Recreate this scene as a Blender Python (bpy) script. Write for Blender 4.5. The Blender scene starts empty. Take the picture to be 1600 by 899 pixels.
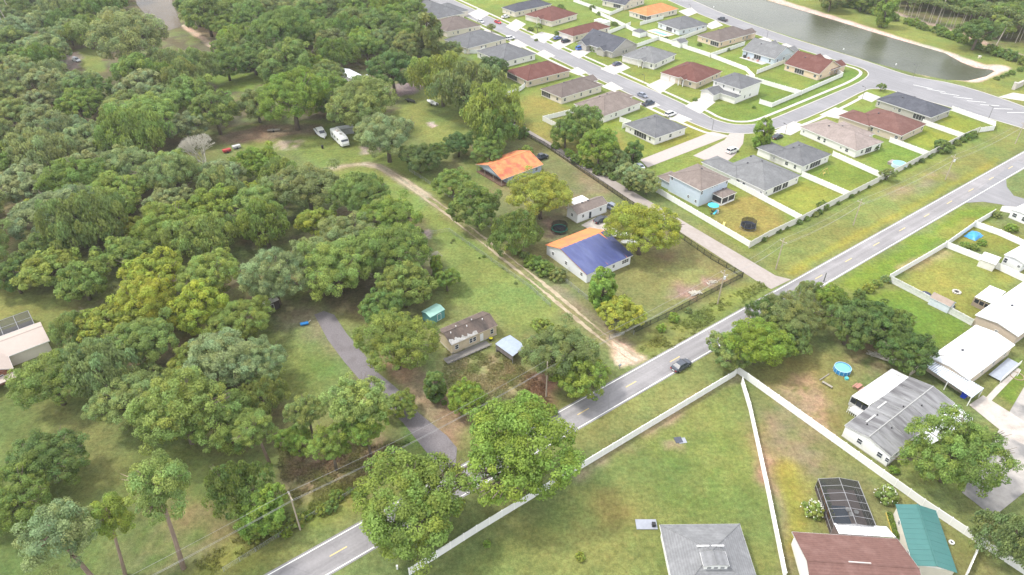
import bpy, math, random
import numpy as np
from mathutils import Vector, Matrix
R_ = math.radians
SC = bpy.context.scene
COL = SC.collection
rng = np.random.default_rng(7)
random.seed(7)

# ------------------------------------------------------------------ camera, world, sun, exposure
FPX, PITCH, CAMH = 1080.0, R_(36.0), 100.0
cam_d = bpy.data.cameras.new('camera'); cam = bpy.data.objects.new('camera', cam_d); COL.objects.link(cam)
cam.location = (0, 0, CAMH); cam.rotation_euler = (R_(90) - PITCH, 0, 0)
cam_d.sensor_width = 36.0; cam_d.lens = 36.0 * FPX / 1600.0
cam_d.clip_start = 1.0; cam_d.clip_end = 6000.0
SC.camera = cam
SUN_EL, SUN_AZ = R_(57), R_(-78)          # azimuth from +Y (view direction), negative = to the left
w = bpy.data.worlds.new('World'); SC.world = w; w.use_nodes = True
nt = w.node_tree; nt.nodes.clear()
N = nt.nodes.new; Lk = nt.links.new
wo = N('ShaderNodeOutputWorld'); bg = N('ShaderNodeBackground'); sky = N('ShaderNodeTexSky')
sky.sky_type = 'NISHITA'; sky.sun_disc = False; sky.sun_elevation = SUN_EL; sky.sun_rotation = SUN_AZ
sky.air_density = 1.0; sky.dust_density = 2.5
tcw = N('ShaderNodeTexCoord'); mpw = N('ShaderNodeMapping'); mpw.inputs['Scale'].default_value = (1, 1, 2.2)
cn = N('ShaderNodeTexNoise'); cn.inputs['Scale'].default_value = 2.2; cn.inputs['Detail'].default_value = 5
cr = N('ShaderNodeMapRange'); cr.inputs[1].default_value = .36; cr.inputs[2].default_value = .6
cr.inputs[3].default_value = .45; cr.inputs[4].default_value = 1.0
mx = N('ShaderNodeMix'); mx.data_type = 'RGBA'; mx.inputs[7].default_value = (10.5, 10.6, 10.9, 1)
Lk(tcw.outputs['Generated'], mpw.inputs[0]); Lk(mpw.outputs[0], cn.inputs[0]); Lk(cn.outputs[0], cr.inputs[0])
Lk(cr.outputs[0], mx.inputs[0]); Lk(sky.outputs[0], mx.inputs[6]); Lk(mx.outputs[2], bg.inputs[0])
bg.inputs[1].default_value = 0.135; Lk(bg.outputs[0], wo.inputs[0])
sd = bpy.data.lights.new('sun', 'SUN'); sd.energy = 2.4; sd.angle = R_(9); sd.color = (1, .955, .88)
sun = bpy.data.objects.new('sun', sd); COL.objects.link(sun); sun.location = (0, 0, 200)
sv = Vector((math.sin(SUN_AZ) * math.cos(SUN_EL), math.cos(SUN_AZ) * math.cos(SUN_EL), math.sin(SUN_EL)))
sun.rotation_euler = sv.to_track_quat('Z', 'Y').to_euler()
SC.view_settings.view_transform = 'Standard'; SC.view_settings.look = 'None'
SC.view_settings.exposure = 0.62; SC.view_settings.gamma = 1.0

# ------------------------------------------------------------------ geometry of the place
def ray(u, v):
    X = (u - 800) / FPX; Y = -(v - 449.5) / FPX
    return Vector((X, Y * math.sin(PITCH) + math.cos(PITCH), Y * math.cos(PITCH) - math.sin(PITCH)))
def G(u, v, z=0.0):
    d = ray(u, v); t = (z - CAMH) / d.z
    return Vector((d.x * t, d.y * t, z))
def depth(u, v, z=0.0):
    return (z - CAMH) / ray(u, v).z
AU = R_(36.2)                                    # the main road's direction
U = Vector((math.cos(AU), math.sin(AU), 0)); V = Vector((-math.sin(AU), math.cos(AU), 0))

# ------------------------------------------------------------------ materials
MATS = {}
def mat(name, col, rough=.8, var=.12, scale=1.2, bump=0., bscale=20., metal=0., spec=.3, stretch=None, var2=0., col2=None, sc2=.15, objcol=False):
    if name in MATS: return MATS[name]
    m = bpy.data.materials.new(name); m.use_nodes = True; t = m.node_tree; n = t.nodes; l = t.links
    p = n['Principled BSDF']; p.inputs['Roughness'].default_value = rough; p.inputs['Metallic'].default_value = metal
    p.inputs['Specular IOR Level'].default_value = spec
    tc = n.new('ShaderNodeTexCoord'); mp = n.new('ShaderNodeMapping'); l.new(tc.outputs['Object'], mp.inputs[0])
    if stretch: mp.inputs['Scale'].default_value = stretch
    nz = n.new('ShaderNodeTexNoise'); nz.inputs['Scale'].default_value = scale; nz.inputs['Detail'].default_value = 6; nz.inputs['Roughness'].default_value = .65
    l.new(mp.outputs[0], nz.inputs[0])
    mr = n.new('ShaderNodeMapRange'); mr.inputs[1].default_value = .3; mr.inputs[2].default_value = .7
    mr.inputs[3].default_value = 1 - var; mr.inputs[4].default_value = 1 + var; l.new(nz.outputs[0], mr.inputs[0])
    rgb = n.new('ShaderNodeRGB'); rgb.outputs[0].default_value = (*col, 1)
    src = rgb.outputs[0]
    if objcol:
        oi = n.new('ShaderNodeObjectInfo'); src = oi.outputs['Color']
    if col2:
        n2 = n.new('ShaderNodeTexNoise'); n2.inputs['Scale'].default_value = sc2; n2.inputs['Detail'].default_value = 5; l.new(mp.outputs[0], n2.inputs[0])
        m2 = n.new('ShaderNodeMapRange'); m2.inputs[1].default_value = .48; m2.inputs[2].default_value = .62; m2.inputs[4].default_value = var2 or .6; l.new(n2.outputs[0], m2.inputs[0])
        mix = n.new('ShaderNodeMix'); mix.data_type = 'RGBA'; l.new(m2.outputs[0], mix.inputs[0]); l.new(src, mix.inputs[6]); mix.inputs[7].default_value = (*col2, 1)
        src = mix.outputs[2]
    vm = n.new('ShaderNodeVectorMath'); vm.operation = 'SCALE'; l.new(src, vm.inputs[0]); l.new(mr.outputs[0], vm.inputs['Scale'])
    l.new(vm.outputs[0], p.inputs['Base Color'])
    if bump:
        nb = n.new('ShaderNodeTexNoise'); nb.inputs['Scale'].default_value = bscale; nb.inputs['Detail'].default_value = 4; l.new(mp.outputs[0], nb.inputs[0])
        bp = n.new('ShaderNodeBump'); bp.inputs['Strength'].default_value = bump; bp.inputs['Distance'].default_value = .05
        l.new(nb.outputs[0], bp.inputs['Height']); l.new(bp.outputs[0], p.inputs['Normal'])
    MATS[name] = m; return m
def shingle(name, col, var=.16):
    """asphalt shingles: faint courses that follow the height of the roof, blotchy wear"""
    if name in MATS: return MATS[name]
    m = mat(name, col, rough=.93, var=var, scale=1.6, bump=.5, bscale=9, spec=.12, col2=tuple(min(1, c * 1.22 + .02) for c in col), var2=.5, sc2=.35)
    t = m.node_tree; n = t.nodes; l = t.links; p = n['Principled BSDF']
    tc = n.new('ShaderNodeTexCoord'); wv = n.new('ShaderNodeTexWave'); wv.bands_direction = 'Z'; wv.inputs['Scale'].default_value = 1.9; wv.inputs['Distortion'].default_value = .6
    l.new(tc.outputs['Object'], wv.inputs[0])
    mr = n.new('ShaderNodeMapRange'); mr.inputs[3].default_value = .9; mr.inputs[4].default_value = 1.05; l.new(wv.outputs[0], mr.inputs[0])
    src = p.inputs['Base Color'].links[0].from_socket
    vm = n.new('ShaderNodeVectorMath'); vm.operation = 'SCALE'; l.new(src, vm.inputs[0]); l.new(mr.outputs[0], vm.inputs['Scale']); l.new(vm.outputs[0], p.inputs['Base Color'])
    return m

# ------------------------------------------------------------------ mesh helpers
class MB:
    def __init__(s): s.v = []; s.f = []
    def poly(s, pts):
        b = len(s.v); s.v += [tuple(p) for p in pts]; s.f.append(tuple(range(b, b + len(pts)))); return s
    def box(s, x0, x1, y0, y1, z0, z1):
        b = len(s.v)
        s.v += [(x0, y0, z0), (x1, y0, z0), (x1, y1, z0), (x0, y1, z0), (x0, y0, z1), (x1, y0, z1), (x1, y1, z1), (x0, y1, z1)]
        s.f += [tuple(b + i for i in q) for q in ((0, 3, 2, 1), (4, 5, 6, 7), (0, 1, 5, 4), (1, 2, 6, 5), (2, 3, 7, 6), (3, 0, 4, 7))]
        return s
    def prism(s, pts, z0, z1):
        """pts: 2-D outline, extruded"""
        b = len(s.v); n = len(pts)
        s.v += [(p[0], p[1], z0) for p in pts] + [(p[0], p[1], z1) for p in pts]
        s.f.append(tuple(b + n + i for i in range(n))); s.f.append(tuple(b + i for i in reversed(range(n))))
        for i in range(n):
            j = (i + 1) % n; s.f.append((b + i, b + j, b + n + j, b + n + i))
        return s
    def tube(s, pts, rad, k=6, cap=True):
        if not isinstance(rad, (list, tuple)): rad = [rad] * len(pts)
        b = len(s.v); P = [Vector(p) for p in pts]
        for i, p in enumerate(P):
            d = (P[min(i + 1, len(P) - 1)] - P[max(i - 1, 0)]).normalized()
            a = d.cross(Vector((0, 0, 1)) if abs(d.z) < .9 else Vector((1, 0, 0))).normalized(); c = d.cross(a)
            for j in range(k):
                t = 2 * math.pi * j / k; q = p + (a * math.cos(t) + c * math.sin(t)) * rad[i]; s.v.append(tuple(q))
        for i in range(len(P) - 1):
            for j in range(k):
                j2 = (j + 1) % k; s.f.append((b + i * k + j, b + i * k + j2, b + (i + 1) * k + j2, b + (i + 1) * k + j))
        if cap:
            s.f.append(tuple(b + j for j in reversed(range(k)))); s.f.append(tuple(b + (len(P) - 1) * k + j for j in range(k)))
        return s
    def lathe(s, prof, k=16, c=(0, 0)):
        b = len(s.v)
        for r, z in prof:
            for j in range(k):
                t = 2 * math.pi * j / k; s.v.append((c[0] + r * math.cos(t), c[1] + r * math.sin(t), z))
        for i in range(len(prof) - 1):
            for j in range(k):
                j2 = (j + 1) % k; s.f.append((b + i * k + j, b + i * k + j2, b + (i + 1) * k + j2, b + (i + 1) * k + j))
        return s
    def mesh(s, name, m, smooth=False):
        me = bpy.data.meshes.new(name); me.from_pydata(s.v, [], s.f); me.update()
        if m: me.materials.append(m)
        if smooth: me.polygons.foreach_set('use_smooth', [True] * len(me.polygons))
        return me
    def build(s, name, m, parent=None, smooth=False):
        return inst(name, s.mesh(name, m, smooth), parent)
def inst(name, me, parent=None, loc=None, rz=0., scale=None):
    o = bpy.data.objects.new(name, me); COL.objects.link(o)
    if parent: o.parent = parent
    if loc is not None: o.location = loc
    if rz: o.rotation_euler = (0, 0, rz)
    if scale is not None: o.scale = scale
    return o
def tag(o, label=None, cat=None, group=None, kind=None):
    if label: o['label'] = label
    if cat: o['category'] = cat
    if group: o['group'] = group
    if kind: o['kind'] = kind
    return o
def thing(name, loc, rz=0., label=None, cat=None, group=None):
    o = bpy.data.objects.new(name, None); COL.objects.link(o); o.location = loc; o.rotation_euler = (0, 0, rz); o.empty_display_size = .5
    return tag(o, label, cat, group)
def ribbon_pts(pts, off0, off1):
    P = [Vector((p[0], p[1], 0)) for p in pts]; a = []; b = []
    for i, p in enumerate(P):
        d = (P[min(i + 1, len(P) - 1)] - P[max(i - 1, 0)]).normalized(); n = Vector((-d.y, d.x, 0))
        a.append(p + n * off0); b.append(p + n * off1)
    return a, b
def smooth_line(pts, it=2):
    P = [Vector(p) for p in pts]
    for _ in range(it):
        Q = [P[0]]
        for a, b in zip(P, P[1:]): Q += [a * .75 + b * .25, a * .25 + b * .75]
        Q.append(P[-1]); P = Q
    return P
def ribbon(name, pts, off0, off1, z, m, th=.0, parent=None, cuts=None):
    a, b = ribbon_pts(pts, off0, off1); mb = MB()
    for i in range(len(a) - 1):
        q = [a[i], a[i + 1], b[i + 1], b[i]]
        if th:
            mb.prism([(p.x, p.y) for p in q], z - th, z)
        else: mb.poly([(p.x, p.y, z) for p in q])
    return mb.build(name, m, parent)
def sheet(name, px, z, m, th=.0, parent=None):
    q = [G(*p) for p in px]; mb = MB()
    ar = sum(q[i].x * q[(i + 1) % len(q)].y - q[(i + 1) % len(q)].x * q[i].y for i in range(len(q)))
    if ar < 0: q.reverse()
    if th: mb.prism([(p.x, p.y) for p in q], z - th, z)
    else: mb.poly([(p.x, p.y, z) for p in q])
    return mb.build(name, m, parent)

MT_WHITE = mat('white_paint', (.8, .8, .79), rough=.55, var=.04)
MT_VINYL = mat('white_vinyl', (.76, .76, .745), rough=.5, var=.05, scale=.7)
MT_VINYL_OLD = mat('weathered_vinyl', (.62, .61, .56), rough=.6, var=.16, scale=.9, col2=(.42, .41, .36), var2=.6, sc2=.5)
MT_GLASS = mat('window_glass', (.045, .055, .07), rough=.12, var=.25, scale=.5, spec=.6)
MT_SCREEN = mat('dark_screen', (.05, .052, .055), rough=.7, var=.2)
MT_ASPHALT = mat('asphalt', (.225, .222, .232), rough=.9, var=.08, scale=2.5, bump=.2, bscale=30, col2=(.275, .27, .28), var2=.6, sc2=.08)
MT_ROAD = mat('worn_asphalt', (.245, .235, .24), rough=.9, var=.09, scale=2.0, bump=.2, bscale=30, col2=(.3, .288, .292), var2=.7, sc2=.12)
def streaks(m, ang, s_along=.02, s_across=.55, lo=.86, hi=1.12):
    t = m.node_tree; n = t.nodes; l = t.links; p = n['Principled BSDF']; tc = n.new('ShaderNodeTexCoord'); mp = n.new('ShaderNodeMapping'); mp.vector_type = 'TEXTURE'
    mp.inputs['Rotation'].default_value = (0, 0, ang); mp.inputs['Scale'].default_value = (1 / s_along, 1 / s_across, 1); l.new(tc.outputs['Object'], mp.inputs[0])
    nz = n.new('ShaderNodeTexNoise'); nz.inputs['Scale'].default_value = 1.6; nz.inputs['Detail'].default_value = 5; l.new(mp.outputs[0], nz.inputs[0])
    mr = n.new('ShaderNodeMapRange'); mr.inputs[1].default_value = .35; mr.inputs[2].default_value = .65; mr.inputs[3].default_value = lo; mr.inputs[4].default_value = hi; l.new(nz.outputs[0], mr.inputs[0])
    vo = n.new('ShaderNodeTexVoronoi'); vo.feature = 'DISTANCE_TO_EDGE'; vo.inputs['Scale'].default_value = .16; l.new(tc.outputs['Object'], vo.inputs[0])   # hairline cracks
    wn = n.new('ShaderNodeTexNoise'); wn.inputs['Scale'].default_value = .5; l.new(tc.outputs['Object'], wn.inputs[0]); l.new(wn.outputs['Color'], vo.inputs[0]) if False else None
    cr2 = n.new('ShaderNodeMapRange'); cr2.inputs[1].default_value = 0; cr2.inputs[2].default_value = .018; cr2.inputs[3].default_value = .9; cr2.inputs[4].default_value = 1; l.new(vo.outputs[0], cr2.inputs[0])
    mm = n.new('ShaderNodeMath'); mm.operation = 'MULTIPLY'; l.new(mr.outputs[0], mm.inputs[0]); l.new(cr2.outputs[0], mm.inputs[1])
    src = p.inputs['Base Color'].links[0].from_socket; vm = n.new('ShaderNodeVectorMath'); vm.operation = 'SCALE'; l.new(src, vm.inputs[0]); l.new(mm.outputs[0], vm.inputs['Scale']); l.new(vm.outputs[0], p.inputs['Base Color'])
streaks(MT_ROAD, R_(36.2)); streaks(MT_ASPHALT, R_(-57), lo=.92, hi=1.07)
MT_CONC = mat('concrete', (.47, .45, .42), rough=.85, var=.08, scale=.8, col2=(.42, .395, .36), var2=.5, sc2=.3)
MT_LANE = mat('lane_concrete', (.34, .3, .275), rough=.9, var=.1, scale=1.0, col2=(.3, .26, .23), var2=.6, sc2=.22)
MT_LINE = mat('road_paint_white', (.78, .78, .74), rough=.6, var=.1)
MT_YEL = mat('road_paint_yellow', (.66, .5, .2), rough=.6, var=.15)
MT_DARK = mat('dark_metal', (.03, .03, .032), rough=.45, var=.1)
MT_GREYM = mat('grey_metal', (.35, .36, .37), rough=.4, var=.1, metal=.6)
MT_WOOD = mat('weathered_wood', (.3, .27, .23), rough=.9, var=.2, scale=3, stretch=(1, 1, .2))
MT_BARK = mat('bark', (.16, .13, .1), rough=.95, var=.3, scale=5, stretch=(1, 1, .3))
MT_PBARK = mat('pine_bark', (.27, .2, .16), rough=.95, var=.3, scale=3, stretch=(1, 1, .4))
MT_TYRE = mat('tyre_rubber', (.02, .02, .02), rough=.9, var=.1)
MT_RIM = mat('wheel_rim', (.45, .45, .46), rough=.3, metal=.7, var=.05)
MT_LAMP = mat('lamp_glass', (.75, .75, .72), rough=.15, var=.05, spec=.6)
MT_RED = mat('red_lens', (.4, .02, .02), rough=.2, var=.05)
# ------------------------------------------------------------------ ground: one sheet, its cover painted per vertex
def vnoise(x, y, s, seed):
    """smooth value noise in [-1,1]"""
    r = np.random.default_rng(seed); T = r.random((256, 256)) * 2 - 1
    x = x / s; y = y / s; xi = np.floor(x).astype(int); yi = np.floor(y).astype(int); fx = x - xi; fy = y - yi
    fx = fx * fx * (3 - 2 * fx); fy = fy * fy * (3 - 2 * fy)
    a = T[xi & 255, yi & 255]; b = T[(xi + 1) & 255, yi & 255]; c = T[xi & 255, (yi + 1) & 255]; d = T[(xi + 1) & 255, (yi + 1) & 255]
    return (a * (1 - fx) + b * fx) * (1 - fy) + (c * (1 - fx) + d * fx) * fy
def seg_dist(X, Y, pts):
    D = np.full(X.shape, 1e9)
    for a, b in zip(pts, pts[1:]):
        dx, dy = b[0] - a[0], b[1] - a[1]; L2 = dx * dx + dy * dy + 1e-9
        t = np.clip(((X - a[0]) * dx + (Y - a[1]) * dy) / L2, 0, 1)
        D = np.minimum(D, np.hypot(X - a[0] - t * dx, Y - a[1] - t * dy))
    return D
def inside(X, Y, pts):
    I = np.zeros(X.shape, bool); n = len(pts)
    for i in range(n):
        x1, y1 = pts[i]; x2, y2 = pts[(i + 1) % n]
        if y1 == y2: continue
        c = ((y1 > Y) != (y2 > Y)) & (X < (x2 - x1) * (Y - y1) / (y2 - y1) + x1); I ^= c
    return I
def axis(lo, hi, st, far):
    a = np.arange(lo, hi + st, st); out = []; s = st; p = a[-1]
    while p < far: s *= 1.35; p += s; out.append(p)
    out2 = []; s = st; p = a[0]
    while p > -far: s *= 1.35; p -= s; out2.append(p)
    return np.array(out2[::-1] + list(a) + out)
gx = axis(-300, 300, .8, 2500); gy = axis(45, 440, .8, 2500)
GX, GY = np.meshgrid(gx, gy, indexing='ij')
WX = GX + 1.6 * vnoise(GX, GY, 5, 1) + .7 * vnoise(GX, GY, 1.9, 2); WY = GY + 1.6 * vnoise(GX, GY, 5, 3) + .7 * vnoise(GX, GY, 1.9, 4)
C = np.zeros(GX.shape + (3,)); C[:] = (.125, .155, .05)
def pw(px): return [tuple(G(*p)[:2]) for p in px]
def paint(px, col, soft=1.5, k=1.0, wob=True, world=False, patchy=0., ps=4.):
    P = px if world else pw(px)
    A = np.array(P); x0, y0 = A.min(0) - soft * 2 - 3; x1, y1 = A.max(0) + soft * 2 + 3
    i0, i1 = np.searchsorted(gx, [x0, x1]); j0, j1 = np.searchsorted(gy, [y0, y1])
    sl = (slice(i0, i1), slice(j0, j1))
    X, Y = (WX[sl], WY[sl]) if wob else (GX[sl], GY[sl])
    if X.size == 0: return
    D = seg_dist(X, Y, P + [P[0]]); D = np.where(inside(X, Y, P), D, -D)
    m = np.clip(D / (2 * soft) + .5, 0, 1) * k
    if patchy: m = m * np.clip(.5 + patchy * vnoise(GX[sl], GY[sl], ps, 11) + patchy * .6 * vnoise(GX[sl], GY[sl], ps * .37, 12) + .25, 0, 1)
    C[sl] = C[sl] * (1 - m[..., None]) + np.array(col) * m[..., None]
def stroke(px, col, w, soft=.5, k=1., off=0., patchy=0., world=False, ps=4.):
    pts = smooth_line([Vector((*p, 0)) for p in px] if world else [G(*p) for p in px], 2)
    if off: pts = ribbon_pts(pts, off, off)[0]
    P = [(p.x, p.y) for p in pts]; A = np.array(P); x0, y0 = A.min(0) - w - 5; x1, y1 = A.max(0) + w + 5
    i0, i1 = np.searchsorted(gx, [x0, x1]); j0, j1 = np.searchsorted(gy, [y0, y1]); sl = (slice(i0, i1), slice(j0, j1))
    X = GX[sl] * .6 + WX[sl] * .4; Y = GY[sl] * .6 + WY[sl] * .4
    if X.size == 0: return
    D = seg_dist(X, Y, P); m = np.clip((w - D) / (2 * soft) + .5, 0, 1) * k
    if patchy: m = m * np.clip(.6 + patchy * vnoise(GX[sl], GY[sl], ps, 21), 0, 1)
    C[sl] = C[sl] * (1 - m[..., None]) + np.array(col) * m[..., None]
LAWN = (.135, .18, .045); BRIGHT = (.125, .18, .035); VIVID = (.105, .165, .03); OLIVE = (.155, .155, .058); DRY = (.2, .17, .09)
DIRT = (.17, .125, .085); LITTER = (.1, .088, .052); SAND = (.42, .33, .22); SANDL = (.42, .37, .3); DEEP = (.06, .105, .025); YEL = (.19, .195, .035)
# woods floor
WOODS = [[(-200, -60), (640, -40), (690, 60), (640, 170), (560, 190), (430, 195), (330, 230), (300, 260), (480, 330), (560, 300), (640, 330), (690, 420), (640, 500), (560, 500), (470, 480), (430, 560), (440, 700), (330, 720), (210, 720), (210, 620), (0, 460), (-200, 420)]]
for wd in WOODS: paint(wd, LITTER, 3, .85, patchy=1.0, ps=7)
paint([(-200, 400), (100, 455), (130, 500), (60, 560), (-200, 620)], (.15, .175, .05), 3)
paint([(0, 300), (16, 300), (22, 360), (0, 420)], (.22, .2, .09), 1.5)
paint([(-200, 620), (120, 600), (200, 620), (330, 700), (430, 740), (470, 800), (420, 899), (300, 1000), (-200, 1000)], (.092, .128, .036), 3)
paint([(60, 640), (200, 650), (220, 700), (150, 760), (100, 700)], (.15, .165, .055), 4, .8)
paint([(200, 780), (330, 760), (420, 780), (450, 830), (350, 899), (180, 899)], (.155, .145, .065), 4, .8, patchy=.8)
paint([(185, 790), (240, 790), (250, 830), (200, 850)], DEEP, 3, .8)
paint([(110, 80), (150, 70), (170, 110), (140, 120)], LAWN, 1, .9)
paint([(86, 85), (125, 80), (128, 105), (105, 110)], (.2, .17, .14), 1, .9)
paint([(322, 120), (375, 116), (412, 112), (416, 130), (380, 145), (345, 140)], BRIGHT, 1)
paint([(300, 40), (345, 45), (350, 75), (310, 60)], DRY, 1)
stroke([(285, 40), (305, 52), (335, 75)], SAND, 1.6, .6)
# field with the trailer and boat
paint([(330, 215), (400, 190), (520, 190), (560, 215), (640, 240), (700, 300), (740, 360), (700, 372), (640, 330), (540, 320), (520, 280), (470, 240), (380, 235)], LAWN, 2)
paint([(330, 215), (420, 192), (500, 196), (500, 206), (430, 218), (360, 228)], DIRT, 2, .85)
paint([(425, 220), (465, 218), (465, 234), (430, 236)], (.36, .3, .24), 1.2, .7, patchy=1, ps=2)
paint([(565, 225), (585, 222), (590, 238), (570, 242)], (.35, .3, .25), 1, .8)
paint([(645, 362), (672, 358), (680, 372), (655, 378)], (.28, .24, .21), .8, .9)
paint([(690, 372), (735, 362), (830, 430), (870, 480), (850, 500), (800, 500), (700, 470), (690, 420)], (.125, .17, .045), 2)
paint([(700, 365), (745, 360), (860, 450), (845, 460), (790, 420)], (.115, .175, .04), 1.5, .7)
paint([(780, 490), (850, 480), (880, 500), (820, 520)], (.125, .17, .045), 2)
paint([(640, 150), (700, 130), (760, 180), (740, 240), (690, 230), (600, 190)], (.15, .185, .05), 2)
paint([(600, 135), (650, 125), (662, 140), (620, 152)], (.2, .17, .15), 1.2, .9)
paint([(655, 120), (680, 130), (640, 150), (620, 146)], (.17, .14, .13), 1.2, .8)
paint([(672, 192), (684, 190), (686, 197), (676, 199)], (.34, .3, .25), .6)
# lots between the track and the lane
paint([(700, 240), (810, 205), (1180, 440), (990, 540), (850, 440), (700, 300)], (.135, .145, .055), 2)
paint([(850, 310), (880, 290), (960, 320), (900, 400), (850, 380)], (.15, .125, .075), 2.5, .7, patchy=1)
paint([(845, 345), (870, 340), (880, 365), (860, 372)], (.2, .14, .1), 1, .8)
paint([(720, 250), (760, 240), (770, 290), (740, 300)], (.125, .165, .045), 2)
paint([(900, 270), (940, 290), (960, 300), (920, 305)], (.2, .16, .1), 1.5, .6)
paint([(985, 370), (1150, 440), (1110, 470), (1010, 500), (960, 470), (900, 440)], (.15, .165, .055), 3)
paint([(1055, 440), (1095, 448), (1090, 470), (1050, 465)], (.21, .145, .11), 1.5, .9)
paint([(1100, 435), (1135, 440), (1120, 455), (1100, 450)], (.22, .155, .12), 1.5, .9)
paint([(1025, 385), (1055, 395), (1045, 410), (1015, 400)], (.12, .095, .06), 2, .7)  # soft shadow of the large golden tree, painted into the ground colour
# around the abandoned house
paint([(700, 540), (790, 555), (850, 600), (850, 640), (790, 640), (730, 600), (690, 600)], (.21, .19, .1), 2, .9, patchy=.9, ps=2)
paint([(640, 560), (690, 600), (740, 640), (720, 700), (700, 690), (640, 620), (600, 560)], (.2, .145, .085), 1.5, .9)
paint([(500, 500), (560, 580), (600, 640), (560, 640), (500, 590), (460, 540)], (.19, .15, .085), 2, .8)
paint([(440, 480), (500, 475), (500, 505), (450, 508)], (.19, .145, .1), 2, .7)
paint([(400, 520), (500, 530), (600, 640), (540, 640), (430, 620)], (.115, .155, .04), 2.5, .8)
paint([(480, 560), (540, 570), (520, 590), (470, 590)], (.08, .14, .03), 2, .7)
paint([(450, 700), (640, 680), (660, 700), (560, 770), (480, 800), (440, 760)], (.19, .135, .095), 2.5, .85, patchy=.6)
paint([(640, 650), (660, 660), (700, 710), (680, 730), (620, 690)], (.1, .155, .035), 1.5, .8)
paint([(820, 580), (860, 570), (875, 620), (860, 640), (835, 620)], (.17, .1, .065), 1.5, .9)
# road verges
mr0 = [(300, 960), (1700, 175)]
stroke([(330, 899), (480, 800), (640, 730)], (.15, .175, .035), 4, 2, .8, patchy=.7)
stroke([(1000, 545), (1100, 490), (1190, 450)], (.17, .19, .04), 3, 1.5, .8, patchy=.6)
stroke([(860, 690), (1000, 610), (1130, 565)], (.14, .165, .05), 4, 2, .8)
stroke([(905, 745), (1150, 590)], (.26, .2, .13), 1.2, .8, .75, patchy=.9)
paint([(1190, 395), (1320, 330), (1540, 215), (1600, 200), (1600, 235), (1480, 300), (1240, 435), (1215, 430)], (.14, .165, .045), 2)
stroke([(1235, 425), (1400, 335), (1560, 250)], (.2, .205, .035), 1.0, .8, .7)
paint([(1390, 300), (1480, 262), (1490, 275), (1400, 315)], (.19, .16, .1), 2, .7, patchy=.8)
paint([(1300, 440), (1430, 370), (1505, 325), (1560, 322), (1560, 340), (1490, 375), (1380, 440), (1330, 460)], (.115, .17, .025), 1.5)
# right-hand gardens
paint([(1395, 440), (1500, 385), (1590, 430), (1580, 470), (1540, 520), (1510, 500)], (.155, .18, .04), 1.2)
stroke([(1410, 420), (1480, 395)], (.27, .22, .1), 1.5, 1, .8)
paint([(1440, 370), (1520, 340), (1600, 370), (1600, 420), (1520, 380)], (.15, .17, .035), 1.2)
paint([(1340, 460), (1400, 448), (1520, 510), (1460, 560), (1430, 560), (1330, 510)], (.095, .16, .025), 1.5)
paint([(1190, 590), (1260, 540), (1340, 560), (1340, 640), (1300, 680), (1200, 620)], (.15, .155, .05), 2)
paint([(1210, 600), (1270, 590), (1300, 640), (1285, 672), (1240, 640), (1200, 600)], (.31, .22, .13), 2, .9, patchy=.8, ps=2.5)
paint([(1300, 525), (1370, 535), (1400, 590), (1370, 600), (1330, 560)], (.24, .17, .1), 2, .8, patchy=.8)
paint([(1480, 640), (1560, 690), (1590, 700), (1560, 720), (1500, 690)], (.12, .165, .035), 1)
paint([(1545, 600), (1600, 560), (1600, 640)], (.1, .165, .025), 1)
paint([(1500, 700), (1560, 680), (1570, 740), (1520, 780), (1440, 760), (1400, 720)], (.13, .165, .045), 2)
paint([(1160, 600), (1150, 590), (700, 899), (600, 1000), (1240, 1000)], (.125, .16, .045), 1.5)
paint([(890, 770), (980, 740), (1000, 800), (960, 850), (900, 830)], (.165, .165, .05), 3, .7, patchy=.7)
paint([(940, 755), (985, 760), (990, 800), (955, 810)], (.18, .16, .05), 2, .5)
paint([(1000, 680), (1130, 640), (1180, 740), (1190, 800), (1050, 810), (1010, 760)], (.1, .155, .035), 3, .7, patchy=.6)
paint([(1035, 690), (1055, 690), (1055, 705), (1035, 705)], (.24, .18, .12), 1, .8)
paint([(800, 840), (900, 820), (1000, 860), (1000, 899), (800, 899)], (.155, .17, .05), 3, .7)
paint([(1172, 610), (1300, 700), (1590, 899), (1230, 1000)], (.14, .15, .055), 1.5)
paint([(1185, 680), (1210, 720), (1230, 800), (1220, 850), (1195, 760)], (.26, .18, .12), 1.5, .85, patchy=.6)
paint([(1180, 640), (1230, 650), (1300, 720), (1290, 760), (1230, 720), (1200, 690)], (.2, .155, .1), 2, .6, patchy=.9, ps=3)
paint([(1210, 840), (1236, 850), (1236, 899), (1220, 899)], (.19, .16, .08), 1, .6)
paint([(1400, 760), (1470, 800), (1500, 830), (1480, 850), (1430, 800)], (.18, .15, .085), 1.5, .5, patchy=.8)
paint([(1240, 740), (1275, 745), (1295, 830), (1250, 826)], (.16, .17, .045), 1.5, .7)
stroke([(1232, 730), (1245, 800), (1240, 850)], (.2, .19, .035), 2, 1.2, .8)
paint([(1330, 720), (1400, 740), (1540, 850), (1500, 880), (1420, 790), (1380, 760)], (.13, .15, .045), 2, .8)
paint([(1215, 625), (1260, 640), (1300, 690), (1250, 680)], (.23, .17, .11), 1.5, .7, patchy=.7)
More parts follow.
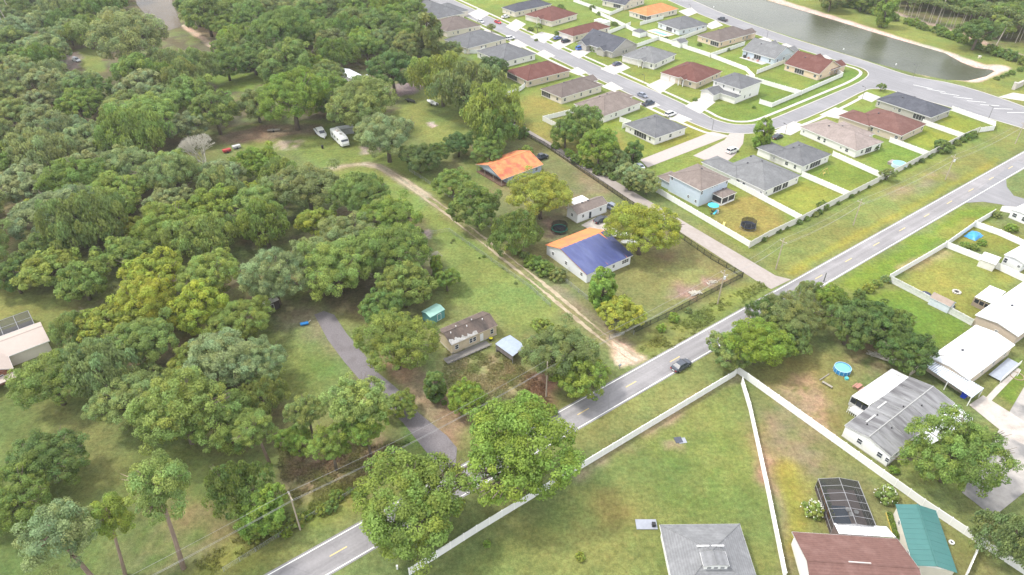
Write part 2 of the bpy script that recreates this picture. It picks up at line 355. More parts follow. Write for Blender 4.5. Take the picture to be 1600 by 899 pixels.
# subdivision lawns
SUB = [(690, -20), (1080, -20), (1370, 120), (1600, 190), (1540, 215), (1170, 395), (1010, 290), (840, 215), (760, 140)]
paint(SUB, (.13, .175, .038), 1.2, wob=False)
paint([(815, 150), (850, 140), (880, 165), (960, 195), (1000, 240), (940, 270), (820, 205)], (.17, .175, .045), 2)
paint([(970, 225), (1075, 190), (1130, 205), (1000, 250)], (.16, .185, .035), 1.5)
paint([(1100, 320), (1180, 300), (1240, 345), (1175, 378), (1120, 350)], (.17, .165, .045), 1.2)
paint([(1200, 310), (1260, 280), (1320, 305), (1250, 340)], (.155, .19, .035), .8)
paint([(1255, 275), (1320, 250), (1375, 272), (1325, 303)], (.125, .175, .03), .8)
paint([(1340, 240), (1410, 225), (1445, 243), (1380, 270)], (.115, .175, .03), .8)
paint([(1410, 215), (1450, 200), (1500, 218), (1450, 240)], (.15, .195, .03), .8)
paint([(1460, 195), (1490, 178), (1540, 195), (1505, 214)], (.15, .195, .03), .8)
paint([(1100, 170), (1200, 150), (1345, 105), (1355, 125), (1200, 185), (1150, 192)], VIVID, 1)
for q in ([(880, 90), (930, 95), (960, 108), (945, 104)], [(1190, 120), (1240, 130), (1180, 160)]): paint(q, VIVID, .8)
paint([(1075, 88), (1135, 75), (1170, 100), (1120, 110)], (.135, .18, .04), .8)
for q in ([(912, 30), (960, 10), (970, 22), (940, 24)], [(955, 30), (980, 20), (1010, 35), (990, 42)], [(966, 62), (1000, 52), (1030, 68), (1000, 78)], [(1125, 90), (1165, 76), (1205, 100), (1180, 112)], [(1190, 116), (1225, 105), (1285, 125), (1255, 140)]): paint(q, (.13, .18, .035), .8)
paint([(905, 170), (970, 195), (950, 215), (880, 190)], (.13, .18, .03), 1)
# pond banks and far bank
paint([(1070, -20), (1340, 80), (1430, 112), (1560, 145), (1620, 170), (1620, 60), (1430, -60)], (.135, .17, .04), 2)
stroke([(1180, -12), (1210, 0), (1300, 27), (1400, 60), (1470, 80), (1510, 96), (1545, 107), (1565, 105)], (.42, .35, .28), 3.0, 1.2, .95)
stroke([(1570, 108), (1545, 120), (1520, 128), (1498, 124)], (.45, .37, .3), 1.6, .8, .95)
stroke([(1090, 0), (1300, 71), (1400, 103), (1450, 120)], (.3, .25, .16), .7, .5, .7)
stroke([(1330, -5), (1400, 22), (1480, 45), (1560, 75), (1620, 95)], (.3, .23, .18), 2.2, 1.2, .9)
paint([(1340, -30), (1640, -30), (1640, 70), (1560, 72), (1480, 45), (1400, 20)], LITTER, 3, .8, patchy=.6)
# the sandy two-rut track
TRACK = [(470, 268), (513, 265), (542, 260), (570, 257), (593, 260), (608, 269), (636, 286), (665, 307), (695, 328), (727, 354), (770, 387), (815, 422), (842, 443), (868, 465), (905, 496), (935, 521), (975, 550), (1000, 566)]
stroke(TRACK[1:], (.19, .175, .085), 2.0, 1.0, .6)
stroke(TRACK[:5], SANDL, .8, .8, .45)
stroke(TRACK[3:8], SANDL, 1.2, .8, .5)
paint([(948, 532), (968, 536), (1002, 556), (1008, 563), (978, 572), (962, 560)], (.5, .38, .27), .6)
stroke([(870, 450), (905, 478), (945, 512), (985, 540)], (.2, .16, .11), 1.2, .8, .6)
stroke([(1010, 230), (930, 175), (860, 222), (900, 262), (1000, 320)][2:], (.19, .15, .09), 1.6, 1, .6)
# ponds sink below the ground
POND = [(1095, -12), (1160, -12), (1300, 29), (1355, 46), (1395, 58), (1440, 71), (1475, 81), (1500, 95), (1520, 103), (1545, 106), (1553, 109), (1540, 117), (1510, 124), (1480, 123), (1430, 113), (1380, 100), (1300, 76), (1200, 44), (1100, 8), (1070, -12)]
BROWN = [(205, -30), (262, -30), (269, 6), (277, 22), (283, 40), (262, 46), (245, 42), (228, 22), (214, 6)]
Z = .04 * vnoise(GX, GY, 9, 31) - .02
for P0, dz in ((pw(POND), 1.6), (pw(BROWN), 1.2)):
    D = seg_dist(GX, GY, P0 + [P0[0]]); D = np.where(inside(GX, GY, P0), D, -D); Z = Z - dz * np.clip((D + 1.6) / 3.2, 0, 1)
Z = np.minimum(Z, 0.0)
C *= np.array([1.2, 1.12, 1.22])
C *= (1 + .10 * vnoise(GX, GY, 14, 41) + .08 * vnoise(GX, GY, 4.5, 42) + .06 * vnoise(GX, GY, 1.7, 43))[..., None]
C[..., 0] *= 1 + .12 * vnoise(GX, GY, 9, 44) + .07 * vnoise(GX, GY, 2.2, 45)
nx, ny = GX.shape
me = bpy.data.meshes.new('ground'); me.vertices.add(nx * ny)
me.vertices.foreach_set('co', np.stack([GX, GY, Z], -1).astype(np.float32).ravel())
ii = np.arange(nx * ny).reshape(nx, ny)
q = np.stack([ii[:-1, :-1], ii[1:, :-1], ii[1:, 1:], ii[:-1, 1:]], -1).reshape(-1, 4)
me.loops.add(q.size); me.loops.foreach_set('vertex_index', q.ravel().astype(np.int32))
me.polygons.add(len(q)); me.polygons.foreach_set('loop_start', (np.arange(len(q)) * 4).astype(np.int32))
me.polygons.foreach_set('use_smooth', np.ones(len(q), bool))
ca = me.color_attributes.new('cover', 'FLOAT_COLOR', 'POINT')
ca.data.foreach_set('color', np.concatenate([np.clip(C, .005, .9), np.ones(C.shape[:2] + (1,))], -1).astype(np.float32).ravel())
me.update(); me.validate()
gm = bpy.data.materials.new('grass_and_earth'); gm.use_nodes = True; t = gm.node_tree; n = t.nodes; l = t.links; p = n['Principled BSDF']
p.inputs['Roughness'].default_value = .95; p.inputs['Specular IOR Level'].default_value = .08
at = n.new('ShaderNodeVertexColor'); at.layer_name = 'cover'; tc = n.new('ShaderNodeTexCoord')
def nz_(s, d, lo, hi, lo2=.3, hi2=.7):
    a = n.new('ShaderNodeTexNoise'); a.inputs['Scale'].default_value = s; a.inputs['Detail'].default_value = d; a.inputs['Roughness'].default_value = .7; l.new(tc.outputs['Object'], a.inputs[0])
    b = n.new('ShaderNodeMapRange'); b.inputs[1].default_value = lo2; b.inputs[2].default_value = hi2; b.inputs[3].default_value = lo; b.inputs[4].default_value = hi; l.new(a.outputs[0], b.inputs[0]); return b.outputs[0], a.outputs[0]
a1, r1 = nz_(1.3, 9, .62, 1.38); a2, r2 = nz_(.3, 6, .82, 1.18); 
mm = n.new('ShaderNodeMath'); mm.operation = 'MULTIPLY'; l.new(a1, mm.inputs[0]); l.new(a2, mm.inputs[1])
vm = n.new('ShaderNodeVectorMath'); vm.operation = 'SCALE'; l.new(at.outputs[0], vm.inputs[0]); l.new(mm.outputs[0], vm.inputs['Scale'])
hs = n.new('ShaderNodeHueSaturation'); a3, r3 = nz_(.8, 6, .485, .515); l.new(a3, hs.inputs['Hue']); l.new(vm.outputs[0], hs.inputs['Color'])
# dry straw-coloured patches and fine grain
dm = n.new('ShaderNodeMix'); dm.data_type = 'RGBA'; d1, _ = nz_(.55, 8, 0, .32, .54, .72); l.new(d1, dm.inputs[0]); l.new(hs.outputs[0], dm.inputs[6])
dv = n.new('ShaderNodeVectorMath'); dv.operation = 'MULTIPLY'; l.new(hs.outputs[0], dv.inputs[0]); dv.inputs[1].default_value = (1.5, 1.08, 1.35); l.new(dv.outputs[0], dm.inputs[7])
g1, _ = nz_(7, 3, .78, 1.22, .35, .65); gv = n.new('ShaderNodeVectorMath'); gv.operation = 'SCALE'; l.new(dm.outputs[2], gv.inputs[0]); l.new(g1, gv.inputs['Scale'])
l.new(gv.outputs[0], p.inputs['Base Color'])
bp = n.new('ShaderNodeBump'); bp.inputs['Strength'].default_value = .6; bp.inputs['Distance'].default_value = .25
nb = n.new('ShaderNodeTexNoise'); nb.inputs['Scale'].default_value = 4; nb.inputs['Detail'].default_value = 8; nb.inputs['Roughness'].default_value = .8; l.new(tc.outputs['Object'], nb.inputs[0])
l.new(nb.outputs[0], bp.inputs['Height']); l.new(bp.outputs[0], p.inputs['Normal'])
me.materials.append(gm)
ground = tag(inst('ground', me), kind='structure')

# water
def water(name, px, z, col, label, spec=.3):
    m = bpy.data.materials.new(name + '_surface'); m.use_nodes = True; t = m.node_tree; n = t.nodes; l = t.links; p = n['Principled BSDF']
    p.inputs['Roughness'].default_value = .16; p.inputs['IOR'].default_value = 1.33; p.inputs['Specular IOR Level'].default_value = spec
    tc = n.new('ShaderNodeTexCoord'); a = n.new('ShaderNodeTexNoise'); a.inputs['Scale'].default_value = .03; a.inputs['Detail'].default_value = 4; l.new(tc.outputs['Object'], a.inputs[0])
    r = n.new('ShaderNodeValToRGB'); r.color_ramp.elements[0].position = .35; r.color_ramp.elements[1].position = .65
    r.color_ramp.elements[0].color = (*col, 1); r.color_ramp.elements[1].color = (col[0] * 1.5, col[1] * 1.45, col[2] * 1.5, 1)
    l.new(a.outputs[0], r.inputs[0]); l.new(r.outputs[0], p.inputs['Base Color'])
    b = n.new('ShaderNodeTexNoise'); b.inputs['Scale'].default_value = 1.1; b.inputs['Detail'].default_value = 5; l.new(tc.outputs['Object'], b.inputs[0])
    bp = n.new('ShaderNodeBump'); bp.inputs['Strength'].default_value = .5; bp.inputs['Distance'].default_value = .25; l.new(b.outputs[0], bp.inputs['Height']); l.new(bp.outputs[0], p.inputs['Normal'])
    P = [G(*q) for q in px]; c = sum(P, Vector()) / len(P); P = [c + (q - c) * 1.02 for q in P]; 
    ar = sum(P[i].x * P[(i + 1) % len(P)].y - P[(i + 1) % len(P)].x * P[i].y for i in range(len(P)))
    if ar < 0: P.reverse()
    return tag(MB().poly([(q.x, q.y, z) for q in P]).build(name, m), label, kind='structure')
water('pond_water', POND, -.55, (.06, .066, .042), 'still green grey retention pond behind the subdivision road')
water('murky_pond_water', BROWN, -.5, (.075, .055, .028), 'murky brown pond between the far trees', .1)

# main road
P0 = G(417, 899); T0, T1 = -70, 420; WR = 5.53
def mrp(t, s, z=0): q = P0 + U * t - V * s; return (q.x, q.y, z)
road = MB(); st = 10
for i in range(int((T1 - T0) / st)): 
    a = T0 + i * st; road.poly([mrp(a, -.35, .012), mrp(a, WR + .35, .012), mrp(a + st, WR + .35, .012), mrp(a + st, -.35, .012)])
tag(road.build('main_road', MT_ROAD), kind='structure')
ln = MB()
for s in (0, WR - .16):
    for i in range(49): a = T0 + i * 10; ln.poly([mrp(a, s, .018), mrp(a, s + .17, .018), mrp(a + 10, s + .17, .018), mrp(a + 10, s, .018)])
tag(ln.build('road_edge_line', MT_LINE), 'white painted edge lines of the main road', kind='structure')
dash = MB().poly([(-1.5, -.09, 0), (1.5, -.09, 0), (1.5, .09, 0), (-1.5, .09, 0)]).mesh('road_centre_dash', MT_YEL)
t0 = (G(1325.5, 406.4) - P0).dot(U); t1 = (G(1578, 261.7) - P0).dot(U); per = (t1 - t0) / 7
for k in range(-20, 14):
    t_ = t0 + k * per
    if T0 < t_ < T1: tag(inst('road_centre_dash', dash, None, mrp(t_, WR / 2, .019), AU), 'faded yellow centre dash painted on the main road', kind='structure')
# side street at the right edge
sheet('side_street', [(1490, 326), (1504, 317.5), (1536, 315.5), (1566, 320), (1584, 328), (1640, 352), (1640, 322), (1584, 306), (1573, 292), (1572, 280), (1585, 270), (1606, 258), (1590, 250)], .016, MT_ASPHALT)['kind'] = 'structure'
# subdivision streets: edges read along the kerbs
S1_FAR = [(640, -30), (690, -8), (811, 48), (851, 66), (964, 117), (1030, 146), (1070, 164.5), (1095, 176), (1114, 187), (1143, 195.3), (1170, 196.2), (1189, 193.4), (1208, 186.7), (1300, 148), (1338, 132), (1356, 121), (1358.6, 113.5), (1347, 106), (1319, 98.4), (1245, 75), (1167, 49), (1112, 30), (1050, 3), (1000, -20)]
S1_NEAR = [(600, -30), (640, -12), (700, 13), (814, 66), (889, 102), (949, 130), (1000, 155), (1051, 179), (1074, 188.6), (1091, 196), (1113, 204.5), (1140, 208.3), (1163, 209), (1182, 207.5), (1206, 203), (1246, 190.4), (1300, 167), (1352, 140), (1366, 138.5), (1391, 140), (1411, 147), (1574, 192.7), (1640, 214)]
POND_FAR = [(1040, -20), (1066, -6), (1141, 27), (1239, 61), (1300, 80), (1350, 95), (1413, 117), (1436, 122), (1489, 131), (1553, 150), (1640, 182)]
fr = smooth_line([G(*p) for p in S1_FAR], 1); nr = smooth_line([G(*p) for p in S1_NEAR], 1); pf = smooth_line([G(*p) for p in POND_FAR], 1)
def quadstrip(name, a, b, z, m):
    import bisect
    def cum(P):
        c = [0]; [c.append(c[-1] + (y - x).length) for x, y in zip(P, P[1:])]; return [q / c[-1] for q in c]
    def at_(P, c, t):
        i = min(max(bisect.bisect_right(c, t) - 1, 0), len(P) - 2); k = (t - c[i]) / max(c[i + 1] - c[i], 1e-9); return P[i].lerp(P[i + 1], k)
    ca, cb = cum(a), cum(b); mb = MB(); K = 60
    for i in range(K):
        q = [at_(a, ca, i / K), at_(b, cb, i / K), at_(b, cb, (i + 1) / K), at_(a, ca, (i + 1) / K)]
        mb.poly([(p.x, p.y, z) for p in q])
    return tag(mb.build(name, m), kind='structure')
from mathutils.geometry import tessellate_polygon
def tri_sheet(name, P, z, m):
    T = tessellate_polygon([P]); mb = MB(); mb.v = [(p.x, p.y, z) for p in P]
    for a, b, c in T:
        n_ = (P[b] - P[a]).cross(P[c] - P[a]).z; mb.f.append((a, b, c) if n_ > 0 else (a, c, b))
    return tag(mb.build(name, m), kind='structure')
# one outline for the joined streets: near edge out, pond road far edge back, then inner block edge
tri_sheet('subdivision_street', nr + list(reversed(pf)) + list(reversed(fr)), .014, MT_ASPHALT)
def kerb(pts, side, name='kerb'):
    a, b = (0, .42 * side); 
    return tag(ribbon(name, pts, min(a, b), max(a, b), .09, MT_CONC, .1), kind='structure')
kerb(fr, 1); kerb(nr[:-1], -1); kerb(pf, 1)
def span(P, lo, hi):
    n = len(P); return P[int(n * lo):int(n * hi)]
for P, s, lo, hi in ((fr, 1, .02, .80), (nr, -1, .02, .52), (nr, -1, .62, .78)):
    o0, o1 = (2.6, 3.9) if s > 0 else (-3.9, -2.6)
    tag(ribbon('sidewalk', span(P, lo, hi), o0, o1, .05, MT_CONC, .06), kind='structure')
for i in range(8):
    a = G(1427 + i * 21, 133.0 + i * 6.2); d = (G(1460 + i * 21, 140 + i * 5.2) - a)
    q = MB(); e = Vector((-d.y, d.x, 0)).normalized() * .3
    q.poly([(a.x, a.y, .021), (a.x + d.x * .9, a.y + d.y * .9, .021), ((a + d * .9 + e).x, (a + d * .9 + e).y, .021), ((a + e).x, (a + e).y, .021)])
    tag(q.build('hatched_marking', MT_LINE), 'pale hatch stripe painted across the street by the pond', kind='structure')
# lane along the black fence, with its flare onto the main road
sheet('concrete_lane', [(788, 186), (800, 183), (829, 205), (1212, 431), (1236, 437), (1205, 452), (1191, 445)], .02, MT_LANE)['kind'] = 'structure'
sheet('paved_path', [(1000, 250), (1113, 205.7), (1140, 212.5), (1012, 262)], .03, mat('pink_concrete', (.39, .345, .32), var=.08))['kind'] = 'structure'
sheet('driveway', [(1140, 209), (1132, 219), (1083, 243.5), (1100, 250), (1113.5, 248), (1132.4, 256), (1149, 241.6), (1161, 224.6), (1163, 209)], .026, mat('pink_concrete', (0, 0, 0)))['kind'] = 'structure'
GR = [(491, 492), (512, 531), (539, 567), (566, 598), (629, 660), (665, 705), (690, 738), (712, 728), (714, 700), (698, 681), (650, 642), (626, 612), (590, 582), (566, 550), (542, 522), (522, 492), (506, 486)]
sheet('gravel_drive', GR, .02, mat('grey_gravel', (.185, .168, .175), rough=.98, var=.22, scale=3.5, bump=.8, bscale=14, col2=(.13, .115, .115), var2=.5, sc2=.3))['kind'] = 'structure'
DRV = [  # driveways and slabs, photograph corners
 [(731, 22), (748, 14), (765, 22), (748, 32)], [(790, 42), (806, 30), (822, 38), (806, 50)], [(828, 58), (846, 50), (868, 55), (850, 68)], [(860, 70), (892, 55), (905, 62), (873, 78)],
 [(890, 84), (910, 72), (925, 80), (905, 92)], [(938, 108), (968, 96), (985, 106), (960, 117)], [(1010, 134), (1040, 120), (1056, 130), (1032, 146)],
 [(1070, 166), (1100, 150), (1118, 160), (1094, 178)], [(1045, 187), (1060, 178), (1082, 187), (1066, 192)], [(745, 52), (760, 46), (775, 53), (760, 58)], [(792, 68), (808, 62), (826, 72), (808, 76)],
 [(838, 84), (850, 78), (868, 88), (852, 92)], [(888, 112), (902, 105), (918, 114), (904, 118)], [(940, 136), (955, 128), (974, 139), (958, 143)], [(1000, 163), (1016, 156), (1032, 165), (1016, 170)],
 [(1210, 205), (1240, 190), (1262, 198), (1235, 212)], [(1280, 180), (1305, 168), (1330, 176), (1310, 186)], [(1340, 152), (1354, 144), (1376, 152), (1362, 160)],
 [(1060, 18), (1080, 12), (1090, 20), (1075, 26)], [(1100, 40), (1118, 32), (1130, 40), (1112, 46)], [(1175, 64), (1195, 58), (1210, 66), (1195, 70)], [(1210, 74), (1228, 68), (1245, 76), (1228, 82)], [(1268, 92), (1290, 86), (1300, 92), (1285, 98)],
 [(1560, 152), (1583, 145), (1612, 150), (1612, 160), (1578, 155)]]
for d in DRV: tag(sheet('driveway', d, .055, MT_CONC, .05), kind='structure')
sheet('parking_slab', [(1503, 770), (1552, 808), (1600, 770), (1650, 720), (1650, 640), (1600, 605)], .03, mat('stained_concrete', (.36, .335, .31), var=.15, col2=(.17, .165, .165), var2=.85, sc2=.18, scale=.9))['kind'] = 'structure'
sheet('driveway', [(1514, 633), (1536, 618), (1650, 690), (1650, 720), (1586, 688), (1577, 684)], .034, mat('old_concrete', (.44, .4, .36), var=.12, col2=(.32, .28, .25), var2=.7, sc2=.4))['kind'] = 'structure'
sheet('driveway', [(1566, 322), (1590, 324), (1640, 345), (1640, 356), (1580, 334), (1562, 330)], .045, MT_CONC)['kind'] = 'structure'
sheet('concrete_pad', [(908, 352), (930, 340), (968, 362), (950, 374)], .03, mat('old_concrete', (0, 0, 0)))['kind'] = 'structure'
sheet('footpath', [(1540, 622), (1556, 605), (1590, 575), (1596, 578), (1560, 615), (1548, 628)], .03, mat('old_concrete', (0, 0, 0)))['kind'] = 'structure'

# the two sandy ruts of the track: ragged ribbons a few millimetres over the ground
MT_RUT = mat('sandy_rut', (.4, .33, .235), rough=.95, var=.2, scale=1.1, bump=.4, bscale=9, col2=(.25, .2, .13), var2=.8, sc2=.22)
rr_ = random.Random(3); tl = smooth_line([G(*p) for p in TRACK[3:]], 3); dens = []
for a_, b_ in zip(tl, tl[1:]):
    k_ = max(1, int((b_ - a_).length / .8)); dens += [a_.lerp(b_, i / k_) for i in range(k_)]
for s_ in (-1, 1):
    mb = MB(); L0, L1 = ribbon_pts(dens, s_ * .95 - .42, s_ * .95 + .42); prev = None
    for i, (p, q) in enumerate(zip(L0, L1)):
        j0, j1 = rr_.uniform(-.16, .16), rr_.uniform(-.16, .16); w_ = .75 + .35 * math.sin(i * .21 + s_) + .2 * math.sin(i * .083); w_ = max(.35, min(1.1, w_)); c_ = (p + q) / 2; d_ = (q - p).normalized()
        mb.v += [tuple(c_ - d_ * (.45 * w_ + j0) + Vector((0, 0, .03))), tuple(c_ + d_ * (.45 * w_ + j1) + Vector((0, 0, .03)))]
        if i: k_ = len(mb.v); mb.f.append((k_ - 4, k_ - 2, k_ - 1, k_ - 3))
    o = mb.build('dirt_track', MT_RUT)
    if o.data.polygons[0].normal.z < 0: o.data.flip_normals()
    tag(o, kind='structure')
# ------------------------------------------------------------------ buildings
BEIGE = mat('beige_stucco', (.55, .47, .37), var=.05, bump=.1); CREAM = mat('cream_stucco', (.66, .61, .53), var=.05); WSTUC = mat('white_stucco', (.74, .73, .7), var=.05)
GREYW = mat('grey_stucco', (.42, .4, .37), var=.05); PALEB = mat('pale_blue_siding', (.5, .57, .65), var=.05); PEACH = mat('peach_stucco', (.66, .52, .38), var=.05)
YBEIGE = mat('dirty_yellow_siding', (.56, .47, .33), var=.14); WSIDE = mat('white_siding', (.72, .73, .74), var=.05, stretch=(1, 1, 6))
R_GREY = shingle('grey_shingles', (0.134, 0.137, 0.144)); R_LGREY = shingle('light_grey_shingles', (0.170, 0.173, 0.177)); R_DGREY = shingle('slate_shingles', (0.080, 0.084, 0.100))
R_BROWN = shingle('brown_shingles', (0.144, 0.119, 0.108)); R_TAN = shingle('tan_shingles', (0.196, 0.162, 0.145)); R_MAROON = shingle('maroon_shingles', (0.136, 0.062, 0.052)); R_PTAN = shingle('pinkish_tan_shingles', (0.260, 0.217, 0.199))
R_ORANGE = shingle('orange_roof', (.5, .21, .09)); R_RBROWN = shingle('reddish_brown_shingles', (0.170, 0.095, 0.082))
SEAM = {}
def strip_panels(root, quad_fn, n, m, name='roof_panel', gap=.04, lift=(0, .025)):
    """sheet-metal strips, one part each; quad_fn(t)->two end points at fraction t"""
    for i in range(n):
        a0, b0 = quad_fn((i + gap) / n); a1, b1 = quad_fn((i + 1 - gap) / n); dz = Vector((0, 0, lift[i % 2])); th = Vector((0, 0, .05))
        P = [a0 + dz, a1 + dz, b1 + dz, b0 + dz]; mb = MB(); mb.v = [tuple(p) for p in P] + [tuple(p - th) for p in P]
        n_ = (P[1] - P[0]).cross(P[3] - P[0]).z
        fs = [(0, 1, 2, 3), (7, 6, 5, 4), (0, 4, 5, 1), (1, 5, 6, 2), (2, 6, 7, 3), (3, 7, 4, 0)]
        mb.f = fs if n_ > 0 else [tuple(reversed(f)) for f in fs]
        mb.build(name, m, root)
def roof(root, x0, x1, y0, y1, h, kind, pitch, rm, fm, th=.2, gm=None, ov=.4, cap=True):
    a, b = x1 - x0, y1 - y0; xm, ym = (x0 + x1) / 2, (y0 + y1) / 2
    if kind == 'hip': kind = 'hipx' if a >= b else 'hipy'
    if kind in ('hipx', 'hipy'):
        s = min(a, b) / 2 if (kind == 'hipx') == (a >= b) else min(a, b) / 2
        zr = h + pitch * s
        if kind == 'hipx': r0, r1 = (min(x0 + s, xm - .01), ym, zr), (max(x1 - s, xm + .01), ym, zr)
        else: r0, r1 = (xm, min(y0 + s, ym - .01), zr), (xm, max(y1 - s, ym + .01), zr)
        c = [(x0, y0, h), (x1, y0, h), (x1, y1, h), (x0, y1, h)]
        mb = MB()
        if kind == 'hipx': mb.poly([c[0], c[1], r1, r0]).poly([c[1], c[2], r1]).poly([c[2], c[3], r0, r1]).poly([c[3], c[0], r0]); hips = [(c[0], r0), (c[3], r0), (c[1], r1), (c[2], r1), (r0, r1)]
        else: mb.poly([c[0], c[1], r0]).poly([c[1], c[2], r1, r0]).poly([c[2], c[3], r1]).poly([c[3], c[0], r0, r1]); hips = [(c[0], r0), (c[1], r0), (c[2], r1), (c[3], r1), (r0, r1)]
    elif kind == 'flat':
        zr = h; mb = MB().box(x0, x1, y0, y1, h - .02, h + .06); hips = []
    else:
        if kind == 'gabx': zr = h + pitch * b / 2; r0, r1 = (x0, ym, zr), (x1, ym, zr)
        else: zr = h + pitch * a / 2; r0, r1 = (xm, y0, zr), (xm, y1, zr)
        c = [(x0, y0, h), (x1, y0, h), (x1, y1, h), (x0, y1, h)]; mb = MB(); g = MB(); o = ov
        if kind == 'gabx':
            mb.poly([c[0], c[1], r1, r0]).poly([c[2], c[3], r0, r1])
            for xx, sg in ((x0 + o, -1), (x1 - o, 1)):
                q = [(xx, y0 + .1, h - .05), (xx, y1 - .1, h - .05), (xx, ym, zr - .08)]; g.poly(q if sg > 0 else q[::-1])
        else:
            mb.poly([c[1], c[2], r1, r0]).poly([c[3], c[0], r0, r1])
            for yy, sg in ((y0 + o, -1), (y1 - o, 1)):
                q = [(x0 + .1, yy, h - .05), (x1 - .1, yy, h - .05), (xm, yy, zr - .08)]; g.poly(q if sg < 0 else q[::-1])
        # underside of the slabs
        nv = len(mb.v); mb.v += [(p[0], p[1], p[2] - .12) for p in mb.v]; mb.f += [tuple(nv + i for i in reversed(f)) for f in list(mb.f)]
        g.build('gable', gm or fm, root)
        rk = MB()   # pale rake boards along the gable edges
        for e in ((c[0], r0), (c[3], r0), (c[1], r1), (c[2], r1)) if kind == 'gabx' else ((c[0], r0), (c[1], r0), (c[3], r1), (c[2], r1)):
            A_, B_ = Vector(e[0]), Vector(e[1]); off = Vector((math.copysign(.03, A_.x - xm), 0, 0)) if kind == 'gabx' else Vector((0, math.copysign(.03, A_.y - ym), 0))
            rk.v += [tuple(A_ + off + Vector((0, 0, .03))), tuple(B_ + off + Vector((0, 0, .03))), tuple(B_ + off - Vector((0, 0, .2))), tuple(A_ + off - Vector((0, 0, .2)))]
            k = len(rk.v); rk.f += [(k - 4, k - 3, k - 2, k - 1), (k - 1, k - 2, k - 3, k - 4)]
        rk.build('rake_board', fm, root); hips = [(r0, r1)]
    rf = mb.build('roof', rm, root)
    f = MB(); e = .03
    if kind in ('gabx',): f.box(x0, x1, y0 - e, y0 + .02, h - th, h - .01).box(x0, x1, y1 - .02, y1 + e, h - th, h - .01)
    elif kind == 'gaby': f.box(x0 - e, x0 + .02, y0, y1, h - th, h - .01).box(x1 - .02, x1 + e, y0, y1, h - th, h - .01)
    else: f.box(x0 - e, x1 + e, y0 - e, y1 + e, h - th, h - .025)
    f.build('fascia', fm, root)
    if cap and hips:
        cb = MB()
        for A_, B_ in hips: cb.tube([A_, B_], .1, 4)
        cb.build('ridge_cap', rm, root)
    return rf, zr
WINC = {}
def window(root, face, ext, s, z, w=.9, h=1.1, m=None, name='window', fm=None, mull=0):
    """ext = the wall plane coordinate; the window stands 3 cm proud"""
    key = (round(w, 2), round(h, 2), name, m.name if m else '', mull)
    if key not in WINC:
        pn = MB().box(-w / 2, w / 2, -.03, .0, -h / 2, h / 2).mesh(name, m or MT_GLASS)
        fr = MB(); t = .07
        fr.box(-w / 2 - t, w / 2 + t, -.06, .0, h / 2, h / 2 + t).box(-w / 2 - t, w / 2 + t, -.06, .0, -h / 2 - t, -h / 2)
        fr.box(-w / 2 - t, -w / 2, -.06, .0, -h / 2, h / 2).box(w / 2, w / 2 + t, -.06, .0, -h / 2, h / 2)
        if name == 'window': fr.box(-w / 2, w / 2, -.05, -.031, -.03, .03)
        for k in range(mull): xx = -w / 2 + w * (k + 1) / (mull + 1); fr.box(xx - .04, xx + .04, -.055, -.031, -h / 2, h / 2)
        WINC[key] = (pn, fr.mesh('frame', fm or MT_WHITE))
    pn, fr = WINC[key]
    loc = {'-y': (s, ext - .003, z), '-x': (ext - .003, s, z), '+y': (s, ext + .003, z), '+x': (ext + .003, s, z)}[face]
    rz = {'-y': 0, '-x': R_(-90), '+y': R_(180), '+x': R_(90)}[face]
    o = inst(name, pn, root, loc, rz); inst('frame', fr, o); return o
GAR = {}
def garage_door(root, face, ext, s, w=4.6, h=2.1):
    key = (w, h)
    if key not in GAR:
        d = MB().box(-w / 2, w / 2, -.05, 0, 0, h); g = MB()
        for i in range(4): g.box(-w / 2 + .1, w / 2 - .1, -.07, -.051, .08 + i * h / 4, (i + 1) * h / 4 - .04)
        GAR[key] = (d.mesh('garage_door', mat('garage_door_paint', (.62, .58, .54))), g.mesh('door_section', mat('garage_section_paint', (.7, .67, .63))))
    d, g = GAR[key]; rz = {'-y': 0, '-x': R_(-90), '+y': R_(180), '+x': R_(90)}[face]
    loc = {'-y': (s, ext - .003, .05), '-x': (ext - .003, s, .05), '+y': (s, ext + .003, .05), '+x': (ext + .003, s, .05)}[face]
    o = inst('garage_door', d, root, loc, rz); inst('door_section', g, o)
VENT = MB().box(-.22, .22, -.22, .22, -.1, .28).mesh('roof_vent', mat('vent_metal', (.07, .07, .08), rough=.5))
def frame_from(L, Nn, R, h):
    """local frame of a rectangular eave given three of its corners in the photograph"""
    l, n, r = G(*L, h), G(*Nn, h), G(*R, h)
    a = math.atan2((r - n).y, (r - n).x); b = math.atan2((l - n).y, (l - n).x) - math.pi / 2
    wa, wb = (r - n).length, (l - n).length; b = (b - a + math.pi) % (2 * math.pi) - math.pi
    ang = a + b * wb / (wa + wb)
    ux = Vector((math.cos(ang), math.sin(ang), 0)); uy = Vector((-ux.y, ux.x, 0))
    A_, B_ = (r - n).dot(ux), (l - n).dot(uy)
    c = n + ux * A_ / 2 + uy * B_ / 2; c.z = 0
    return c, ang, A_, B_
